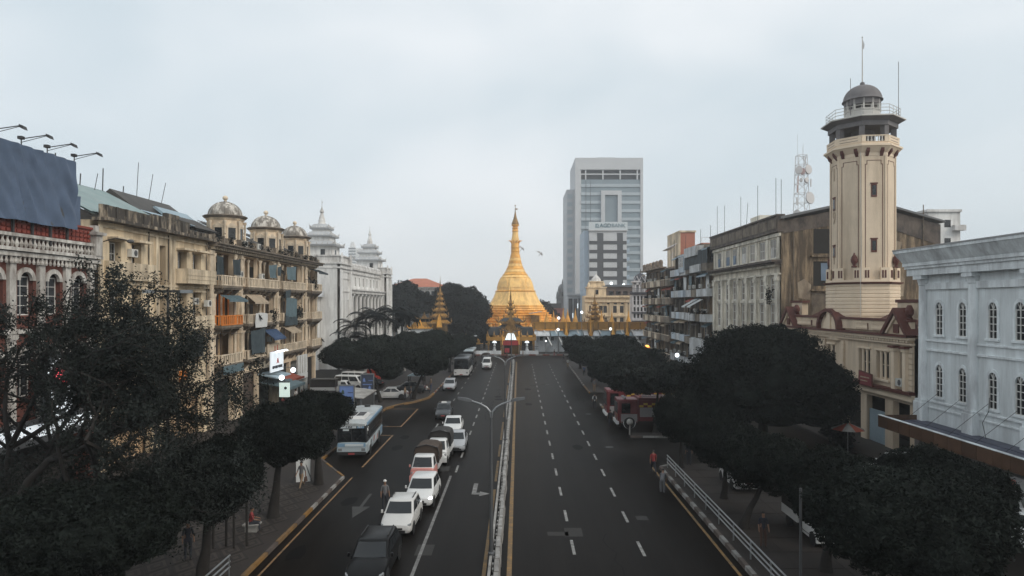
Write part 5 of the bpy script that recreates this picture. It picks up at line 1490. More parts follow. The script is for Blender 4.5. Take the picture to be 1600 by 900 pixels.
# flare, bell
oct_([(8.3, 11.3), (8.35, 11.45), (8.05, 11.6), (7.6, 12.3), (7.1, 13.2), (6.6, 14.2), (6.25, 15.1), (6.05, 15.6)], 'flare', 'gold_pale')
oct_([(5.95, 15.6), (6.15, 15.7), (6.15, 15.95), (5.85, 16.05)], 'moulding', 'gold')
oct_([(5.75, 16.05), (5.6, 16.8), (5.38, 17.7), (5.1, 18.6), (4.8, 19.3), (4.45, 19.9)], 'bell', 'gold_pale')
for k in range(8):      # lotus-like plates on the bell shoulder
    a = R(45 * k + 6)
    f = [(-1.35, 16.9, 5.68), (1.35, 16.9, 5.68), (1.25, 18.6, 5.2), (.6, 19.5, 4.85), (0, 19.95, 4.7), (-.6, 19.5, 4.85), (-1.25, 18.6, 5.2)]
    m_ = MB().add([(x, -d - .06, z) for x, z, d in f] + [(x * .9, -d + .25, z) for x, z, d in f], [tuple(range(7))] + [(j, (j + 1) % 7, 7 + (j + 1) % 7, 7 + j) for j in range(7)])
    m_.build('bell_plate', 'gold_pale', pg, rz=a + HP * 0)
# ringed cone
prof = [(4.5, 19.9)]
zs = np.linspace(19.9, 27.2, 9); rs_ = [4.6, 3.95, 3.3, 2.8, 2.4, 2.1, 1.88, 1.66, 1.45]
for k in range(8):
    r0, r1, z0, z1 = rs_[k], rs_[k + 1], zs[k], zs[k + 1]
    oct_([(r0, z0), (r0 + .05, z0 + .1), (r0 + .05, z0 + .2), (r0 - .12, z0 + .28), (r1 + .1, z1 - .12), (r1 + .04, z1)], 'spire_ring', 'gold' if k % 2 else 'gold_pale', n=20, rot=0, smooth=True)
oct_([(1.45, 27.2), (1.5, 27.3), (1.35, 27.5), (1.3, 28.2), (1.4, 28.4), (1.35, 28.6), (1.28, 29.4), (1.36, 29.6), (1.3, 29.8), (1.25, 30.6), (1.2, 31.0)], 'spire_neck', 'gold', n=20, rot=0, smooth=True)
ltr = MB()
for k in range(10):
    a = 2 * math.pi * k / 10
    ltr.path([(1.15 * math.cos(a), 1.15 * math.sin(a), 30.9), (1.5 * math.cos(a), 1.5 * math.sin(a), 31.5), (2.0 * math.cos(a), 2.0 * math.sin(a), 31.75), (2.3 * math.cos(a), 2.3 * math.sin(a), 31.65)], [.16, .14, .09, .03], 5)
ltr.build('leaf_crown', 'gold', pg)
oct_([(1.2, 31.0), (1.3, 31.4), (1.22, 32.0), (1.05, 33.0), (.95, 33.8), (.9, 34.6)], 'banana_bud', 'gold_pale', n=20, rot=0, smooth=True)
oct_([(.9, 34.6), (1.12, 34.7), (1.12, 34.85), (.85, 34.95), (.85, 35.5), (1.05, 35.6), (1.05, 35.75), (.8, 35.85), (.8, 36.2), (1.15, 36.35), (1.2, 36.7), (1.05, 36.8)], 'umbrella_ring', 'gold', n=20, rot=0, smooth=True)
oct_([(1.15, 36.8), (1.1, 37.3), (.85, 37.9), (.6, 38.6), (.42, 39.3), (.26, 40.2), (.14, 41.0), (.08, 41.6), (.06, 42.6)], 'umbrella', 'gold_dark', n=16, rot=0, smooth=True)
MB().box(-.05, .75, -.04, .04, 41.5, 41.9).ball((0, 0, 42.8), .22, 8, 6).build('vane', 'gold_dark', pg)
# small porch on the terraces
MB().box(-1.2, 1.2, -13.2, -10.0, 4.6, 8.4).build('terrace_porch', 'gold_dark', pg, (6.0, 0, 0))
MB().prism([(-1.9, 8.3), (1.9, 8.9), (1.9, 9.05), (-1.9, 8.45)], 'y', -14, -10.5).build('porch_roof', 'hall_roof', pg, (6.0, 0, 0.6))

def tier_roof(x, y, hw, hd, z, h, up, m, par, mr):
    """square roof with up-turned corner horns"""
    b = MB().frus((x - hw, x + hw, y - hd, y + hd), z, (x - hw * .62, x + hw * .62, y - hd * .62, y + hd * .62), z + h)
    b = b.build('tier_roof', mr, par)
    e = MB()
    e.box(x - hw, x + hw, y - hd - .06, y - hd + .06, z - .18 * up, z + .14 * up).box(x - hw, x + hw, y + hd - .06, y + hd + .06, z - .18 * up, z + .14 * up)
    e.box(x - hw - .06, x - hw + .06, y - hd + .06, y + hd - .06, z - .18 * up, z + .14 * up).box(x + hw - .06, x + hw + .06, y - hd + .06, y + hd - .06, z - .18 * up, z + .14 * up)
    for sx in (-1, 1):
        for sy in (-1, 1):
            e.path([(x + sx * hw * .85, y + sy * hd * .85, z), (x + sx * hw * 1.05, y + sy * hd * 1.05, z + .1 * up), (x + sx * hw * 1.18, y + sy * hd * 1.18, z + .6 * up), (x + sx * hw * 1.16, y + sy * hd * 1.16, z + 1.0 * up)], [.14 * up, .16 * up, .1 * up, .02], 5)
    for s in (-1, 1):
        e.prism([(x - hw * .45, z), (x + hw * .45, z), (x + hw * .2, z + h * .55), (x, z + h * 1.5), (x - hw * .2, z + h * .55)], 'y', y + s * hd - .08, y + s * hd + .08)
        e.prism([(y - hd * .45, z), (y + hd * .45, z), (y + hd * .2, z + h * .55), (y, z + h * 1.5), (y - hd * .2, z + h * .55)], 'x', x + s * hw - .08, x + s * hw + .08)
        for q in (-.75, -.55, .55, .75):
            e.prism([(x + q * hw - .18 * up, z), (x + q * hw + .18 * up, z), (x + q * hw, z + .6 * up)], 'y', y + s * hd - .05, y + s * hd + .05)
    e.build('eave_carving', m, b, kind='stuff')
    return b
def pyatthat(name, label, X, Y, z0, hw, tiers, step, spire, m='gold_dark', mr='gold_eave', shrink=.74, group=None):
    o = thing(name, label, 'shrine', (X, Y, z0), 0, group)
    w = hw; z = 0
    for k in range(tiers):
        up = max(.35, .55 * w)
        up = min(up, 1.1)
        MB().box(-w * .66, w * .66, -w * .66, w * .66, z - step * .55 if k else -z0, z).build('tier_wall', m, o)
        tier_roof(0, 0, w, w, z, step * .55, up, m, o, mr)
        z += step; w *= shrink; step *= .93
    z -= step * .4
    MB().lathe([(w * .9, z - step * .5), (w * .8, z), (w * .5, z + spire * .15), (w * .42, z + spire * .3), (w * .5, z + spire * .33), (w * .25, z + spire * .5), (w * .3, z + spire * .55), (w * .1, z + spire * .75), (.03, z + spire)], 10).build('spire', m, o, smooth=True)
    return o
pyatthat('pyatthat', 'carved gilded spire over the pagoda entrance gate', -1.9, 168, 7.0, 2.1, 5, 1.35, 3.6)
# entrance gate pavilion Y 160..166
g = thing('entrance_pavilion', 'temple entrance pavilion with dark roofs, gilded eaves and red banner', 'pavilion', (-1.8, 160, 0))
for x0, x1 in ((-5.2, -2.2), (2.3, 5.4)):
    MB().prism([(x0 - .2, 4.5), (x1 + .2, 4.5), (x1 - .3 * (x0 > 0), 6.3), (x0 + .3 * (x0 < 0), 6.3)], 'y', .2, 7).build('roof', 'slate_roof', g)
    e = MB().prism([(x0 - .5, 3.3), (x1 + .2, 3.3), (x1 + .2, 4.25), (x0 + .4, 4.1), (x0 - .2, 4.7), (x0 - .5, 4.7)] if x0 < 0 else [(x0 - .2, 3.3), (x1 + .5, 3.3), (x1 + .5, 4.7), (x1 + .2, 4.7), (x1 - .4, 4.1), (x0 - .2, 4.25)], 'y', -.3, .1)
    e.build('gilded_eave', 'gold_eave', g)
    for x in (x0, x1):
        MB().box(x - .2, x + .2, -.1, .3, 0, 3.29).build('pillar', 'gold_dark', g)
    MB().box(x0 + .25, x1 - .25, .9, 1.0, 0, 3.2).build('back_wall', 'void', g)
for s in (-1, 1):
    for q in range(3):
        MB().lathe([(.25, 4.2), (.32, 4.5), (.15, 5.0), (.03, 5.6)], 8, s * (2.4 + 1.5 * q), -.1).build('finial', 'gold_dark', g, smooth=True)
MB().prism([(-1.9, 4.2), (-1.6, 5.9), (-.7, 7.2), (-.4, 8.6), (0, 10.2), (.4, 8.6), (.7, 7.2), (1.6, 5.9), (1.9, 4.2)], 'y', .3, .8).build('gable_carving', 'gold_dark', g)
for z, w in ((7.6, 3.0), (6.0, 3.6)):
    tier_roof(0, 2.8, w, 2.0, z, .9, .8, 'gold_dark', g, 'slate_roof')
for q in range(4):
    for s in (-1, 1):
        MB().path([(s * (.5 + .45 * q), .1, 5.2 + .2 * q), (s * (.95 + .5 * q), .0, 6.0 - .15 * q), (s * (1.2 + .5 * q), -.05, 6.9 - .3 * q)], [.16, .14, .03], 5).build('flame_carving', 'gold_dark', g)
mat('lit_pale', (0.7, 0.74, 0.75), 0.5, 0, emit=(0.85, 0.93, 0.95), power=0.75)
MB().prism([(-1.35, 3.45), (1.35, 3.45), (.75, 5.0), (-.75, 5.0)], 'y', -.5, -.45).build('lit_gable', 'lit_pale', g)
for q in (-.68, 0, .68):
    MB().box(q - .03, q + .03, -.53, -.501, 3.45, 5.0).build('gable_bar', 'steel_dark', g)
MB().box(-1.8, 1.8, -.3, -.2, 2.2, 3.3).build('banner', 'banner_red', g)
MB().box(-1.85, -1.65, -.2, .2, 0, 2.6).box(1.65, 1.85, -.2, .2, 0, 2.6).build('gate_post', 'gold_dark', g)
MB().box(-1.4, -.3, -.4, -.33, .5, 1.5).build('red_sign', 'banner_red', g)
MB().box(-1.64, 1.64, 2.0, 2.1, 0, 2.19).build('doorway', 'void', g)
for k in range(7):
    MB().box(.1 + .22 * k, .15 + .22 * k, -.1, -.05, 0, 2.1).build('gate_bar', 'gold_eave', g)
for s in (-1, 1):
    lion = MB().lathe([(.5, 0), (.5, .5), (.42, .55), (.42, 1.1), (.3, 1.6), (.22, 1.9), (.3, 2.1), (.2, 2.5), (.05, 2.7)], 10, s * 3.8, -.4)
    lion.build('guardian_statue', 'shop_white', g, smooth=True)
    MB().lathe([(.5, 2.75), (.55, 2.9), (.3, 3.2), (.05, 3.25)], 12, s * 3.8, -.35).build('lamp_shade', 'lit_pale', g, smooth=True)
o = thing('low_wall', 'low pale wall with dark railing either side of the entrance gate', 'wall', (-1.8, 159.2, 0))
for x0, x1 in ((-26, -2.2), (2.2, 6.5)):
    MB().box(x0, x1, 0, .3, 0, .95).build('wall', 'shop_white', o)
    f_ = MB().box(x0, x1, .1, .16, 1.9, 1.98).box(x0, x1, .1, .16, 1.4, 1.46)
    for k in range(int((x1 - x0) / .35)):
        f_.box(x0 + .35 * k, x0 + .35 * k + .05, .11, .15, .95, 1.899)
    f_.build('railing', 'iron', o)
# left approach shelter
o = thing('approach_shelter', 'low shelter with thin pale roof left of the pagoda gate', 'shelter', (-13.5, 161, 0))
MB().prism([(-4.4, 3.7), (3.6, 4.2), (3.6, 4.35), (-4.4, 3.85)], 'y', -1, 3).build('roof', 'hall_roof', o)
for x in (-4, -1, 2.2, 3.4):
    MB().box(x, x + .12, 0, .12, 0, 3.75).build('post', 'steel_dark', o)
MB().box(-2.2, 4.4, .5, .8, 2.3, 3.3).build('gilded_eave', 'gold_eave', o)
MB().box(-4, 4.4, 2.2, 2.3, 0, 2.2).build('back_wall', 'void', o)
# ring of shops under the golden terrace
rs = thing('ring_arcade', 'white ring of shops with slanted fins below a golden terrace wall', 'arcade', (4.6, 169, 0), R(4))
WL = 31.0
holes = []
for k in range(22):
    x = .7 + k * 1.38
    if k % 4 == 3: continue
    holes.append((x, x + .8, 2.7, 3.8))
MB().wall(0, WL, 0, 5.3, holes, 0, .3).box(0, .2, .3, 6, 0, 5.3).build('wall', 'shop_white', rs)
MB().box(.2, WL, .8, .9, 0, 5).build('inner_wall', 'void', rs)
for h in holes:
    window(rs, h[0], h[1], h[2], h[3], .12, nx=2, nz=1)
for k in range(11):
    x = 1.6 + k * 2.75
    if x > WL - 2: break
    fv = [(y - .0, z, (5.6 - z) * .45) for y, z in ((-.02, 5.45), (-.02, 4.7), (-3.2, 1.4), (-3.45, 1.8), (-.35, 5.45))]
    MB().add([(x + s - .16, y, z) for y, z, s in fv] + [(x + s + .16, y, z) for y, z, s in fv], [(0, 1, 2, 3, 4), (9, 8, 7, 6, 5)] + [(j, (j + 1) % 5, 5 + (j + 1) % 5, 5 + j) for j in range(5)]).build('fin', 'hall_white', rs)
MB().prism([(0, 5.3), (0, 5.1), (-2.8, 4.0), (-2.8, 4.15)], 'x', 0, .01).build('gutter', 'shop_white', rs)
for k in range(8):
    MB().prism([(-.005, 5.25), (-.005, 5.1), (-1.9, 3.95), (-1.9, 4.05)], 'x', .1 + 4.1 * k - .9, 3.0 + 4.1 * k).build('roof_panel', 'tin_blue' if k % 3 else 'shop_white', rs)
MB().box(-1, WL, -.35, .2, 5.61, 7.2).box(-1.1, WL + .1, -.5, .3, 7.2, 7.4).box(-1.1, WL + .1, -.5, .3, 5.5, 5.609).build('golden_terrace', 'gold_eave', rs)
for k in range(12):
    MB().box(-.8 + 2.65 * k, -.5 + 2.65 * k, -.45, -.351, 5.62, 7.19).build('terrace_pilaster', 'gold_dark', rs)
st = MB().lathe([(1.0, 0), (1.0, .5), (.85, .55), (.85, .9), (.7, .95), (.62, 1.5), (.4, 2.1), (.22, 2.7), (.24, 2.8), (.12, 3.4), (.02, 4.2)], 12).mesh('small_stupa', 'gold', True)
pin = MB().lathe([(.65, 0), (.6, .7), (.4, 1.0), (.45, 1.2), (.2, 2.0), (.22, 2.1), (.08, 2.9), (.02, 3.5)], 8).mesh('pinnacle', 'gold_dark', True)
slabels = ['small golden stupa nearest the pagoda on the terrace', 'small golden stupa second along the terrace from the pagoda', 'small golden stupa of the close pair below the grey building', 'small golden stupa behind the twin one below the grey building',
           'single small golden stupa left of the carved shrine', 'small golden stupa just right of the carved shrine', 'small golden stupa below the windows of the yellow building', 'small golden stupa at the striped tower end of the terrace']
for k, px in enumerate((854, 865, 880, 887, 899, 940, 956, 982)):
    Y = 173 + (k % 2) * 2
    o = put(st, 'small_stupa', None, ((px - 810) * Y / 1067, Y, 6.2 if k != 3 else 6.6), sc=(.95, .95, 1.1) if k in (2, 4) else .95)
    tag(o, slabels[k], 'stupa', 'small stupas along the ring terrace')
fr_ = [(885, 'gilded flame ornament fronting the terrace by the twin stupas'), (923, 'gilded flame ornament fronting the terrace under the carved shrine'), (958, 'gilded flame ornament fronting the terrace under the yellow building'), (980, 'gilded flame ornament fronting the terrace by the striped tower')]
for px, lb in fr_:
    Y = 168.2
    o = thing('flame_ornament', lb, 'ornament', ((px - 810) * Y / 1067, Y, 4.0), 0, 'gilded ornaments on the ring terrace')
    for s in (-1, 1):
        MB().path([(s * .75, 0, 3.3), (s * .7, 0, 2.4), (s * .5, 0, 1.2), (s * .2, 0, .2)], [.03, .16, .3, .3], 6).build('wing', 'gold_dark', o, smooth=True)
    MB().lathe([(.5, 0), (.55, .6), (.3, 1.2), (.2, 2.4), (.24, 2.6), (.1, 3.6), (.02, 4.6)], 8).build('core', 'gold', o, smooth=True)
pyatthat('pyatthat', 'tiered gilded shrine spire in front of the yellow colonial building', 19.9, 178, 7.0, 2.6, 5, 1.3, 3.0)
s2 = pyatthat('pyatthat', 'tiered gilded shrine spire standing among the dark trees', -21.2, 185, 6.6, 3.0, 6, 1.75, 4.5)
MB().box(-7.5, -1.8, -2.5, 2.5, -6.6, -1.2).build('side_hall', 'shop_white', s2)
tier_roof(-5.0, 0, 2.9, 2.9, -1.2, 1.6, .9, 'gold', s2, 'gold_eave')
tier_roof(-4.0, 0, 2.0, 2.2, 1.4, 1.2, .8, 'gold_dark', s2, 'slate_roof')
MB().lathe([(.5, -1.0), (.5, .4), (.2, 1.6), (.05, 3.6)], 8, -7.4, -1.5).build('white_pinnacle', 'shop_white', s2)
MB().prism([(-.6, -1), (.9, -1), (.6, 1.4), (.1, 2.8), (-.3, 1.4)], 'y', -3.3, -3.1).build('front_carving', 'gold', s2)
# thin orange pinnacle far left over the trees
o = thing('thin_pinnacle', 'thin orange-gold pinnacle above the palm crowns', 'pinnacle', (-35, 192, 8))
MB().lathe([(1.0, -8), (1.0, 0), (.9, 3.0), (1.1, 3.1), (.5, 4.0)], 10).build('base', 'shop_white', o)
MB().lathe([(.7, 4.0), (.5, 4.6), (.3, 6.2), (.06, 7.6)], 10).build('spire', 'gold', o, smooth=True)
# red roofed pavilion behind the trees
mat('terracotta', (0.42, 0.15, 0.09), 0.8, 0.15, 0.5)
o = thing('red_roofed_hall', 'white hall with a terracotta hip roof between the dark trees', 'building', (-38.5, 265, 0))
MB().frus((-11.5, 11.5, -8, 8), 18.2, (-2, 3, -1, 1), 21.6).build('roof', 'terracotta', o)
MB().box(-9, 9, -6, 6, 0, 17.0).box(-11, 11, -7.6, 7.6, 17.8, 18.19).build('wall', 'hall_white', o)
for k in range(9):
    MB().box(-8.5 + 2 * k, -7.3 + 2 * k, -6.1, -6.01, 15, 16.6).build('window', 'glass_window', o)
MB().box(-9, 9, -6.5, 6.5, 17.01, 17.79).build('verandah', 'hall_trim', o)
# ---------------- town behind the pagoda
mat('pink_wall', (0.27, 0.10, 0.08), 0.85, 0.15, 0.5)
o = thing('dull_red_block', 'dull red low block between the pagoda and the grey domed tower', 'building', (16, 300, 0))
MB().box(-7, 4, 0, 10, 0, 9.3).box(-7.3, 4.2, -.3, 10, 9.31, 9.8).build('wall', 'pink_wall', o)
MB().box(-7, 3, 1, 10, 9.81, 12).build('roof', 'slate_roof', o)
for k in range(4):
    MB().box(-5.5 + 2.2 * k, -4.3 + 2.2 * k, -.1, -.005, 5.5, 7.8).build('window', 'glass_dark', o)
mat('grey_stone', (0.27, 0.275, 0.28), 0.85, 0.2, 0.4, stain=(0.12, 0.12, 0.12), amount=0.5, streak=0.3)
o = thing('grey_domed_tower', 'grey stone corner tower with a ribbed dome beside the glass high-rise', 'tower', (21.3, 330, 0))
MB().box(-2.8, 2.8, -2.8, 2.8, 0, 14.4).box(-3.1, 3.1, -3.1, 3.1, 14.41, 15.0).build('shaft', 'grey_stone', o)
MB().lathe([(2.3, 15), (2.2, 18), (2.5, 18.1), (2.5, 18.4)], 8, rot=R(22.5)).build('drum', 'grey_stone', o)
MB().lathe([(2.3 * math.cos(R(q)), 18.4 + 3.1 * math.sin(R(q))) for q in range(0, 86, 9)] + [(.3, 21.6), (.35, 22), (.08, 23.8)], 16).build('dome', 'grey_stone', o, smooth=True)
for s in (-1, 1):
    MB().lathe([(.6, 15), (.5, 16.5), (.1, 18)], 8, s * 2.6, -2.6).build('corner_urn', 'grey_stone', o)
    MB().box(s * 1.2 - .5, s * 1.2 + .5, -2.85, -2.801, 6, 12).build('window', 'glass_dark', o)
MB().box(-.5, .5, -2.34, -2.25, 15.6, 17.6).build('window', 'glass_dark', o)
# yellow colonial building
t = thing('yellow_building', 'yellow colonial building with corner turret behind the golden shrines', 'building', (22.6, 230, 0))
mat('yellow_plaster', (0.78, 0.62, 0.41), 0.85, 0.1, 0.4, stain=(0.35, 0.25, 0.15), amount=0.35, streak=0.2)
mat('brown_attic', (0.13, 0.095, 0.08), 0.85, 0.2, 0.5)
wx = [4.6, 6.0, 9.3, 11.6, 15.6, 17.9]
holes = [(x, x + 1.25, z0, z1) for x in wx for z0, z1 in ((8.8, 11.2), (4.2, 7.2))] + [(1.2 + 1.1 * k, 1.8 + 1.1 * k, 8.6, 11.2) for k in range(2)]
MB().wall(0, 21, 0, 14.6, holes, 0, .4).box(0, .3, .4, 12, 0, 14.6).box(.3, 21, .41, 12, 14.2, 14.6).build('wall', 'yellow_plaster', t)
MB().box(.3, 21, .8, .9, 0, 14).build('inner_wall', 'void', t)
for h in holes:
    window(t, h[0], h[1], h[2], h[3], .2, fm='frame_dark', nx=2, nz=2, f=.1)
for x in (0, 3.6, 8.1, 13.4, 14.6, 19.6):
    MB().box(x, x + .75, -.35, 0, 1, 12.4).build('pilaster', 'yellow_plaster', t)
MB().box(-.4, 21.4, -.7, 0, 12.41, 13.0).box(-.6, 21.6, -1.0, 0, 14.0, 14.5).box(0, 21, -.5, 0, 7.6, 8.0).build('cornice', 'yellow_plaster', t)
for k in range(6):
    MB().box(7.3 + 2.3 * k, 8.3 + 2.3 * k, -.05, .0, 11.7, 12.15).build('vent', 'glass_dark', t)
MB().box(7, 20.5, 1, 10, 14.61, 17.6).build('attic', 'brown_attic', t)
for k in range(4):
    MB().box(8 + 2.4 * k, 9.6 + 2.4 * k, .9, .995, 14.9, 16.1).build('attic_window', 'glass_dark', t)
MB().frus((5.5, 21.5, 0, 11), 17.61, (7.5, 20, 1, 9), 18.3).build('attic_roof', 'slate_roof', t)
tu = MB().box(.8, 7.0, .3, 6, 14.61, 17.2).box(.5, 7.3, 0, 6.3, 17.2, 17.6).box(1.9, 5.9, .8, 5.5, 17.601, 19.2).box(1.6, 6.2, .5, 5.8, 19.2, 19.5).build('turret', 'yellow_plaster', t)
MB().lathe([(1.7, 19.5), (1.5, 20.4), (.8, 21.2), (.2, 21.8), (.02, 22.6)], 12, 3.9, 3).build('turret_dome', 'hall_trim', tu, smooth=True)
MB().box(3.4, 4.4, .25, .3, 15, 16.6).build('turret_window', 'glass_dark', tu)
for x in (1.2, 6.2):
    MB().lathe([(.6, 17.6), (.5, 18.4), (.1, 19.2)], 8, x, .9).build('turret_urn', 'yellow_plaster', tu)
# striped mosque tower
t = thing('striped_tower', 'narrow white tower with dark bands and an arcaded dome', 'tower', (35.4, 196, 0))
mat('tower_tile', (0.62, 0.6, 0.6), 0.75, 0.1, 0.5, stain=(0.2, 0.19, 0.2), amount=0.3)
mat('dark_band', (0.055, 0.055, 0.065), 0.7, 0.2, 0.6)
hs = [(-2.3 + 1.0 * k, -1.75 + 1.0 * k, z0, z0 + 1.2) for k in range(5) for z0 in (1.2, 3.4, 5.2, 7.8, 9.7, 11.6, 12.9)]
MB().wall(-2.6, 2.6, 0, 14.4, hs, 0, .3).box(-2.6, -2.4, .3, 5, 0, 14.4).box(2.4, 2.6, .3, 5, 0, 14.4).build('wall', 'tower_tile', t)
MB().box(-2.4, 2.4, .5, .6, 0, 14.3).build('inner_wall', 'void', t)
for z in (9.1, 6.6, 14.45):
    MB().box(-2.9, 2.9, -.45, 0, z, z + .45).build('dark_band', 'dark_band', t)
for k in range(6):
    MB().box(-2.65 + 1.0 * k, -2.45 + 1.0 * k, -.12, 0, .5, 14.4).build('pilaster', 'tower_tile', t)
MB().box(-3.0, 3.0, -.7, 5, 14.91, 15.2).build('balcony', 'dark_band', t)
for k in range(4):
    MB().box(-2.0 + 1.2 * k, -1.6 + 1.2 * k, -.1, .3, 15.2, 18.0).build('pier', 'tower_tile', t)
MB().box(-2.0, 2.0, 1.5, 4, 15.2, 18).box(-2.4, 2.4, -.3, 4.4, 18.01, 18.5).box(-2.0, 2.0, -.1, .3, 17.4, 18.0).build('lantern', 'tower_tile', t)
rb = MB()
for k in range(11):
    rb.box(-2.9 + .56 * k, -2.85 + .56 * k, -.68, -.62, 15.2, 16.2)
rb.box(-2.9, 2.9, -.7, -.6, 16.2, 16.28)
rb.build('balcony_rail', 'dark_band', t)
MB().lathe([(2.0 * math.cos(R(q)), 18.5 + 2.2 * math.sin(R(q))) for q in range(0, 86, 9)] + [(.2, 20.8), (.05, 22)], 16, 0, 1.9).build('dome', 'dark_band', t, smooth=True)
for k in range(8):
    a = R(45 * k)
    MB().path([(2.05 * math.cos(a - .35), 1.9 + 2.05 * math.sin(a - .35), 18.55), (1.75 * math.cos(a), 1.9 + 1.75 * math.sin(a), 19.9), (2.05 * math.cos(a + .35), 1.9 + 2.05 * math.sin(a + .35), 18.55)], [.1] * 3, 4).build('dome_arch', 'tower_tile', t)
# ---------------- bank block and glass high-rise
mat('bank_grey', (0.52, 0.53, 0.54), 0.6, 0.06, 0.3)
mat('bank_band', (0.07, 0.073, 0.08), 0.4, 0.1, 0.3)
mat('bank_side', (0.36, 0.44, 0.52), 0.5, 0.08, 0.3)
mat('tower_glass', (0.22, 0.27, 0.30), 0.25, 0.12, 0.12, spec=0.6)  # glass and bands paled; part of the distance haze is in their colour
mat('tower_band', (0.40, 0.45, 0.48), 0.4, 0.08, 0.12)
mat('tower_frame', (0.52, 0.53, 0.54), 0.6, 0.06, 0.2)
mat('sign_pale', (0.55, 0.6, 0.62), 0.5, 0.05)
mat('sign_teal', (0.055, 0.13, 0.165), 0.5, 0.05); mat('sign_mid', (0.17, 0.25, 0.29), 0.5, 0.05)
b = thing('bank_block', 'grey banded office block carrying the rooftop AGD BANK sign', 'building', (25.2, 262, 0))
MB().box(1.9, 16.4, 0, 18, 0, 40.0).build('wall', 'bank_grey', b)
MB().prism([(0, 0), (1.89, 0), (1.89, 40.0), (0, 40)], 'y', 1.2, 18).build('side_wing', 'bank_side', b)
for k in range(11):
    z = 3.4 * k + .6
    for x0, x1 in ((2.0, 5.0), (7.4, 12.6), (14.9, 16.3)):
        MB().box(x0, x1, -.12, 0, z, z + 1.3).build('window_band', 'bank_band', b)
        MB().box(x0, x1, -.3, 0, z + 1.35, z + 3.2).build('spandrel', 'bank_grey', b)
    MB().box(16.41, 17.6, 1, 3, z + .6, z + 2.0).build('balcony_box', 'bank_side', b)
for x0, x1 in ((5.01, 7.39), (12.61, 14.89)):
    MB().box(x0, x1, -.2, 0, 0, 39.0).build('dark_strip', 'bank_band', b)
for k in range(12):
    MB().box(-.03, -.005, 1.3, 17.5, 3.3 * k + .5, 3.3 * k + .6).build('side_joint', 'bank_band', b)
sg = thing('roof_sign', 'pale AGD BANK sign board along the office block roof', 'sign', (27.0, 261.5, 40.2))
MB().box(0, 14.8, 0, .5, 0, 3.0).build('board', 'sign_pale', sg)
MB().box(-.2, 15.0, -.1, .7, -.4, -.01).build('ledge', 'tower_frame', sg)
text('lettering', 'AGD', 2.05, 'sign_teal', sg, (6.35, -.06, 1.55), ext=.05, bold=.03)
text('lettering', 'BANK', 2.0, 'sign_mid', sg, (11.35, -.06, 1.55), ext=.05, bold=.01)
e = MB().box(2.5, 3.0, -.1, -.005, .8, 2.3).box(3.05, 3.9, -.1, -.005, .8, 1.2).box(3.05, 3.7, -.1, -.005, 1.95, 2.3).box(3.4, 3.9, -.1, -.005, 1.4, 1.75)
e.build('emblem', 'sign_mid', sg)
for k in range(3):
    o = thing('roof_floodlight', ('white floodlight glowing left of the yellow turret', 'white floodlight glowing between the turret and the attic roof', 'white floodlight glowing above the brown attic roof')[k], 'lamp', ((28.2, 35.3, 40.0)[k] if k < 3 else 0, 259.5, (10.4, 13.6, 13.0)[k] + 6), 0, 'floodlights on the bank block')
    MB().ball((0, 0, 0), .55, 10, 6).build('bulb', 'lit_lamp', o, smooth=True)
    MB().tube((0, 0, -.5), (0, 2.4, -.9), .08).build('bracket', 'steel_dark', o)
t = thing('glass_high_rise', 'hazy glass high-rise with pale frame and long window slot', 'building', (25, 300, 0))
MB().box(2.6, 28.6, .5, 30, 0, 66.5).build('glass_body', 'tower_glass', t)
MB().box(0, 2.0, 0, 30, 0, 76).box(2.01, 2.59, .3, 30, 0, 70.79).box(2.01, 29.8, 0, 30, 70.8, 76.0).box(28.61, 29.8, 0, 30, 0, 70.79).box(10, 18, 2, 26, 76.01, 76.6).build('frame', 'tower_frame', t)
for k in range(17):
    z = 4 + 3.7 * k
    for x0, x1 in ((2.6, 11.3), (20.3, 28.6)):
        MB().box(x0, x1, .1, .499, z, z + 1.3).build('spandrel_band', 'tower_band', t)
    if z > 62 or z < 33:
        MB().box(11.31, 20.29, .12, .499, z, z + 1.3).build('spandrel_band', 'tower_band', t)
MB().box(11.3, 13.0, -.6, .499, 20, 61.5).box(18.6, 20.3, -.6, .499, 20, 61.5).box(13.0, 18.6, -.6, .499, 59.6, 61.5).build('slot_frame', 'tower_frame', t)
for x in (4.6, 6.6):
    MB().box(x, x + .15, .0, .099, 30, 66).build('mullion', 'bank_band', t)
MB().box(2.6, 28.6, 2, 4, 66.51, 70.79).build('crown_recess', 'bank_band', t)
MB().box(2.6, 28.6, .3, .8, 68.6, 69.1).build('crown_rail', 'tower_frame', t)
for x in (4.6, 12.2, 19.8, 27.3):
    MB().box(x - .3, x + .3, .29, .81, 66.51, 70.78).build('crown_post', 'tower_frame', t)
MB().box(-3.4, -.01, 6, 30, 0, 63).build('side_wing', 'tower_frame', t)
for k in range(17):
    MB().box(-3.0, -.8, 5.9, 5.995, 3 + 3.5 * k, 4.9 + 3.5 * k).build('side_window', 'tower_band', t)
o = thing('grey_low_block', 'grey glazed low block with lit edge at the high-rise foot', 'building', (20.2, 280, 0))
MB().box(0, 6.5, 0, 12, 0, 15.2).box(-.3, 6.6, -1.0, 12, 15.21, 15.9).build('wall', 'bank_grey', o)
for k in range(3):
    MB().box(.4 + 2.0 * k, 2.0 + 2.0 * k, -.15, 0, 4, 14).build('window', 'bank_band', o)
for k in range(2):
    MB().box(2.02 + 2.0 * k - .1, 2.38 + 2 * k - .1, -.3, -.151, 6 + 4 * k, 8 + 4 * k).build('lit_strip', 'lit_pale', o)
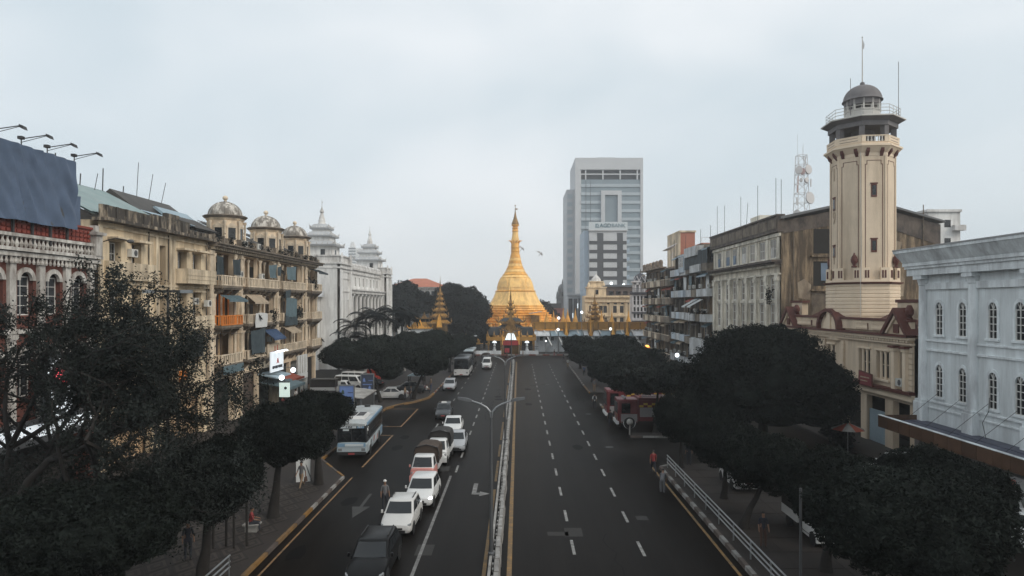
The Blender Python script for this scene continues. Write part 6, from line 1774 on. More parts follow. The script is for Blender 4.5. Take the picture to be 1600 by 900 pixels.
# ================================================================ trees
def uv_core(blobs, k, seg=12, rings=7):
    V = []; F = []
    for cx, cy, cz, rx, ry, rz in blobs:
        o = len(V)
        for i in range(rings + 1):
            p = math.pi * i / rings
            for j in range(seg):
                a = 2 * math.pi * j / seg
                V.append((cx + rx * k * math.sin(p) * math.cos(a), cy + ry * k * math.sin(p) * math.sin(a), cz - rz * k * math.cos(p)))
        for i in range(rings):
            for j in range(seg):
                j2 = (j + 1) % seg
                F.append((o + i * seg + j, o + i * seg + j2, o + (i + 1) * seg + j2, o + (i + 1) * seg + j))
    return V, F
def blob_points(blobs, n, seed, rough=.16, flat=-.35, inner=.25):
    rs = np.random.RandomState(seed)
    ar = np.array([b[3] * b[4] + b[3] * b[5] for b in blobs]); ar = ar / ar.sum()
    out = []
    for b, f in zip(blobs, ar):
        m = max(10, int(n * f))
        d = rs.normal(size=(m, 3)); d /= np.linalg.norm(d, axis=1)[:, None]
        cl = rs.normal(size=(46, 3)); cl /= np.linalg.norm(cl, axis=1)[:, None]
        dot = np.clip(d @ cl.T, -1, 1)
        bump = np.exp(-(1 - dot) * 34).max(1)
        low = np.exp(-(1 - dot) * 9).sum(1)
        r = (1 - rough) + rough * bump + rs.normal(0, .018, m)
        r -= np.abs(rs.normal(0, .05, m)) * (rs.rand(m) < .4)
        r = np.where(rs.rand(m) < inner, r * rs.uniform(.6, 1, m), r)
        keep = rs.rand(m) < np.clip(.5 + low * .3, .45, 1)
        far_ = rs.normal(size=(14, 3)); far_ /= np.linalg.norm(far_, axis=1)[:, None]
        st_ = (np.clip(d @ far_.T, -1, 1) > .975).any(1)
        r = np.where(st_ & (d[:, 2] > -.4), r * rs.uniform(1.0, 1.13, m), r)
        p = d * r[:, None]
        p[:, 2] = np.where(p[:, 2] < flat, flat + (p[:, 2] - flat) * .35, p[:, 2])
        p = p[keep] * np.array(b[3:6]) + np.array(b[:3])
        out.append(p)
    return np.concatenate(out)
def crown_mesh(blobs, n, seed, size, m='foliage', rough=.16, flat=-.35, core=.82, aspect=.4, inner=.25):
    c = uv_core(blobs, core) if core else None
    if c and flat > -1:
        c = ([(x, y, z) for x, y, z in c[0]], c[1])
    return leaf_mesh(blob_points(blobs, n, seed, rough, flat, inner), size, m, seed, 'crown', aspect, c)
def dome_blobs(r, rz, seed):
    rr = random.Random(seed)
    bl = [(0, 0, 0, r * .9, r * .9, rz * .95)]
    for k in range(7):
        a = 6.28 * k / 7 + rr.uniform(-.3, .3)
        q = r * rr.uniform(.42, .58)
        bl.append((q * math.cos(a), q * math.sin(a), rr.uniform(-.15, .22) * rz, r * rr.uniform(.45, .58), r * rr.uniform(.45, .58), rz * rr.uniform(.55, .75)))
    return bl
domes = [crown_mesh(dome_blobs(2.5, 1.7, s), 66000, s, .074, aspect=.32, rough=.24, flat=-.85, core=.7) for s in (1, 2, 3)]
domes_far = [crown_mesh(dome_blobs(3.4, 1.8, s), 30000, s, .125, aspect=.4, rough=.22, flat=-.8, core=.74, m='foliage_mid') for s in (11, 12)]
def trunk_mesh(h, r0, lean=(0, 0), seed=0, limbs=5, spread=1.2, up=1.3, m='bark'):
    rr = random.Random(seed)
    b = MB()
    n = 5
    pts = [(lean[0] * (k / n) ** 1.3 + rr.uniform(-.04, .04), lean[1] * (k / n) ** 1.3 + rr.uniform(-.04, .04), h * k / n) for k in range(n + 1)]
    rad = [r0 * (1.75 if k == 0 else 1.12 if k == 1 else 1 - .1 * k) for k in range(n + 1)]
    pts[0] = (0, 0, -.15)
    pts.insert(1, (0, 0, .25)); rad.insert(1, r0 * 1.3)
    b.path(pts, rad, 9)
    t = pts[-1]
    for k in range(limbs):
        a = 6.28 * k / limbs + rr.uniform(-.4, .4)
        e = (t[0] + spread * math.cos(a), t[1] + spread * math.sin(a), t[2] + up * rr.uniform(.6, 1.1))
        mid = (t[0] + spread * .4 * math.cos(a), t[1] + spread * .4 * math.sin(a), t[2] + up * .45)
        b.path([(t[0], t[1], t[2] - .15), mid, e], [r0 * .5, r0 * .32, r0 * .1], 6)
    return b.mesh('trunk', m, True, 60)
tr_cache = {}
def tree(label, X, Y, cx, cy, z0, z1, r, far=False, group=None, crown=None, r0=.2, limbs=5, seed=0, bz=.14, name='tree', sy=None):
    """crown centred at X+cx, Y+cy, from height z0 to z1"""
    t = thing(name, label, 'tree', (X, Y, bz), 0, group)
    cz = (z0 + z1) / 2 - bz
    h = max(1.0, z0 - bz + .3 * (z1 - z0))
    put(trunk_mesh(h, r0, (cx, cy), seed, limbs, r * .5, (z1 - z0) * .4), 'trunk', t)
    if crown is None:
        me = (domes_far if far else domes)[seed % (2 if far else 3)]
        br, bz_ = (3.4, 1.8) if far else (2.5, 1.7)
        put(me, 'crown', t, (cx, cy, cz + .1), seed * 1.7, (r / br, (sy or r) / br, (z1 - z0) / 2 / bz_ * 1.18))
    else:
        put(crown, 'crown', t, (cx, cy, 0))
    return t
GL = 'clipped trees along the left kerb'
tree('dark clipped tree filling the bottom left corner of the view', -14.1, 22.4, 0, .2, 2.8, 6.15, 3.0, group=GL, seed=1, r0=.26)
tree('dark clipped tree with low rounded crown above the stake rack', -13.3, 28.8, .2, .2, 2.7, 6.15, 2.35, group=GL, seed=2, r0=.24)
tree('dark clipped tree with bare thick trunk behind the seated man', -13.6, 37.9, .45, .1, 3.0, 6.5, 2.75, group=GL, seed=3, r0=.25)
tree('dark clipped tree nearest the bus on the plaza corner', -13.1, 44.8, -.1, .2, 3.4, 6.2, 2.3, group=GL, seed=4, r0=.24)
big = crown_mesh([(-2.6, 0, 5.6, 3.2, 3, 2.0), (.4, .6, 6.0, 3.2, 3, 2.0), (2.0, .3, 4.9, 2.3, 2.2, 1.9), (-1, -1, 5.4, 3, 2.6, 1.8), (2.6, 0, 3.8, 1.7, 1.6, 1.4)], 46000, 31, .115, m='foliage_mid', aspect=.4, rough=.2, core=.84)
tree('broad dark tree over the parked white saloon beside the bus stop', -16.6, 82, -1.6, .3, 3.2, 7.8, 4.4, crown=big, seed=5, r0=.2, group=GL)
tree('flat round tree with leaning trunk on the kerb bulge', -13.0, 84.8, 1.4, .4, 2.9, 6.4, 3.4, far=True, seed=6, r0=.2, group=GL, sy=3.0)
f_ = crown_mesh([(-2.4, 0, 5.6, 3.0, 3, 2.1), (1.6, .5, 5.9, 3.2, 3, 2.0), (.2, -1, 5.2, 3.4, 3, 2.1), (3.4, -.4, 4.6, 2.0, 2, 1.5)], 38000, 37, .13, m='foliage_mid', aspect=.4, core=.84)
tree('wide dark tree behind the flat round one, below the shrine', -14.6, 105, 0, 0, 3.5, 7.8, 5, crown=f_, seed=7, r0=.22, group=GL)
tree('small round tree behind the parked coaches', -11.9, 118, .3, 0, 2.6, 5.7, 2.6, far=True, seed=8, group=GL)
tree('small round tree farthest along the left kerb by the gate shelter', -11.6, 133, .6, 0, 3.0, 5.9, 3.0, far=True, seed=9, group=GL)
tree('dark rounded tree left of the wide one, under the palms', -20.5, 103, 0, 0, 3.0, 7.0, 4.2, far=True, seed=10, group=GL)
GR = 'clipped trees along the right kerb'
tree('low clipped tree farthest along the right kerb', 11.2, 124, 0, 0, 2.6, 6.0, 3.5, far=True, seed=1, group=GR)
tree('clipped tree set back behind the farthest right kerb tree', 17.6, 119, 0, 0, 2.4, 6.3, 4.2, far=True, seed=2, group=GR)
tree('clipped tree third from the far end of the right kerb', 11.2, 103, .2, 0, 2.4, 6.0, 3.9, far=True, seed=3, group=GR)
tree('clipped tree set back from the kerb left of the balconied flats', 17.5, 98, 0, 0, 2.0, 5.6, 4.0, far=True, seed=6, group=GR)
tree('round clipped tree nearest the fire trucks on the right kerb', 11.4, 85.5, .3, 0, 2.0, 5.6, 3.4, far=True, seed=4, group=GR)
_lo = [(-1.8, 0, 4.0, 2.4, 2.2, 1.7), (1.2, .5, 4.4, 2.8, 2.5, 1.7), (.4, -1.2, 4.0, 2.6, 2, 1.2), (3.2, .4, 4.2, 2.4, 2.4, 1.4), (-3.2, -.5, 3.7, 1.5, 1.4, .8), (-1.5, -1.5, 4.6, 1.8, 1.4, .9)]
lo = crown_mesh([(a, b, c + .75, d, e, f * .85) for a, b, c, d, e, f in _lo], 30000, 41, .14, m='foliage_open', aspect=.42, rough=.3, core=.6, flat=-1)
tree('loose leafy tree overhanging the parked fire trucks', 12.6, 62.8, .2, 0, 2.6, 7.2, 4.6, crown=lo, seed=5, r0=.18, group=GR)
tree('round bushy tree on a thin trunk at the guard rail end', 11.75, 49.2, 0, .1, 1.9, 5.5, 2.0, seed=6, r0=.15, group=GR, bz=.14)
rb = random.Random(8)
rbl = [(0, 0, 7.2, 5.6, 5.0, 3.1), (-3.6, -.5, 6.0, 3.4, 3.4, 2.4), (3.6, .2, 6.2, 3.8, 3.4, 2.6), (-5.2, -.4, 5.0, 2.4, 2.4, 1.7), (5.6, 0, 5.0, 2.4, 2.4, 1.9), (.5, -3.2, 5.8, 4, 2.6, 2.4), (3.4, -2.0, 4.6, 3.0, 2.4, 1.7), (-2.5, -2.6, 4.8, 3, 2.4, 1.6), (-1.5, .5, 8.4, 3.0, 3, 1.9), (1.8, .8, 8.5, 3.0, 3, 1.8), (-3.8, -2.4, 3.4, 2.6, 2, 1.7), (0, -3.6, 3.6, 3.0, 2, 1.7), (3.6, -2.6, 3.3, 2.6, 2, 1.6), (-5.6, -1, 3.4, 1.8, 1.8, 1.4), (5.8, -.8, 3.6, 1.8, 1.8, 1.4)]
rain = crown_mesh(rbl, 180000, 51, .105, m='foliage', aspect=.45, rough=.3, core=.74, inner=.35)
tree('largest broad dark tree, hiding the front of the fire station', 20.4, 57, 0, 0, 3.2, 10.7, 7.6, crown=rain, seed=7, r0=.42, limbs=8, bz=0)
tree('clipped tree before the white utility post, over a pale car', 12.5, 41.5, .2, 0, 1.9, 4.95, 2.4, seed=7, r0=.17, group=GR)
tree('clipped tree with dark trunk close behind the guard rail', 11.9, 36.0, 1.3, .3, 1.9, 5.0, 2.6, seed=8, r0=.2, group=GR)
tree('clipped tree above the half hidden white pickup', 13.6, 30.2, .5, 0, 2.2, 5.4, 2.7, seed=9, r0=.2, group=GR)
tree('largest clipped tree at the bottom right of the view', 13.5, 23.8, 0, 0, 2.5, 6.1, 3.5, seed=10, r0=.24, group=GR)
tree('clipped tree in front of the box truck', 17.8, 28.0, -.3, 0, 2.4, 5.9, 2.7, seed=11, r0=.2, group=GR)
# tall dark trees round the pagoda island
def dark_tree(label, X, Y, blobs, n, seed, r0=.5, leaf=.42):
    tree(label, X, Y, 0, 0, 4.5, max(b[2] + b[5] for b in blobs), 5, crown=crown_mesh(blobs, n, seed, leaf, 'foliage_dark', rough=.24, core=.8, flat=-1), seed=seed, r0=r0, limbs=6, bz=0, group='tall dark trees round the pagoda')
dark_tree('tall dark tree right of the white hall, below the red roof', -32, 188, [(0, 0, 12, 6.5, 6, 5.5), (-4, 0, 9, 5, 5, 5), (4, -1, 9, 5, 5, 5), (1, 0, 15.5, 4, 4, 3), (5.5, 0, 13, 3.0, 3, 2.5), (-6, 1, 13, 2.6, 2.6, 3)], 26000, 61, leaf=.3)
dark_tree('tall dark tree with bare top twigs beside the white hall end', -38.5, 192, [(0, 0, 13, 5, 5, 5.5), (-1.5, 0, 17, 3, 3, 2.2), (2.5, 0, 9, 5, 5, 5)], 16000, 62, leaf=.3)
dark_tree('tall dark tree directly left of the pagoda', -15.2, 190, [(0, 0, 12, 6, 6, 5.6), (-4, 0, 14, 4.5, 4.5, 4), (3.6, 0, 10, 4.5, 5, 5), (-2, -1, 7, 7, 5, 4)], 26000, 63, leaf=.3)
dark_tree('dark tree between the shrine spire and the pagoda', -19.5, 193, [(0, 0, 13.5, 5, 5, 4.6), (-2, 0, 8, 6, 5, 5), (3, 0, 9, 5, 5, 5)], 20000, 64, leaf=.3)
dark_tree('dark lower tree behind the small gilded shrine', -26, 197, [(0, 0, 9, 5.5, 5, 5), (2.5, 0, 11.5, 3.5, 3, 3)], 8000, 65)
dark_tree('dark bush-like tree at the foot of the pagoda', -9.0, 181, [(0, 0, 4, 2.4, 3, 2.6), (-2.5, 0, 5.5, 3, 3, 3)], 6000, 66, .3, .34)
dark_tree('small far tree just right of the pagoda flank', 10, 270, [(0, 0, 9, 4, 4, 4.5), (3, 0, 7, 3, 3, 3)], 3000, 67)
# palms
def palm_mesh(seed, n=24, L=3.4):
    rr = random.Random(seed); V = []; F = []
    for k in range(n):
        a = 2 * math.pi * k / n + rr.uniform(-.2, .2); el = rr.uniform(-.35, 1.15); l = L * rr.uniform(.8, 1.1)
        px, pz = 0, 0; th = el; pts = []
        for s in range(8):
            pts.append((px, pz)); px += l / 7 * math.cos(th); pz += l / 7 * math.sin(th); th -= .32
        ca, sa = math.cos(a), math.sin(a)
        for s in range(1, 8):
            x0, z0 = pts[s - 1]; x1, z1 = pts[s]
            for q in range(3):
                t = q / 3; x = x0 + (x1 - x0) * t; z = z0 + (z1 - z0) * t
                w = .62 * math.sin(math.pi * min(.98, (s - .4 + t) / 8.2)) + .1
                for sd in (-1, 1):
                    dx, dz = w * .75, -.35 * w
                    P = [(x, 0, z), (x + .1, 0, z), (x + .1 + dx * .6, sd * w, z + dz), (x + dx * .6, sd * w, z + dz)]
                    o = len(V)
                    V += [(ca * p[0] - sa * p[1], sa * p[0] + ca * p[1], p[2]) for p in P]
                    F.append((o, o + 1, o + 2, o + 3))
    return MB().add(V, F).mesh('fronds', 'foliage_dark')
pms = [palm_mesh(s) for s in (1, 2, 3)]
plb = ['tall palm nearest the domed building end', 'palm second in the clump before the white hall', 'palm with the tallest crown of the clump', 'palm in the middle of the clump before the white hall', 'palm with pale trunk right of the clump centre', 'palm at the right end of the clump before the dark trees', 'short palm leaning in front of the clump']
for k, (px, Y, top) in enumerate(((553, 112, 495), (571, 115, 482), (588, 118, 476), (601, 114, 484), (616, 120, 474), (632, 121, 484), (545, 108, 512))):
    X = (px - 810) * Y / 1067; z = 12 + (474 - top) * Y / 1067 - 1.6
    t = thing('palm_tree', plb[k], 'palm', (X, Y, 0), k * 1.3, 'palms before the white hall', None)
    MB().path([(0, 0, -.2), (0, 0, .5), (.1, 0, z * .5), (.05, 0, z)], [.3, .22, .17, .13], 8).build('trunk', 'palm_trunk', t, smooth=True)
    put(pms[k % 3], 'fronds', t, (.05, 0, z), sc=1.15)
# open leafy foreground tree
def open_tree(label, base, target, rad, seed, n_tip, leaf, per=16):
    rr = random.Random(seed); tips = []; b = MB()
    def grow(p, d, l, r, lev):
        pts = [p]; rs = [r]
        for s in range(4):
            d = (d + Vector((rr.gauss(0, .16), rr.gauss(0, .16), rr.gauss(0, .1) + .02))).normalized()
            p = p + d * l / 4; pts.append(p); rs.append(r * (1 - .13 * (s + 1)))
        b.path(pts, rs, 7 if lev < 2 else 4, cap=lev < 1)
        if lev >= 2:
            for q in pts[1:]:
                tips.append(q)
        if lev < 5:
            for k in range(3 if lev < 3 else 2):
                a = rr.uniform(0, 6.28); sp = rr.uniform(.45, .95)
                u = d.orthogonal().normalized(); v = d.cross(u)
                nd = (d * math.cos(sp) + (u * math.cos(a) + v * math.sin(a)) * math.sin(sp)).normalized()
                nd = (nd + Vector(((target - p).x, (target - p).y, (target - p).z * .4)).normalized() * .25).normalized()
                e = p + nd * l
                q = (e - target); q = Vector((q.x / rad[0], q.y / rad[1], q.z / rad[2])).length
                if q > 1.05:
                    nd = (nd + (target - e).normalized() * 1.1).normalized()
                grow(pts[rr.choice([3, 4, 4])], nd, l * rr.uniform(.68, .86), r * .58, lev + 1)
    base = Vector(base)
    t = thing('tree', label, 'tree', base)
    target = Vector(target) - base
    for k, (dx, dy, dz) in enumerate(((.1, .1, 1), (.75, .1, .62), (-.3, .4, .85), (.35, -.1, .85))):
        grow(Vector((0, 0, 0)) if k == 0 else Vector((.1, 0, 1.6 + .7 * k)), Vector((dx, dy, dz)).normalized(), 4.6 - .3 * k, .3 if k == 0 else .2, 0)
    b.build('trunk', 'bark', t, smooth=True, angle=60)
    rs = np.random.RandomState(seed)
    T = np.array([tuple(q) for q in tips])
    q = (T - np.array(target)) / np.array(rad)
    T = T[(np.linalg.norm(q, axis=1) < 1.08)]
    T = T[rs.rand(len(T)) < .8]
    idx = rs.randint(0, len(T), n_tip * per)
    P = T[idx] + rs.normal(0, .15, (len(idx), 3))
    low = []
    for c, r_, n in (((-1.5, .8, 4.6), (3.2, 2.2, 1.9), 9000), ((2.2, 1.0, 4.4), (3.2, 2.2, 1.7), 8000), ((-4.2, .6, 6.2), (2.6, 2.2, 2.2), 6000), ((6.2, 1.6, 4.8), (2.8, 2.0, 1.6), 6000)):
        k = rs.normal(0, .42, (n // 55, 3)) * np.array(r_) + np.array(c)
        low.append(k[rs.randint(0, len(k), n)] + rs.normal(0, .22, (n, 3)))
    P = np.concatenate([P] + low)
    put(leaf_mesh(P, leaf, 'foliage_open', seed, 'crown', .45), 'crown', t)
    return len(T)
open_tree('open leafy tree with dark spreading branches in the left foreground', (-18.7, 25.0, .1), (-15.8, 26.6, 7.7), (9.2, 4.8, 6.1), 12, 3400, .062, 26)
# tree stuff: low shrubs at the station foot
for k, (x, y, w) in enumerate(((27.4, 58.0, .9), (26.8, 56.2, .8), (27.6, 61.0, .7))):
    o = leaf_tuft(None, x, y, .15, w, 1.5, 700, 90 + k, 'foliage_dark', .2, 'potted_shrub')
    tag(o, ['dark shrub by the first station bay', 'dark shrub close to the white building corner', 'dark shrub between two station bays'][k], 'shrub')
# ================================================================ vehicles (front of each points to local -y)
def paint(name, col, rough=.3):
    mat(name, col, rough, .05, .8, spec=.5)
paint('paint_white', (0.62, 0.62, 0.61)); paint('paint_pearl', (0.55, 0.54, 0.52)); paint('paint_silver', (0.36, 0.37, 0.385)); mat('paint_black', (0.009, 0.009, 0.0095), .35, .05, .8, spec=.12)
paint('paint_dark', (0.03, 0.033, 0.036)); paint('paint_red', (0.20, 0.02, 0.022)); paint('paint_coral', (0.55, 0.24, 0.21), .45); paint('paint_blue', (0.20, 0.33, 0.46)); paint('paint_sky', (0.40, 0.46, 0.49))
mat('headlight', (0.2, 0.21, 0.215), .15, .05, spec=.6); mat('headlight_lit', (1, 1, 1), .3, 0, emit=(.88, .95, 1), power=14)
mat('taillight', (0.25, 0.01, 0.01), .3, .05); mat('plate_red', (0.3, 0.05, 0.05), .6, .1); mat('plate_dark', (0.03, 0.03, 0.03), .6, .1)
mat('trim_black', (0.02, 0.02, 0.021), .6, .1); mat('rim', (0.38, 0.38, 0.38), .4, .1, metal=.6); mat('canvas_brown', (0.06, 0.043, 0.033), .9, .25, 1); mat('canvas_dark', (0.035, 0.033, 0.032), .9, .25, 1)
wheel_c = {}
def wheel(par, x, y, r=.31, w=.2, side=1):
    k = (round(r, 2), round(w, 2))
    if k not in wheel_c:
        t = MB().lathe([(r * .62, -w / 2), (r * .93, -w / 2), (r, -w * .32), (r, w * .32), (r * .93, w / 2), (r * .62, w / 2)], 20)
        h = MB().lathe([(.02, w * .42), (r * .2, w * .43), (r * .3, w * .34), (r * .58, w * .4), (r * .64, w * .49), (r * .64, -w * .4), (.02, -w * .4)], 16)
        for q in range(5):
            a = 6.283 * q / 5
            h.prism([(r * .2 * math.cos(a - .3), r * .2 * math.sin(a - .3)), (r * .6 * math.cos(a - .12), r * .6 * math.sin(a - .12)), (r * .6 * math.cos(a + .12), r * .6 * math.sin(a + .12)), (r * .2 * math.cos(a + .3), r * .2 * math.sin(a + .3))], 'z', w * .36, w * .45)
        wheel_c[k] = (t.mesh('wheel', 'tyre', True), h.mesh('rim', 'rim', True))
    a, b = wheel_c[k]
    o = put(a, 'wheel', par, (x, y, r), rot=(0, R(90) if side > 0 else R(-90), 0))
    put(b, 'rim', o)
KIND = {
    'hatch': dict(L=3.8, W=1.69, H=1.53, yc=.92, yw=1.62, yr=3.2, yb=3.66, zf=.74, zc=.98, zt=1.0, wr=.3),
    'sedan': dict(L=4.5, W=1.74, H=1.44, yc=1.15, yw=1.9, yr=3.0, yb=3.72, zf=.70, zc=.93, zt=.97, wr=.31),
    'wagon': dict(L=4.35, W=1.68, H=1.48, yc=1.15, yw=1.85, yr=3.75, yb=4.22, zf=.72, zc=.94, zt=.96, wr=.3),
    'suv': dict(L=4.7, W=1.86, H=1.8, yc=1.2, yw=1.85, yr=4.2, yb=4.58, zf=.98, zc=1.16, zt=1.16, wr=.37),
    'van': dict(L=4.75, W=1.72, H=1.95, yc=.5, yw=1.15, yr=4.4, yb=4.68, zf=.9, zc=1.12, zt=1.12, wr=.32),
    'cab': dict(L=2.15, W=1.62, H=1.78, yc=.38, yw=.85, yr=1.75, yb=1.95, zf=.88, zc=1.08, zt=1.08, wr=.3),
}
def car_body(t, kind, pm, lit=False, roof=None, plate='plate_red', L_extra=0, rack=False, taxi=False):
    p = KIND[kind]; L, W, H = p['L'], p['W'] / 2, p['H']
    yc, yw, yr, yb, zf, zc, zt = [p[k] for k in ('yc', 'yw', 'yr', 'yb', 'zf', 'zc', 'zt')]
    o = -L / 2
    def ring(y, w, zb, zt_):
        h = zt_ - zb
        half = [(w * .86, zb), (w * .97, zb + .08), (w, zb + h * .35), (w * .99, zb + h * .62), (w * .94, zb + h * .88), (w * .82, zb + h * .985)]
        return [(-x, y + o, z) for x, z in half[::-1]] + [(-w * .3, y + o, zt_ + .012)][:0] + [(x, y + o, z) for x, z in half][:0] + [] or None
    def ring2(y, w, zb, zt_):
        h = zt_ - zb
        half = [(w * .86, zb), (w * .97, zb + .08), (w, zb + h * .35), (w * .99, zb + h * .62), (w * .94, zb + h * .88), (w * .80, zb + h * .985), (w * .35, zt_ + .012)]
        return [(x, y + o, z) for x, z in half] + [(-x, y + o, z) for x, z in half[::-1]]
    st = [(0.0, .78, .34, zf - .2), (.05, .87, .27, zf - .08), (.22, .94, .22, zf), (yc * .6, .985, .2, zf + (zc - zf) * .62), (yc, 1, .2, zc), ((yc + yb) / 2, 1, .2, (zc + zt) / 2 + .015), (yb, .99, .2, zt)]
    if L - yb > .4:
        st += [(L - .2, .95, .24, zt - .02)]
    st += [(L - .05, .9, .28, zt - .07), (L, .84, .33, zt - .2)]
    b = MB().loft([ring2(y, W * f, zb, z) for y, f, zb, z in st])
    b.build('body', pm, t, smooth=True, angle=38)
    # cabin
    zb = min(zc, zt) - .06
    def lev(v):
        z = zb + (H - zb) * v
        q = min(1, v / .93)
        e = .0 if v < .95 else .12
        return z, o + yc + (yw - yc) * q + e, o + yb + (yr - yb) * q - e, W * (.93 - .15 * q) - e * .6
    def cr(v):
        z, y0, y1, w = lev(v); c = .07
        bow = .06
        return [(-w + c, y0 + .0, z), (-w * .4, y0 - bow, z), (w * .4, y0 - bow, z), (w - c, y0, z), (w, y0 + c * 1.3, z), (w + .015, (y0 + y1) / 2, z), (w, y1 - c, z), (w - c, y1, z), (-w + c, y1, z), (-w, y1 - c, z), (-w - .015, (y0 + y1) / 2, z), (-w, y0 + c * 1.3, z)]
    MB().loft([cr(0), cr(.5), cr(.93), cr(1.0)]).build('cabin', roof or pm, t, smooth=True, angle=40)
    # glass
    def fpt(u, v, out):
        z, y0, y1, w = lev(v); return (u * (w - .09), y0 - .06 * (1 - abs(u) ** 2.2) - out, z)
    g = MB(); N = 6
    rows = [[fpt(-1 + 2 * k / N, v, .02) for k in range(N + 1)] for v in (.13, .5, .88)]
    for a, c in zip(rows[:-1], rows[1:]):
        for k in range(N):
            g.quad(a[k], a[k + 1], c[k + 1], c[k])
    g.build('windscreen', 'glass_dark', t, smooth=True)
    def rpt(u, v, out):
        z, y0, y1, w = lev(v); return (u * (w - .12), y1 + out, z)
    MB().quad(rpt(-1, .2, .012), rpt(1, .2, .012), rpt(1, .85, .012), rpt(-1, .85, .012)).build('rear_window', 'glass_dark', t)
    for s in (-1, 1):
        def spt(q, v):
            z, y0, y1, w = lev(v); y = y0 + .16 + (y1 - y0 - .32) * q
            bow = .015 * (1 - abs(2 * q - 1))
            return (s * (w + bow + .012), y, z)
        segs = [(0, .47), (.52, 1)] if kind not in ('van', 'suv', 'wagon') else [(0, .36), (.39, .68), (.71, 1)]
        if kind == 'cab': segs = [(0, .8)]
        for a, c in segs:
            MB().quad(spt(a, .16), spt(c, .16), spt(c, .84), spt(a, .84)).build('side_window', 'glass_dark', t)
        MB().box(s * (W + .02) - .09 * (s < 0) - .0, s * (W + .02) + .09 * (s > 0), o + yc + .2, o + yc + .29, zc - .01, zc + .14).box(s * (W - .1) - .06, s * (W - .1) + .06, o + yc + .22, o + yc + .27, zc - .03, zc + .03).build('mirror', pm, t)
        hl = 'headlight_lit' if lit and s > 0 else 'headlight'
        MB().loft([[(s * W * .5, o + .035, zf - .2), (s * W * .84, o + .07, zf - .2), (s * W * .84, o + .09, zf - .07), (s * W * .5, o + .05, zf - .1)],
                   [(s * W * .52, o + .2, zf - .18), (s * W * .93, o + .25, zf - .16), (s * W * .93, o + .3, zf - .03), (s * W * .56, o + .24, zf - .01)]]).build('headlight', hl, t)
        MB().box(s * W * .72 - .1, s * W * .72 + .1, o + L - .1, o + L + .012, zt - .32, zt - .1).build('taillight', 'taillight', t)
        for yy in (o + .78 if L > 3 else o + .45, o + L - .78 if L > 3 else 99):
            if yy > 50: continue
            _o = MB().lathe([(p['wr'] + .065, -.01), (p['wr'] + .065, .01)], 20).build('wheel_arch', 'trim_black', t, (0, 0, 0)); _o.location = (s * (W - .006), yy, p['wr'] + .02); _o.rotation_euler = (0, R(90), 0)
            wheel(t, s * (W - .09), yy, p['wr'], .2, s)
        MB().box(s * W * .995 - .008, s * W * .995 + .008, o + yc + .35, o + yb - .15, .42, .45).build('side_moulding', 'trim_black', t)
    MB().box(-W * .45, W * .45, o - .012, o + .05, zf - .3, zf - .2).build('grille', 'trim_black', t)
    MB().box(-W * .62, W * .62, o - .004, o + .08, .3, .42).build('lower_grille', 'trim_black', t)
    MB().box(-.19, .19, o - .03, o - .013, .42, .52).build('number_plate', plate, t)
    MB().box(-.19, .19, o + L + .003, o + L + .02, .55, .66).build('number_plate', plate, t)
    MB().box(-W * .8, W * .8, o + .0, o + .1, zf - .155, zf - .145).build('bonnet_line', 'trim_black', t) if False else None
    if rack:
        for s in (-1, 1):
            MB().tube((s * W * .68, o + yw + .3, H + .05), (s * W * .68, o + yr - .2, H + .05), .025).box(s * W * .68 - .02, s * W * .68 + .02, o + yw + .5, o + yw + .56, H - .02, H + .05).box(s * W * .68 - .02, s * W * .68 + .02, o + yr - .5, o + yr - .44, H - .02, H + .05).build('roof_rail', 'trim_black', t)
    if taxi:
        MB().frus((-.3, .3, o + yw + .3, o + yw + .5), H, (-.24, .24, o + yw + .34, o + yw + .46), H + .16).build('taxi_light', 'paint_white', t)
    MB().box(.25, .45, o + yw - .28, o + yw - .25, H - .16, H - .1).build('rear_view_mirror', 'trim_black', t) if False else None
def car(name, label, cat, kind, pm, X, Yf, rz=0.0, z=0.0, group=None, **k):
    """Yf: y of the front when rz is about 0"""
    L = KIND[kind]['L']
    X2, Y2 = X - math.sin(rz) * L / 2, Yf + math.cos(rz) * L / 2
    t = thing(name, label, cat, (X2, Y2, z), rz, group)
    car_body(t, kind, pm, **k)
    return t
Q = 'cars queuing in the inner left lane'
car('suv', 'black estate car half cut off at the bottom of the queue', 'car', 'wagon', 'paint_black', -6.45, 28.4, .0, group=Q, rack=True, plate='plate_dark').scale = (1.05, 1.05, 1.05)
car('hatchback', 'cream-white hatchback with dark number plate behind the black car', 'car', 'hatch', 'paint_pearl', -6.3, 34.8, -.02, group=Q, plate='plate_dark', rack=True)
car('hatchback', 'white hatchback with one headlight shining bright', 'car', 'hatch', 'paint_white', -5.85, 39.6, -.03, group=Q, lit=True)
car('saloon_car', 'silver-white saloon in front of its whiter twin, beside the pickups', 'car', 'sedan', 'paint_silver', -5.1, 54.4, .02, group=Q, plate='plate_dark')
car('saloon_car', 'bright white saloon following the silver saloon', 'car', 'sedan', 'paint_white', -6.0, 61.6, .03, group=Q)
car('estate_car', 'dark green-black estate taxi with pale roof light, alone in the lane', 'car', 'wagon', 'paint_dark', -7.75, 70, .05, taxi=True)
car('saloon_car', 'silver estate car passing the kerb bulge far up the road', 'car', 'wagon', 'paint_silver', -9.5, 93, .02)
car('van', 'small white van approaching far up the road below the gate', 'van', 'van', 'paint_white', -5.8, 124, 0)
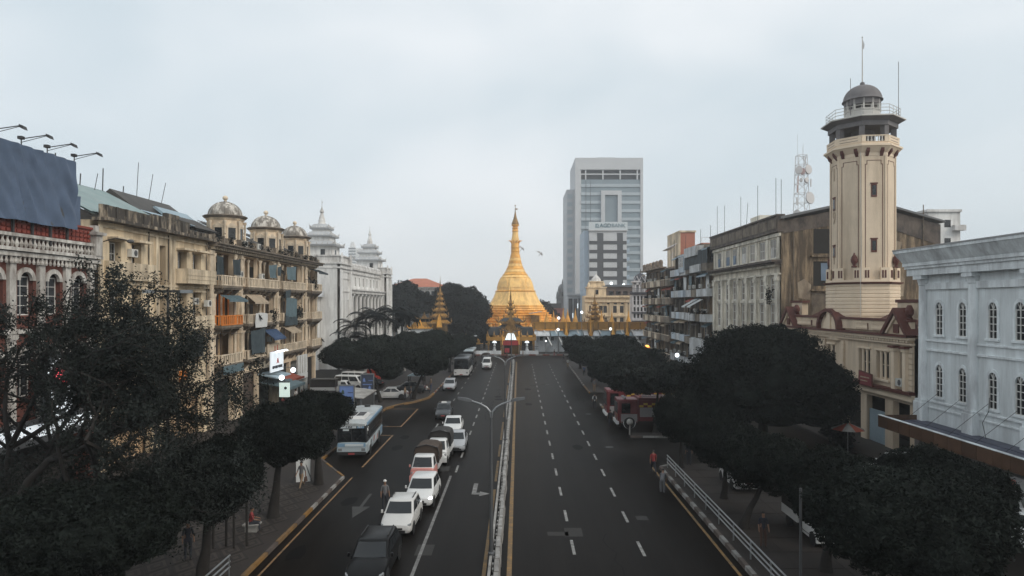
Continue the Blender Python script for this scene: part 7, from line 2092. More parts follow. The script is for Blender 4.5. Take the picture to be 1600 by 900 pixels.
def pickup(label, X, Yf, rz, pm, bumper, cm, group=Q):
    t = thing('pickup_truck', label, 'pickup truck', (X, Yf + 2.1, 0), rz, group)
    KIND['cab']['L'] = 2.15
    sub = t
    # cab is built around its own centre, so shift it forward
    before = set(bpy.data.objects)
    car_body(t, 'cab', bumper, roof=pm)
    for ch in list(t.children):
        ch.location.y += -1.05
    MB().box(-.8, .8, -2.16, -2.0, .26, .62).build('bumper', bumper, t)
    MB().box(-.83, .83, .12, 2.2, .55, .62).box(-.83, -.78, .12, 2.2, .62, 1.0).box(.78, .83, .12, 2.2, .62, 1.0).box(-.78, .78, 2.15, 2.2, .62, 1.0).build('cargo_bed', pm, t)
    prof = [(-.82, 1.0), (-.84, 1.7), (-.74, 2.02), (-.45, 2.16), (0, 2.2), (.45, 2.16), (.74, 2.02), (.84, 1.7), (.82, 1.0)]
    c = MB(); n = 7; vs = []
    for k in range(n + 1):
        y = .05 + 2.2 * k / n
        d = .018 * math.cos(2 * math.pi * k / n * 3.5)
        vs += [(x * (1 + d), y, z + d) for x, z in prof]
    m = len(prof)
    c.add(vs, [(k * m + j, k * m + j + 1, (k + 1) * m + j + 1, (k + 1) * m + j) for k in range(n) for j in range(m - 1)])
    c.add([(x, .06, z) for x, z in prof], [tuple(range(m))])
    c.build('canvas_canopy', cm, t, smooth=True)
    MB().path([(-.86, .0, 1.0), (-.88, .0, 1.72), (-.76, .0, 2.06), (0, .0, 2.25), (.76, 0, 2.06), (.88, 0, 1.72), (.86, 0, 1.0)], [.03] * 7, 6).build('canopy_hoop', 'trim_black', t)
    for s in (-1, 1):
        wheel(t, s * .72, 1.35, .3, .2, s)
    return t
pickup('pickup with coral-pink nose, white cab top and brown canvas canopy', -6.35, 45.0, -.02, 'paint_white', 'paint_coral', 'canvas_brown')
pickup('white pickup with dark canvas canopy behind the coral-nosed one', -6.05, 50.4, -.02, 'paint_white', 'paint_white', 'canvas_dark')
t = pickup('dark pickup with brown canopy far up the road behind the white van', -6.4, 132, 0, 'paint_dark', 'paint_dark', 'canvas_brown', None)
# buses
def bus(name, label, X, Yf, rz, L, W, H, low, up, roof, group=None, ybs=False):
    t = thing(name, label, 'bus', (X - math.sin(rz) * L / 2, Yf + math.cos(rz) * L / 2, 0), rz, group)
    w = W / 2; o = -L / 2
    def ring(y, f, z0, z1, tp):
        ww = w * f
        half = [(ww * .97, z0), (ww, z0 + .1), (ww, z0 + .6), (ww, tp - .35), (ww * .97, tp - .12), (ww * .86, tp - .02), (ww * .4, tp + .03)]
        return [(x, y + o, z) for x, z in half] + [(-x, y + o, z) for x, z in half[::-1]]
    zb = 1.28
    MB().loft([ring(0, .93, .5, 0, zb), ring(.12, .985, .42, 0, zb), ring(.4, 1, .4, 0, zb), ring(L - .3, 1, .4, 0, zb), ring(L, .95, .45, 0, zb)]).build('lower_body', low, t, smooth=True, angle=30)
    def ring3(y, f, z0, tp):
        ww = w * f
        half = [(ww * 1.0, z0), (ww * .995, (z0 + tp) / 2), (ww * .97, tp - .2), (ww * .88, tp - .03), (ww * .4, tp + .02)]
        return [(x, y + o, z) for x, z in half] + [(-x, y + o, z) for x, z in half[::-1]]
    MB().loft([ring3(.05, .93, zb - .02, H - .3), ring3(.16, .98, zb - .02, H - .12), ring3(.5, .99, zb - .02, H), ring3(L - .3, .99, zb - .02, H), ring3(L - .02, .95, zb - .02, H - .15)]).build('upper_body', up, t, smooth=True, angle=30)
    # roof cap
    MB().loft([[(x * f, y + o, z + dz) for x, z in ((w * .99, H - .16), (w * .93, H - .02), (w * .5, H + .045), (-w * .5, H + .045), (-w * .93, H - .02), (-w * .99, H - .16))] for y, f, dz in ((-.08, .92, -.14), (.25, 1.0, 0.01), (L - .2, 1.0, .01), (L - .02, .96, -.06))]).build('roof', roof, t, smooth=True, angle=40)
    MB().box(-w * .9, w * .9, o - .005, o + .1, zb + .05, H - .52).build('windscreen', 'glass_dark', t)
    MB().box(-.03, .03, o - .02, o - .006, zb + .05, H - .52).build('windscreen_bar', 'trim_black', t)
    n = int((L - 1.6) / 1.15)
    for s in (-1, 1):
        for k in range(n):
            y0 = o + .75 + (L - 1.3) * k / n
            wnd = MB().box(s * w * .985 - .015, s * w * .985 + .022, y0 + .05, y0 + (L - 1.3) / n - .05, zb + .15, H - .42).build('side_window', 'glass_dark', t)
            MB().box(s * w * .985 - .0 + s * .024 - .006, s * w * .985 + s * .024 + .006, y0 + .08, y0 + (L - 1.3) / n - .08, zb + .62, zb + .66).build('sash', 'trim_black', wnd)
        _o = MB().lathe([(.52, -.012), (.52, .012)], 20).build('wheel_arch', 'trim_black', t); _o.location = (s * w * .995, o + 1.75, .5); _o.rotation_euler = (0, R(90), 0)
        _o = MB().lathe([(.52, -.012), (.52, .012)], 20).build('wheel_arch', 'trim_black', t); _o.location = (s * w * .995, o + L - 2.2, .5); _o.rotation_euler = (0, R(90), 0)
        wheel(t, s * (w - .12), o + 1.75, .45, .28, s); wheel(t, s * (w - .12), o + L - 2.2, .45, .28, s)
        MB().box(s * w * .75 - .14, s * w * .75 + .14, o - .02, o + .05, .62, .82).build('headlight', 'headlight', t)
        MB().path([(s * w * .9, o + .05, H - .35), (s * (w + .15), o - .25, H - .4), (s * (w + .18), o - .28, H - .65)], [.025] * 3, 5).box(s * (w + .18) - .1, s * (w + .18) + .1, o - .34, o - .26, H - 1.05, H - .62).build('mirror', 'trim_black', t)
        wp = MB().tube((s * .25, o - .03, zb + .08), (s * .75, o - .03, zb + .62), .015)
        wp.build('wiper', 'trim_black', t)
    MB().box(-w * .94, w * .94, o - .1, o + .05, .32, .56).build('bumper', low if not ybs else 'trim_black', t)
    MB().box(-.24, .24, o - .125, o - .101, .36, .5).build('number_plate', 'plate_red', t)
    return t, o, w
t, o, w = bus('city_bus', 'pale blue city bus with roof hatch waiting in the bus bay', -12.85, 52.6, .06, 8.7, 2.35, 2.85, 'paint_sky', 'paint_dark', 'paint_sky', ybs=True)
mat('bus_ad_red', (0.36, 0.09, 0.06), .5, .2, 2); mat('bus_roof', (0.40, 0.43, 0.44), .6, .2, 1.2, stain=(.22, .21, .19), amount=.4, streak=1)
rf_ = [c for c in t.children if c.name.startswith('roof')][0]; rf_.data.materials.clear(); rf_.data.materials.append(M['bus_roof'])
MB().box(-.85, .35, o - .05, o - .0, 2.38, 2.68).build('destination_sign', 'sign_pale', t)
text('lettering', 'YBS', .34, 'ink', t, (-.22, o - .056, 2.53), ext=.004, bold=.012)
MB().box(.42, .95, o - .05, o - .0, 2.38, 2.68).build('route_sign', 'paint_blue', t)
text('lettering', '61', .33, 'sheet_white', t, (.68, o - .056, 2.53), ext=.004, bold=.008)
MB().box(-.66, -.2, o - .04, o - .006, 2.18, 2.3).build('small_sign', 'sign_pale', t)
hb_ = MB().frus((-.85, .85, o + 1.0, o + 3.9), 2.88, (-.7, .7, o + 1.3, o + 3.6), 3.06).build('roof_hatch', 'paint_pearl', t)
for x0, x1 in ((-.62, -.05), (.05, .62)):
    for y0 in (1.75, 2.7):
        MB().box(x0, x1, o + y0, o + y0 + .8, 3.062, 3.075).build('hatch_grille', 'trim_black', hb_)
MB().cyl(0, o + 7.6, 2.85, 3.05, .26, n=16).build('roof_vent', 'trim_black', t)
MB().box(w * .95, w * 1.0, o + .2, o + 8.5, 2.55, 2.78).build('roof_edge', 'paint_blue', t)
MB().box(-w * .9, w * .9, o - .03, o + .06, .95, 1.22).build('front_panel', 'paint_blue', t)
MB().box(-.5, .9, o - .06, o - .031, .98, 1.18).build('front_panel', 'sign_pale', t)
for k, (y0, y1, z0, z1, m) in enumerate(((.6, 2.4, .75, 1.22, 'sign_pale'), (2.6, 3.4, .55, 1.25, 'paint_sky'), (3.2, 3.9, .7, 1.15, 'bus_ad_red'), (4.2, 5.1, .6, 1.24, 'sign_pale'), (5.0, 5.6, .55, .95, 'bus_ad_red'), (7.0, 8.4, .6, 1.2, 'paint_blue'))):
    MB().prism([(o + y0, z0), (o + y1 - .2, z0 + .1), (o + y1, z1), (o + y0 + .3, z1 - .05)], 'x', w + .003 + .002 * (k % 3), w + .012 + .002 * (k % 3)).build('side_graphic', m, t)
_o = MB().lathe([(.2, 0), (.2, .014)], 14).build('side_graphic', 'trim_black', t); _o.location = (w + .012, o + 1.9, 1.0); _o.rotation_euler = (0, R(90), 0)
MB().box(w * .99, w + .02, o + .1, o + .7, 1.9, 2.4).build('side_poster', 'sheet_white', t)
bus('coach', 'grey coach with white skirt parked by the far left kerb', -9.3, 111, .0, 9.0, 2.5, 3.1, 'paint_white', 'paint_dark', 'paint_dark')
bus('coach', 'second dark coach parked behind the white-skirted coach', -9.7, 129, .0, 9.0, 2.5, 3.2, 'paint_dark', 'paint_dark', 'paint_sky')
# parked on the side street
t = thing('mini_truck', 'small white truck with dark open cargo body parked by the domed block', 'truck', (-24.4, 90.5, .0), HP)
car_body(t, 'cab', 'paint_white')
for ch in list(t.children): ch.location.y += -1.45
MB().box(-.85, .85, -.3, 3.0, .55, .66).box(-.85, -.8, -.3, 3.0, .66, .95).box(.8, .85, -.3, 3.0, .66, .95).build('cargo_bed', 'paint_white', t)
MB().box(-.8, .8, -.25, 2.95, .96, 1.95).build('cargo', 'canvas_dark', t)
MB().box(-.88, .88, -.35, 3.05, 1.951, 2.02).build('cargo_roof', 'tin_dark', t)
for s in (-1, 1):
    wheel(t, s * .75, 1.9, .3, .2, s)
car('van', 'white van parked behind the small open truck', 'van', 'van', 'paint_white', -21.2, 95.0, HP - .25, group='vans parked on the side street')
car('van', 'second white van parked farther back beyond the first van', 'van', 'van', 'paint_pearl', -21.5, 100.0, HP - .2, group='vans parked on the side street')
car('saloon_car', 'black saloon parked in front of the white vans', 'car', 'sedan', 'paint_black', -19.8, 99.5, HP - .3)
car('saloon_car', 'silver-white saloon parked sideways under the broad dark tree', 'car', 'sedan', 'paint_white', -18.2, 84.6, -HP + .1, z=.14)
car('saloon_car', 'dark saloon parked behind the silver-white one under the tree', 'car', 'sedan', 'paint_dark', -16.9, 90.6, -HP + .1, z=.14)
# right side
car('suv', 'white four-wheel-drive parked at the edge of the brown canopy', 'car', 'suv', 'paint_white', 23.3, 46.2, -HP, rack=True)
car('hatchback', 'white car half hidden under the clipped tree by the utility post', 'car', 'hatch', 'paint_white', 14.4, 46.5, math.pi, z=.14)
t = pickup('white pickup seen in gaps under the bottom right trees', 15.2, 33.0, 0, 'paint_white', 'paint_white', 'canvas_dark', None)
t.location.z = .14
car('saloon_car', 'white car cut off at the right edge beside the box truck', 'car', 'sedan', 'paint_white', 23.9, 33.2, -1.0)
t = thing('box_truck', 'grey-white box truck parked under the brown canopy', 'truck', (27.6, 37.2, 0), -HP)
car_body(t, 'cab', 'paint_white')
for ch in list(t.children): ch.location.y += -1.45
mat('box_grey', (0.33, 0.325, 0.32), .7, .15, 1)
MB().box(-.95, .95, -.35, 3.4, .6, 2.5).build('cargo_box', 'box_grey', t)
for s in (-1, 1):
    MB().box(s * .955 - .008, s * .955 + .008, -.3, 3.35, .62, .72).box(s * .955 - .008, s * .955 + .008, -.3, 3.35, 2.38, 2.48).build('box_trim', 'galvanised', t)
    wheel(t, s * .78, 2.2, .34, .22, s)
MB().box(-.8, -.2, -.37, -.352, 1.9, 2.3).build('front_mark', 'bus_ad_red', t)
MB().prism([(1.3, 1.25), (1.9, 1.2), (2.1, 1.7), (1.6, 1.95), (1.2, 1.7)], 'x', -.975, -.958).build('side_mark', 'ink_red', t)
# fire trucks
mat('fire_red', (0.13, 0.024, 0.027), .4, .12, .8); mat('shutter_grey', (0.27, 0.26, 0.255), .5, .12, .8); mat('fire_yellow', (0.5, 0.33, 0.05), .5, .1)
def fire_truck(label, X, Y, rz, H):
    t = thing('fire_truck', label, 'fire engine', (X, Y, 0), rz, 'fire trucks parked on the station apron')
    o = -3.5; w = 1.2
    MB().loft([[(x, y + o, z) for x, z in ((w * f, .62), (w * f, 1.4), (w * f * .97, H - .15), (w * f * .88, H), (-w * f * .88, H), (-w * f * .97, H - .15), (-w * f, 1.4), (-w * f, .62))] for y, f in ((0, .93), (.12, .99), (1.9, 1))]).build('cab', 'fire_red', t, smooth=True, angle=30)
    MB().box(-w * .85, w * .85, o - .03, o + .05, 1.45, H - .3).build('windscreen', 'glass_dark', t)
    MB().box(-w, w, o + 1.95, o + 7, .75, H - .05).build('equipment_body', 'fire_red', t)
    MB().box(-w, w, o - .15, o + .1, .45, .75).build('bumper', 'sheet_white', t)
    MB().box(-w + .05, w - .05, o + 2.0, o + 6.9, H - .049, H + .15).build('roof_deck', 'fire_red', t)
    for s in (-1, 1):
        MB().box(s * w - .02, s * w + .02, o + .35, o + 1.2, 1.5, H - .35).build('side_window', 'glass_dark', t)
        MB().box(s * w - .015, s * w + .015, o + .3, o + 1.85, .7, 1.42).build('cab_door', 'shutter_grey', t)
        for k in range(3):
            sh_ = MB().box(s * (w + .012) - .012, s * (w + .012) + .012, o + 2.1 + 1.62 * k, o + 3.6 + 1.62 * k, 1.15, H - .75).build('roller_shutter', 'shutter_grey', t)
            lines = MB()
            for q in range(6):
                z = 1.25 + (H - 2.1) * q / 6
                lines.box(s * (w + .026) - .004, s * (w + .026) + .004, o + 2.12 + 1.62 * k, o + 3.58 + 1.62 * k, z, z + .025)
            lines.build('shutter_slat', 'shutter_grey', sh_, kind='stuff')
        for k in range(12):
            for j in range(2):
                if (k + j) % 2: continue
                MB().box(s * (w + .012) - .012, s * (w + .012) + .012, o + 2.05 + .4 * k, o + 2.44 + .4 * k, H - .72 + .2 * j, H - .53 + .2 * j).build('checker', 'fire_yellow', t)
        for yy in (1.1, 5.3):
            _o = MB().lathe([(.6, -.012), (.6, .012)], 20).build('wheel_arch', 'sheet_white', t); _o.location = (s * w, o + yy, .6); _o.rotation_euler = (0, R(90), 0)
            _o = MB().lathe([(.54, -.014), (.54, .02)], 20).build('wheel_well', 'trim_black', t); _o.location = (s * w, o + yy, .58); _o.rotation_euler = (0, R(90), 0)
            wheel(t, s * (w - .08), o + yy, .5, .34, s)
        MB().box(s * .7 - .15, s * .7 + .15, o - .04, o + .02, .85, 1.05).build('headlight', 'headlight', t)
        MB().box(s * .5 - .35, s * .5 + .35, o + .6, o + .85, H, H + .16).build('beacon', 'headlight', t)
    for k in range(8):
        MB().box(-.5, .5, o + 2.4 + .55 * k, o + 2.46 + .55 * k, H + .2, H + .26).build('ladder_rung', 'galvanised', t)
    MB().box(-.55, -.5, o + 2.2, o + 6.8, H + .19, H + .27).box(.5, .55, o + 2.2, o + 6.8, H + .19, H + .27).build('ladder_rail', 'galvanised', t)
    MB().box(-w * .8, w * .8, o + 2.1, o + 2.3, H + .15, H + .4).build('light_bar', 'paint_coral', t)
fire_truck('red fire engine with grey side shutters and yellow checks on the apron', 13.0, 66.4, -HP, 2.8)
fire_truck('taller red fire engine parked behind the checked one', 12.6, 71.4, -HP, 3.1)
# ================================================================ people
mat('skin', (0.20, 0.11, 0.07), .6, .08); mat('hair', (0.012, 0.01, 0.009), .6, .1); mat('shoe', (0.025, 0.02, 0.018), .7, .1)
for nme, c in (('cloth_red', (.22, .035, .035)), ('cloth_white', (.55, .54, .52)), ('cloth_dark', (.025, .027, .035)), ('cloth_grey', (.12, .12, .125)), ('cloth_blue', (.05, .08, .15)), ('cloth_tan', (.24, .17, .11)), ('cloth_brown', (.07, .04, .03)), ('cloth_green', (.03, .06, .045))):
    mat(nme, c, .85, .15, 3)
def skel(pose):
    """joints in metres, facing -y"""
    J = {}
    if pose == 'sit':
        hz = .48
    elif pose == 'stoop':
        hz = .82
    else:
        hz = .92
    J['pelvis'] = Vector((0, 0, hz))
    up = {'stoop': Vector((0, -.75, .66)), 'sit': Vector((0, -.12, .99))}.get(pose, Vector((0, -.02, 1)))
    up.normalize(); P = J['pelvis']
    J['waist'] = P + up * .14; J['chest'] = P + up * .36; J['neck'] = P + up * .53
    hd = (up + Vector((0, 0, .35 if pose == 'stoop' else 0))).normalized()
    J['throat'] = J['neck'] + hd * .06; J['jaw'] = J['neck'] + hd * .12 + Vector((0, -.025, 0)); J['skull'] = J['neck'] + hd * .215; J['crown'] = J['neck'] + hd * .275
    J['nose'] = J['neck'] + hd * .17 + Vector((0, -.115, 0))
    sw = {'walk': (.42, -.36), 'walk2': (-.3, .34)}.get(pose, (.04, -.02))
    for s, n, ph in ((1, 'r', sw[0]), (-1, 'l', sw[1])):
        J['hip' + n] = P + Vector((s * .095, 0, -.03))
        if pose == 'sit':
            J['knee' + n] = P + Vector((s * .13, -.42, .02)); J['ankle' + n] = Vector((s * .13, -.44, .09))
        else:
            k = J['hip' + n] + Vector((s * .01, -.43 * math.sin(ph) - .03, -.43 * math.cos(ph)))
            b = ph - (.5 if ph < -.1 else .02)
            a = k + Vector((0, -.42 * math.sin(b) + .0, -.42 * math.cos(b)))
            J['knee' + n] = k; J['ankle' + n] = a
        J['toe' + n] = J['ankle' + n] + Vector((s * .02, -.17, -.05 if sw[0] == .04 or pose == 'sit' or ph > 0 else -.09))
        J['sh' + n] = J['neck'] + Vector((s * .17, .0, -.05))
        ap = -ph * .8 if pose.startswith('walk') else .05
        if pose == 'sit':
            e = J['sh' + n] + Vector((s * .07, -.1, -.25)); wv = e + Vector((-s * .03, -.22, -.06))
        elif pose == 'stoop':
            e = J['sh' + n] + Vector((s * .03, -.08, -.27)); wv = e + Vector((0, -.1, -.23))
        else:
            e = J['sh' + n] + Vector((s * .06, -.27 * math.sin(ap), -.27 * math.cos(ap)))
            wv = e + Vector((s * .01, -.25 * math.sin(ap + .3), -.25 * math.cos(ap + .3)))
        J['el' + n] = e; J['wr' + n] = wv
        d = (wv - e).normalized()
        J['palm' + n] = wv + d * .065
        sidev = Vector((0, 1, 0)) if abs(d.z) > .6 else Vector((1, 0, 0))
        for q in range(4):
            base = wv + d * .09 + sidev * (.03 - .02 * q)
            J['f%d%s' % (q, n)] = base
            l = (.035, .042, .04, .03)[q]
            J['g%d%s' % (q, n)] = base + d * l + Vector((-s * .012, 0, 0))
        J['t0' + n] = wv + d * .04 - sidev * -.035 + Vector((0, -.005, 0)) if 0 else wv + d * .035 + Vector((-s * .01, -.04, 0))
        J['t1' + n] = J['t0' + n] + d * .035 + Vector((0, -.015, 0))
    return J
RAD = dict(pelvis=(.155, .11), waist=(.14, .1), chest=(.165, .115), neck=(.085, .075), throat=(.052, .052), jaw=(.068, .075), skull=(.078, .098), crown=(.05, .06), nose=(.014, .012),
           hip=(.095, .1), knee=(.062, .066), ankle=(.042, .045), toe=(.04, .028), sh=(.062, .062), el=(.043, .043), wr=(.03, .03), palm=(.036, .022), f=(.0095, .0095), g=(.008, .008), t0=(.012, .012), t1=(.009, .009))
def base_key(n):
    if n in RAD: return n
    if n[0] in 'fg' and n[1].isdigit(): return n[0]
    return n[:-1]
def body_mesh(pose, skirt=False):
    J = skel(pose); names = list(J); ix = {n: k for k, n in enumerate(names)}
    E = [('pelvis', 'waist', 1), ('waist', 'chest', 1), ('chest', 'neck', 1), ('neck', 'throat', 0), ('throat', 'jaw', 0), ('jaw', 'skull', 0), ('skull', 'crown', 0), ('jaw', 'nose', 0)]
    for n in 'rl':
        E += [('pelvis', 'hip' + n, 2), ('hip' + n, 'knee' + n, 2), ('knee' + n, 'ankle' + n, 2), ('ankle' + n, 'toe' + n, 3), ('neck', 'sh' + n, 1), ('sh' + n, 'el' + n, 1), ('el' + n, 'wr' + n, 0), ('wr' + n, 'palm' + n, 0), ('wr' + n, 't0' + n, 0), ('t0' + n, 't1' + n, 0)]
        for q in range(4):
            E += [('palm' + n, 'f%d%s' % (q, n), 0), ('f%d%s' % (q, n), 'g%d%s' % (q, n), 0)]
    me = bpy.data.meshes.new('figure'); me.from_pydata([tuple(J[n]) for n in names], [(ix[a], ix[b]) for a, b, _ in E], [])
    ob = bpy.data.objects.new('figure', me); C.objects.link(ob)
    md = ob.modifiers.new('skin', 'SKIN'); md.use_smooth_shade = True
    sv = me.skin_vertices[0].data
    for k, n in enumerate(names):
        r = RAD[base_key(n)]
        if skirt and base_key(n) in ('knee', 'ankle'): r = (r[0] * 1.7, r[1] * 1.6)
        sv[k].radius = r; sv[k].use_root = n == 'pelvis'
    ob.modifiers.new('sub', 'SUBSURF').levels = 1
    ob.modifiers['sub'].render_levels = 1
    out = bpy.data.meshes.new_from_object(ob.evaluated_get(bpy.context.evaluated_depsgraph_get()))
    bpy.data.objects.remove(ob)
    seg = [(J[a], J[b], m) for a, b, m in E]
    A = np.array([tuple(s[0]) for s in seg]); B = np.array([tuple(s[1]) for s in seg]); MT = np.array([s[2] for s in seg])
    c = np.empty(len(out.polygons) * 3); out.polygons.foreach_get('center', c); c = c.reshape(-1, 1, 3)
    ab = (B - A)[None]; t = np.clip(((c - A[None]) * ab).sum(-1) / (ab ** 2).sum(-1), 0, 1)
    d = np.linalg.norm(c - (A[None] + ab * t[..., None]), axis=-1)
    out['m'] = 0
    mi = MT[d.argmin(1)].astype(np.int32)
    out.materials.clear()
    for _ in range(4): out.materials.append(None)
    out.polygons.foreach_set('material_index', mi)
    out.polygons.foreach_set('use_smooth', [True] * len(out.polygons))
    if 'm' in out: del out['m']
    return out, J
BM = {}
hair_me = MB().lathe([(.098 * math.sin(R(q)), .105 * math.cos(R(q))) for q in range(4, 105, 12)], 12, sy=1.12).mesh('hair', 'hair', True)
cap_me = {}
def person(label, X, Y, rz, pose, shirt, lower, group=None, skirt=False, z=0.0, sc=1.0, cap=None, bag=None):
    k = (pose, skirt)
    if k not in BM: BM[k] = body_mesh(pose, skirt)
    me, J = BM[k]
    me = me.copy(); me.name = 'body'
    for q, m in enumerate(('skin', shirt, lower, 'shoe')): me.materials[q] = M[m]
    t = thing('person', label, 'person', (X, Y, z), rz, group, sc)
    put(me, 'body', t)
    h = J['skull']
    put(hair_me, 'hair', t, (h.x, h.y + .012, h.z + .005), rot=(R(-12 + (40 if pose == 'stoop' else 0)), 0, 0))
    if cap:
        put(MB().lathe([(.105 * math.sin(R(q)), .11 * math.cos(R(q))) for q in range(4, 90, 12)]  , 12).mesh('cap', cap), 'cap', t, (h.x, h.y, h.z + .02))
    if bag:
        b = J['chest']
        if bag == 'pack':
            put(MB().frus((-.14, .14, -.06, .08), -.2, (-.12, .12, -.05, .05), .22).mesh('backpack', 'cloth_dark'), 'backpack', t, (b.x, b.y + .17, b.z))
        else:
            w_ = J['palmr']
            put(MB().frus((-.05, .05, -.16, .16), -.36, (-.03, .03, -.1, .1), -.06).tube((0, -.08, -.06), (0, 0, .03), .008).tube((0, .08, -.06), (0, 0, .03), .008).mesh('bag', 'cloth_brown'), 'bag', t, tuple(w_))
    return t
PI = math.pi
person('man in red shirt and dark shorts walking by the end of the railing', 9.45, 47.8, PI, 'walk', 'cloth_red', 'cloth_dark')
person('stooping grey-clad person beside the right kerb below the railing end', 9.15, 43.4, PI * .9, 'stoop', 'cloth_grey', 'cloth_grey', skirt=True, sc=.95)
person('dark-clad person walking left of the one in a pale top by the fire engine', 8.85, 65.8, PI, 'walk2', 'cloth_dark', 'cloth_dark', bag='pack')
person('person in a pale tan top walking beside the fire engine front', 9.65, 65.9, PI, 'walk', 'cloth_tan', 'cloth_brown', bag='bag')
person('person with white top and dark backpack crossing the driveway', 8.65, 77.6, PI, 'stand', 'cloth_white', 'cloth_dark', bag='pack')
person('person in grey standing at the kerb by the round clipped tree', 10.2, 91.8, PI, 'stand', 'cloth_grey', 'cloth_tan', z=.14)
person('person in blue under the third clipped tree on the right', 10.7, 111, PI, 'walk', 'cloth_blue', 'cloth_dark', z=.14)
person('person in white at the far right kerb corner', 9.2, 127, PI, 'walk2', 'cloth_white', 'cloth_tan')
person('person in red under the right kerb trees', 11.0, 100, 0, 'stand', 'cloth_red', 'cloth_dark', z=.14)
person('dark figure standing by the thin tree trunk at the railing end', 12.5, 50.0, PI, 'stand', 'cloth_dark', 'cloth_dark', z=.14)
person('dark figure behind the railing low on the right', 11.9, 33.2, 0, 'stand', 'cloth_dark', 'cloth_brown', z=.14)
person('man in a pale shirt and white cap standing on the road left of the queue', -7.75, 39.6, .4, 'stand', 'cloth_grey', 'cloth_dark', cap='cloth_white')
person('person in dark clothes with a bag walking across the paved plaza', -13.85, 43.6, -.3, 'walk', 'cloth_grey', 'cloth_tan', z=.16, bag='bag')
person('man in a dull red shirt seated near the plaza stakes', -13.9, 35.4, 1.9, 'sit', 'cloth_red', 'cloth_dark', z=.14)
person('dark standing figure at the bottom left under the stake rack tree', -15.3, 31.6, .6, 'stand', 'cloth_dark', 'cloth_dark', z=.16)
person('person in dark red top crossing the side street on the left', -25.8, 81.2, 1.2, 'stand', 'cloth_brown', 'cloth_brown')
person('person in dark top on the side street behind the shelters', -24.1, 79.6, -1.2, 'stand', 'cloth_dark', 'cloth_brown')
person('person in white top and dark skirt behind the far shelter', -22.0, 78.6, PI, 'stand', 'cloth_white', 'cloth_green', skirt=True)
person('person in grey beside the one in the dark skirt', -22.4, 77.2, 2.0, 'stand', 'cloth_grey', 'cloth_dark', skirt=True)
person('person in white waiting under the near bus shelter', -16.3, 59.5, 1.4, 'stand', 'cloth_white', 'cloth_dark', z=.14)
person('left one of the pair chatting right of the parked saloon', -13.9, 83.6, 1.2, 'stand', 'cloth_tan', 'cloth_dark', z=.14)
person('right one of the pair chatting right of the parked saloon', -13.2, 83.9, -1.2, 'stand', 'cloth_grey', 'cloth_dark', z=.14)
person('person seated in white on the kerb bulge under the leaning tree', -12.2, 90.5, 1.4, 'sit', 'cloth_white', 'cloth_dark', z=.0)
person('person in tan standing at the kerb bulge end', -11.9, 93, -1, 'stand', 'cloth_tan', 'cloth_blue', z=.14)
person('person in pale top by the dark shop door of the domed block', -26.3, 80.6, 1.0, 'stand', 'cloth_white', 'cloth_dark', z=.14)
person('person standing by the white shop front', -26.6, 86.6, 1.6, 'stand', 'cloth_tan', 'cloth_dark', z=.14)
person('person in red sitting by the lit shop', -26.8, 77.4, 1.2, 'sit', 'cloth_red', 'cloth_dark', z=.14)
person('person in brown crossing in front of the temple gate', -2.5, 147.5, 1.2, 'walk', 'cloth_brown', 'cloth_brown', skirt=True)
person('person in tan walking right of the temple gate', 1.0, 150.5, -1.2, 'walk2', 'cloth_tan', 'cloth_tan')
person('person in red-brown walking before the white arcade', 8.0, 152, -1.2, 'walk', 'cloth_brown', 'cloth_red')
person('person in dark clothes crossing toward the right kerb trees', 9.4, 142, -1.4, 'walk', 'cloth_dark', 'cloth_dark')
# ================================================================ street furniture
def double_lamp(label, Y, X=-1.25):
    t = thing('street_lamp', label, 'street lamp', (X, Y, 0), 0, 'double-arm lamps along the median')
    MB().lathe([(.16, 0), (.16, .5), (.1, .55), (.075, 4), (.055, 7.0)], 12).build('pole', 'steel_dark', t, smooth=True)
    for s in (-1, 1):
        a = MB().path([(0, 0, 6.7), (s * .06, 0, 7.0), (s * .22, 0, 7.2), (s * .5, 0, 7.36), (s * .95, 0, 7.52)], [.055, .05, .045, .04, .035], 8).build('arm', 'galvanised', t, smooth=True)
        MB().loft([[(s * .9 - 0, y, z) for y, z in ((-.06, 7.46), (.06, 7.46), (.05, 7.56), (-.05, 7.56))], [(s * 1.15, y, z) for y, z in ((-.12, 7.5), (.12, 7.5), (.09, 7.64), (-.09, 7.64))], [(s * 1.55, y, z) for y, z in ((-.07, 7.58), (.07, 7.58), (.05, 7.68), (-.05, 7.68))]]).build('lamp_head', 'steel_dark', a, smooth=True)
double_lamp('nearest double-arm street lamp on the median', 31.5)
double_lamp('double-arm street lamp farther up the median, seen before the gate', 58, -1.12)
double_lamp('smallest double-arm street lamp at the far median end', 112, -1.15)
t = thing('tube_lamp_post', 'tall thin post with a crossbar of tube lights against the cream building', 'street lamp', (-17.2, 33.5, .1))
MB().lathe([(.12, 0), (.08, 6), (.06, 12.6)], 10).build('pole', 'iron', t, smooth=True)
for s in (-1, 1):
    MB().box(s * .08, s * .62, -.05, .05, 12.45, 12.55).build('bracket', 'iron', t)
    MB().box(s * .63, s * 1.2, -.09, .09, 12.4, 12.56).build('tube_light', 'galvanised', t)
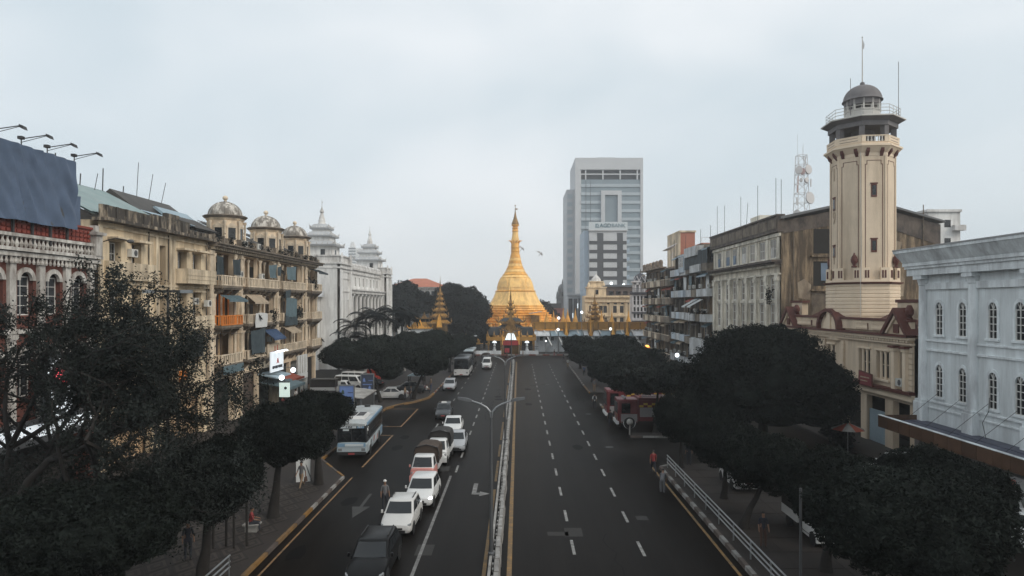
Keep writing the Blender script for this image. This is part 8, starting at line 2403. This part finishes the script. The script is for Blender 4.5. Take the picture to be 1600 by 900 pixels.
# stakes round the near left tree
t = thing('stake_rack', 'row of four wooden stakes with a rail under the left tree', 'rack', (-14.0, 33.0, .14))
for k in range(4):
    MB().tube((-.75 + .5 * k, .3 * (k % 2), 0), (-.75 + .5 * k, .3 * (k % 2), 2.3), .06).build('stake', 'bark', t)
MB().tube((-.9, .1, 1.9), (.9, .1, 1.95), .035).build('rail', 'bark', t)
t = thing('plaza_bench', 'low concrete block seat at the plaza edge', 'bench', (-13.95, 35.5, .14))
MB().box(-.3, .5, -.3, .3, .36, .43).box(-.2, .4, -.2, .2, 0, .359).build('seat', 'concrete', t)
t = thing('a_frame_board', 'folding white notice board on a tripod stand by the plaza tree', 'sign', (-14.5, 45.0, .14), .3)
MB().prism([(-.15, .1), (.75, .1), (.75, 1.9), (-.15, 1.9)], 'y', -.1, -.06).build('board', 'sheet_white', t)
for x, y in ((-.4, .1), (.9, -.2), (.2, .9)):
    MB().tube((x, y, 0), (.2, .0, 2.0), .03).build('leg', 'steel_dark', t)
# bus shelters and totems
def shelter(label, X, Y, W_, L_):
    t = thing('bus_shelter', label, 'bus shelter', (X, Y, .14), 0, 'bus shelters beside the bay')
    MB().prism([(-W_ / 2, 2.75), (W_ / 2, 2.5), (W_ / 2, 2.58), (-W_ / 2, 2.85)], 'y', -L_ / 2, L_ / 2).build('roof', 'concrete', t)
    for y in (-L_ / 2 + .3, L_ / 2 - .3):
        for x in (-W_ / 2 + .2, W_ / 2 - .3):
            MB().box(x, x + .12, y, y + .12, 0, 2.5).build('post', 'galvanised', t)
    MB().box(-W_ / 2 + .05, -W_ / 2 + .12, -L_ / 2 + .4, L_ / 2 - .4, .4, 2.2).build('back_panel', 'canvas_brown', t)
    MB().box(-W_ / 2 + .15, -W_ / 2 + .6, -L_ / 2 + .5, L_ / 2 - .5, .42, .5).build('seat', 'galvanised', t)
shelter('near bus shelter with pale roof behind the pale blue bus', -16.6, 57.5, 2.4, 6.5)
shelter('far bus shelter with pale roof below the dark poster', -16.4, 70.0, 2.4, 6.5)
mat('poster_blue', (0.10, 0.16, 0.34), .4, .15, 1.5, emit=(.15, .22, .42), power=.12); mat('poster_dark', (0.045, 0.055, 0.085), .4, .2, 1.5)
def totem(label, X, Y, m):
    t = thing('poster_totem', label, 'advert panel', (X, Y, .14), .05, 'poster totems by the bus shelters')
    MB().box(-.75, -.66, -.1, .1, 0, 4.1).box(.66, .75, -.1, .1, 0, 4.1).box(-.66, .66, -.1, .1, 2.0, 2.12).box(-.66, .66, -.1, .1, 3.98, 4.1).build('frame', 'galvanised', t)
    MB().box(-.655, .655, -.06, .06, 2.125, 3.975).build('poster', m, t)
    MB().box(-.655, .655, -.08, .08, 0, 1.99).build('base_panel', 'steel_dark', t)
    ink = 'ink' if m == 'poster_blue' else 'poster_blue'
    MB().box(-.5, .5, -.066, -.061, 2.85, 2.95).build('poster_line', ink, t)
    for x, z in ((-.35, 3.2), (.25, 2.35)):
        MB().prism([(x - .16, z), (x + .16, z), (x + .1, z + .3), (x, z + .45), (x - .12, z + .25)], 'y', -.066, -.061).build('poster_figure', 'cloth_green' if m == 'poster_blue' else 'poster_blue', t)
        MB().box(-x - .25, -x + .25, -.066, -.061, z + .1, z + .17).build('poster_line', ink, t)
    return t
totem('blue poster totem with small figures behind the bus roof', -16.4, 65.2, 'poster_blue')
totem('dark blue poster totem near the parked saloon', -16.7, 75.5, 'poster_dark')
t = thing('kerb_kiosk', 'small grey pitched kiosk roof under the leaning tree', 'kiosk', (-13.6, 91.5, .14))
MB().prism([(-1.2, 2.2), (0, 2.75), (1.2, 2.2)], 'y', -1, 1).build('roof', 'tin_blue', t)
for x in (-1, 1):
    MB().box(x - .05, x + .05, -.8, -.7, 0, 2.2).box(x - .05, x + .05, .7, .8, 0, 2.2).build('post', 'iron', t)
MB().box(-.9, .9, -.6, .6, 0, .9).build('counter', 'canvas_brown', t)
t = thing('red_stall', 'bright red covered stall between the parked vans', 'stall', (-22.0, 103.5, 0))
MB().frus((-1, 1, -.8, .8), .4, (-.8, .8, -.6, .6), 2.0).build('cover', 'stall_red_cloth' if 'stall_red_cloth' in M else mat('stall_red_cloth', (.5, .05, .03), .7, .1).name, t)  # plain red cloth colour, no glow
for x in (-.8, .8):
    MB().box(x - .06, x + .06, -.06, .06, 0, .4).build('leg', 'iron', t)
t = thing('utility_post', 'white utility post with boxes standing behind the clipped trees', 'post', (16.9, 45.0, .14))
MB().box(-.12, .12, -.1, .1, 0, 2.9).build('post', 'concrete', t)
MB().box(-.42, -.13, -.16, .16, 1.9, 2.6).box(-.35, -.13, -.14, .14, 1.0, 1.5).build('meter_box', 'sheet_white', t)
t = thing('lamp_pole', 'thin grey pole rising from the bottom right trees', 'pole', (11.7, 28.3, .14))
MB().tube((0, 0, 0), (0, 0, 4.2), .06).build('pole', 'steel_dark', t)
MB().box(-.1, .1, -.1, .1, 0, .4).build('base', 'iron', t)
t = thing('red_parasol', 'red and white parasol under the largest tree by the station', 'parasol', (26.3, 54.5, 0))
MB().tube((0, 0, 0), (0, 0, 2.4), .03).build('pole', 'galvanised', t)
cn = MB()
for k in range(8):
    a, b = R(45 * k), R(45 * k + 45)
    cn.m = k % 2
    cn.add([(0, 0, 2.5), (1.3 * math.cos(a), 1.3 * math.sin(a), 1.95), (1.3 * math.cos(b), 1.3 * math.sin(b), 1.95)], [(0, 1, 2)])
cn.build('canopy', ['shop_red', 'concrete'], t)
t = thing('kerb_bollard', 'round-topped grey post beside the stopped fire engine', 'bollard', (10.05, 61.6, .14))
MB().cyl(0, 0, 0, .9, .07, n=10).ball((0, 0, 1.15), .3, 12, 8).build('post', 'concrete', t, smooth=True)
# lit globe lamps round the pagoda ring and along the right pavement
def globe(label, px, py, Y, r=.33, m='lit_lamp', group='lit globe lamps'):
    X, z = (px - 810) * Y / 1067, 12 + (474 - py) * Y / 1067
    t = thing('globe_lamp', label, 'street lamp', (X, Y, 0), 0, group)
    MB().ball((0, 0, z), r, 12, 8).build('globe', m, t, smooth=True)
    MB().lathe([(.12, 0), (.08, 1), (.06, z - r * .8)], 8).build('post', 'galvanised', t)
globe('lit lamp over the terrace beside the pagoda flank', 873, 497, 167)
globe('lit lamp in front of the white arcade near the gate', 872, 515, 163)
globe('lit lamp left of the carved shrine on the terrace', 909, 488, 167)
globe('lit lamp in front of the arcade below the yellow building', 954, 514, 163)
globe('white lamp glowing among trees before the brown tenement', 1013, 549, 108, .3)
globe('white lamp glowing beside the largest tree before the pale flats', 1058, 555, 95, .3)
globe('amber lamp above the white one before the brown tenement', 1011, 543, 112, .42, 'lit_amber')
globe('small white lamp low in front of the white arcade', 853, 533, 160, .2)
# birds
t = None
for k, (px, py, Y, lb) in enumerate(((816, 388, 120, 'grey bird in flight close to the pagoda spire'), (845, 396, 110, 'grey bird in flight farther from the pagoda spire'))):
    X, z = (px - 810) * Y / 1067, 12 + (474 - py) * Y / 1067
    t = thing('bird', lb, 'bird', (X, Y, z), .5, 'birds in flight')
    b = MB().lathe([(.01, -.32), (.05, -.2), (.085, 0), (.06, .15), (.05, .22), (.055, .27), (.01, .36)], 8)
    b.prism([(-.04, -.3), (.04, -.3), (.09, -.5), (-.09, -.5)], 'y', -.01, .01)
    for s in (-1, 1):
        b.add([(s * .05, .03, .1), (s * .05, .03, -.1), (s * .35, .12, -.16), (s * .7, .45 * 1, -.22), (s * .38, .2, .12)], [(0, 1, 2, 3, 4)])
        b.add([(s * .05, .0, .1), (s * .05, .0, -.1), (s * .35, .09, -.16), (s * .7, .44 * 1, -.22), (s * .38, .17, .12)], [(0, 4, 3, 2, 1)])
    o = put(b.mesh('body', 'mast_grey', True), 'body', t, rot=(R(25), R(35), 0))
# overhead wires
t = thing('overhead_cable', 'thin sagging cable along the left facades', 'cable', (-28.2, 30, 9.3))
MB().path([(0, 2 * k, -.35 * math.sin(math.pi * ((k % 8) / 8))) for k in range(34)], [.025] * 34, 4).build('cable', 'wire', t)
# ================================================================ haze
hz = bpy.data.materials.new('haze'); hz.use_nodes = True
t = hz.node_tree
t.nodes.clear()
pv = t.nodes.new('ShaderNodeVolumePrincipled')
pv.inputs['Color'].default_value = (0.96, 0.98, 1.0, 1)
pv.inputs['Density'].default_value = HAZE
pv.inputs['Anisotropy'].default_value = 0.55
ou = t.nodes.new('ShaderNodeOutputMaterial')
t.links.new(pv.outputs[0], ou.inputs['Volume'])
hb = MB().box(-720, 720, -140, 1120, -2.0, 112).mesh('haze', hz)
put(hb, 'haze', kind='stuff')
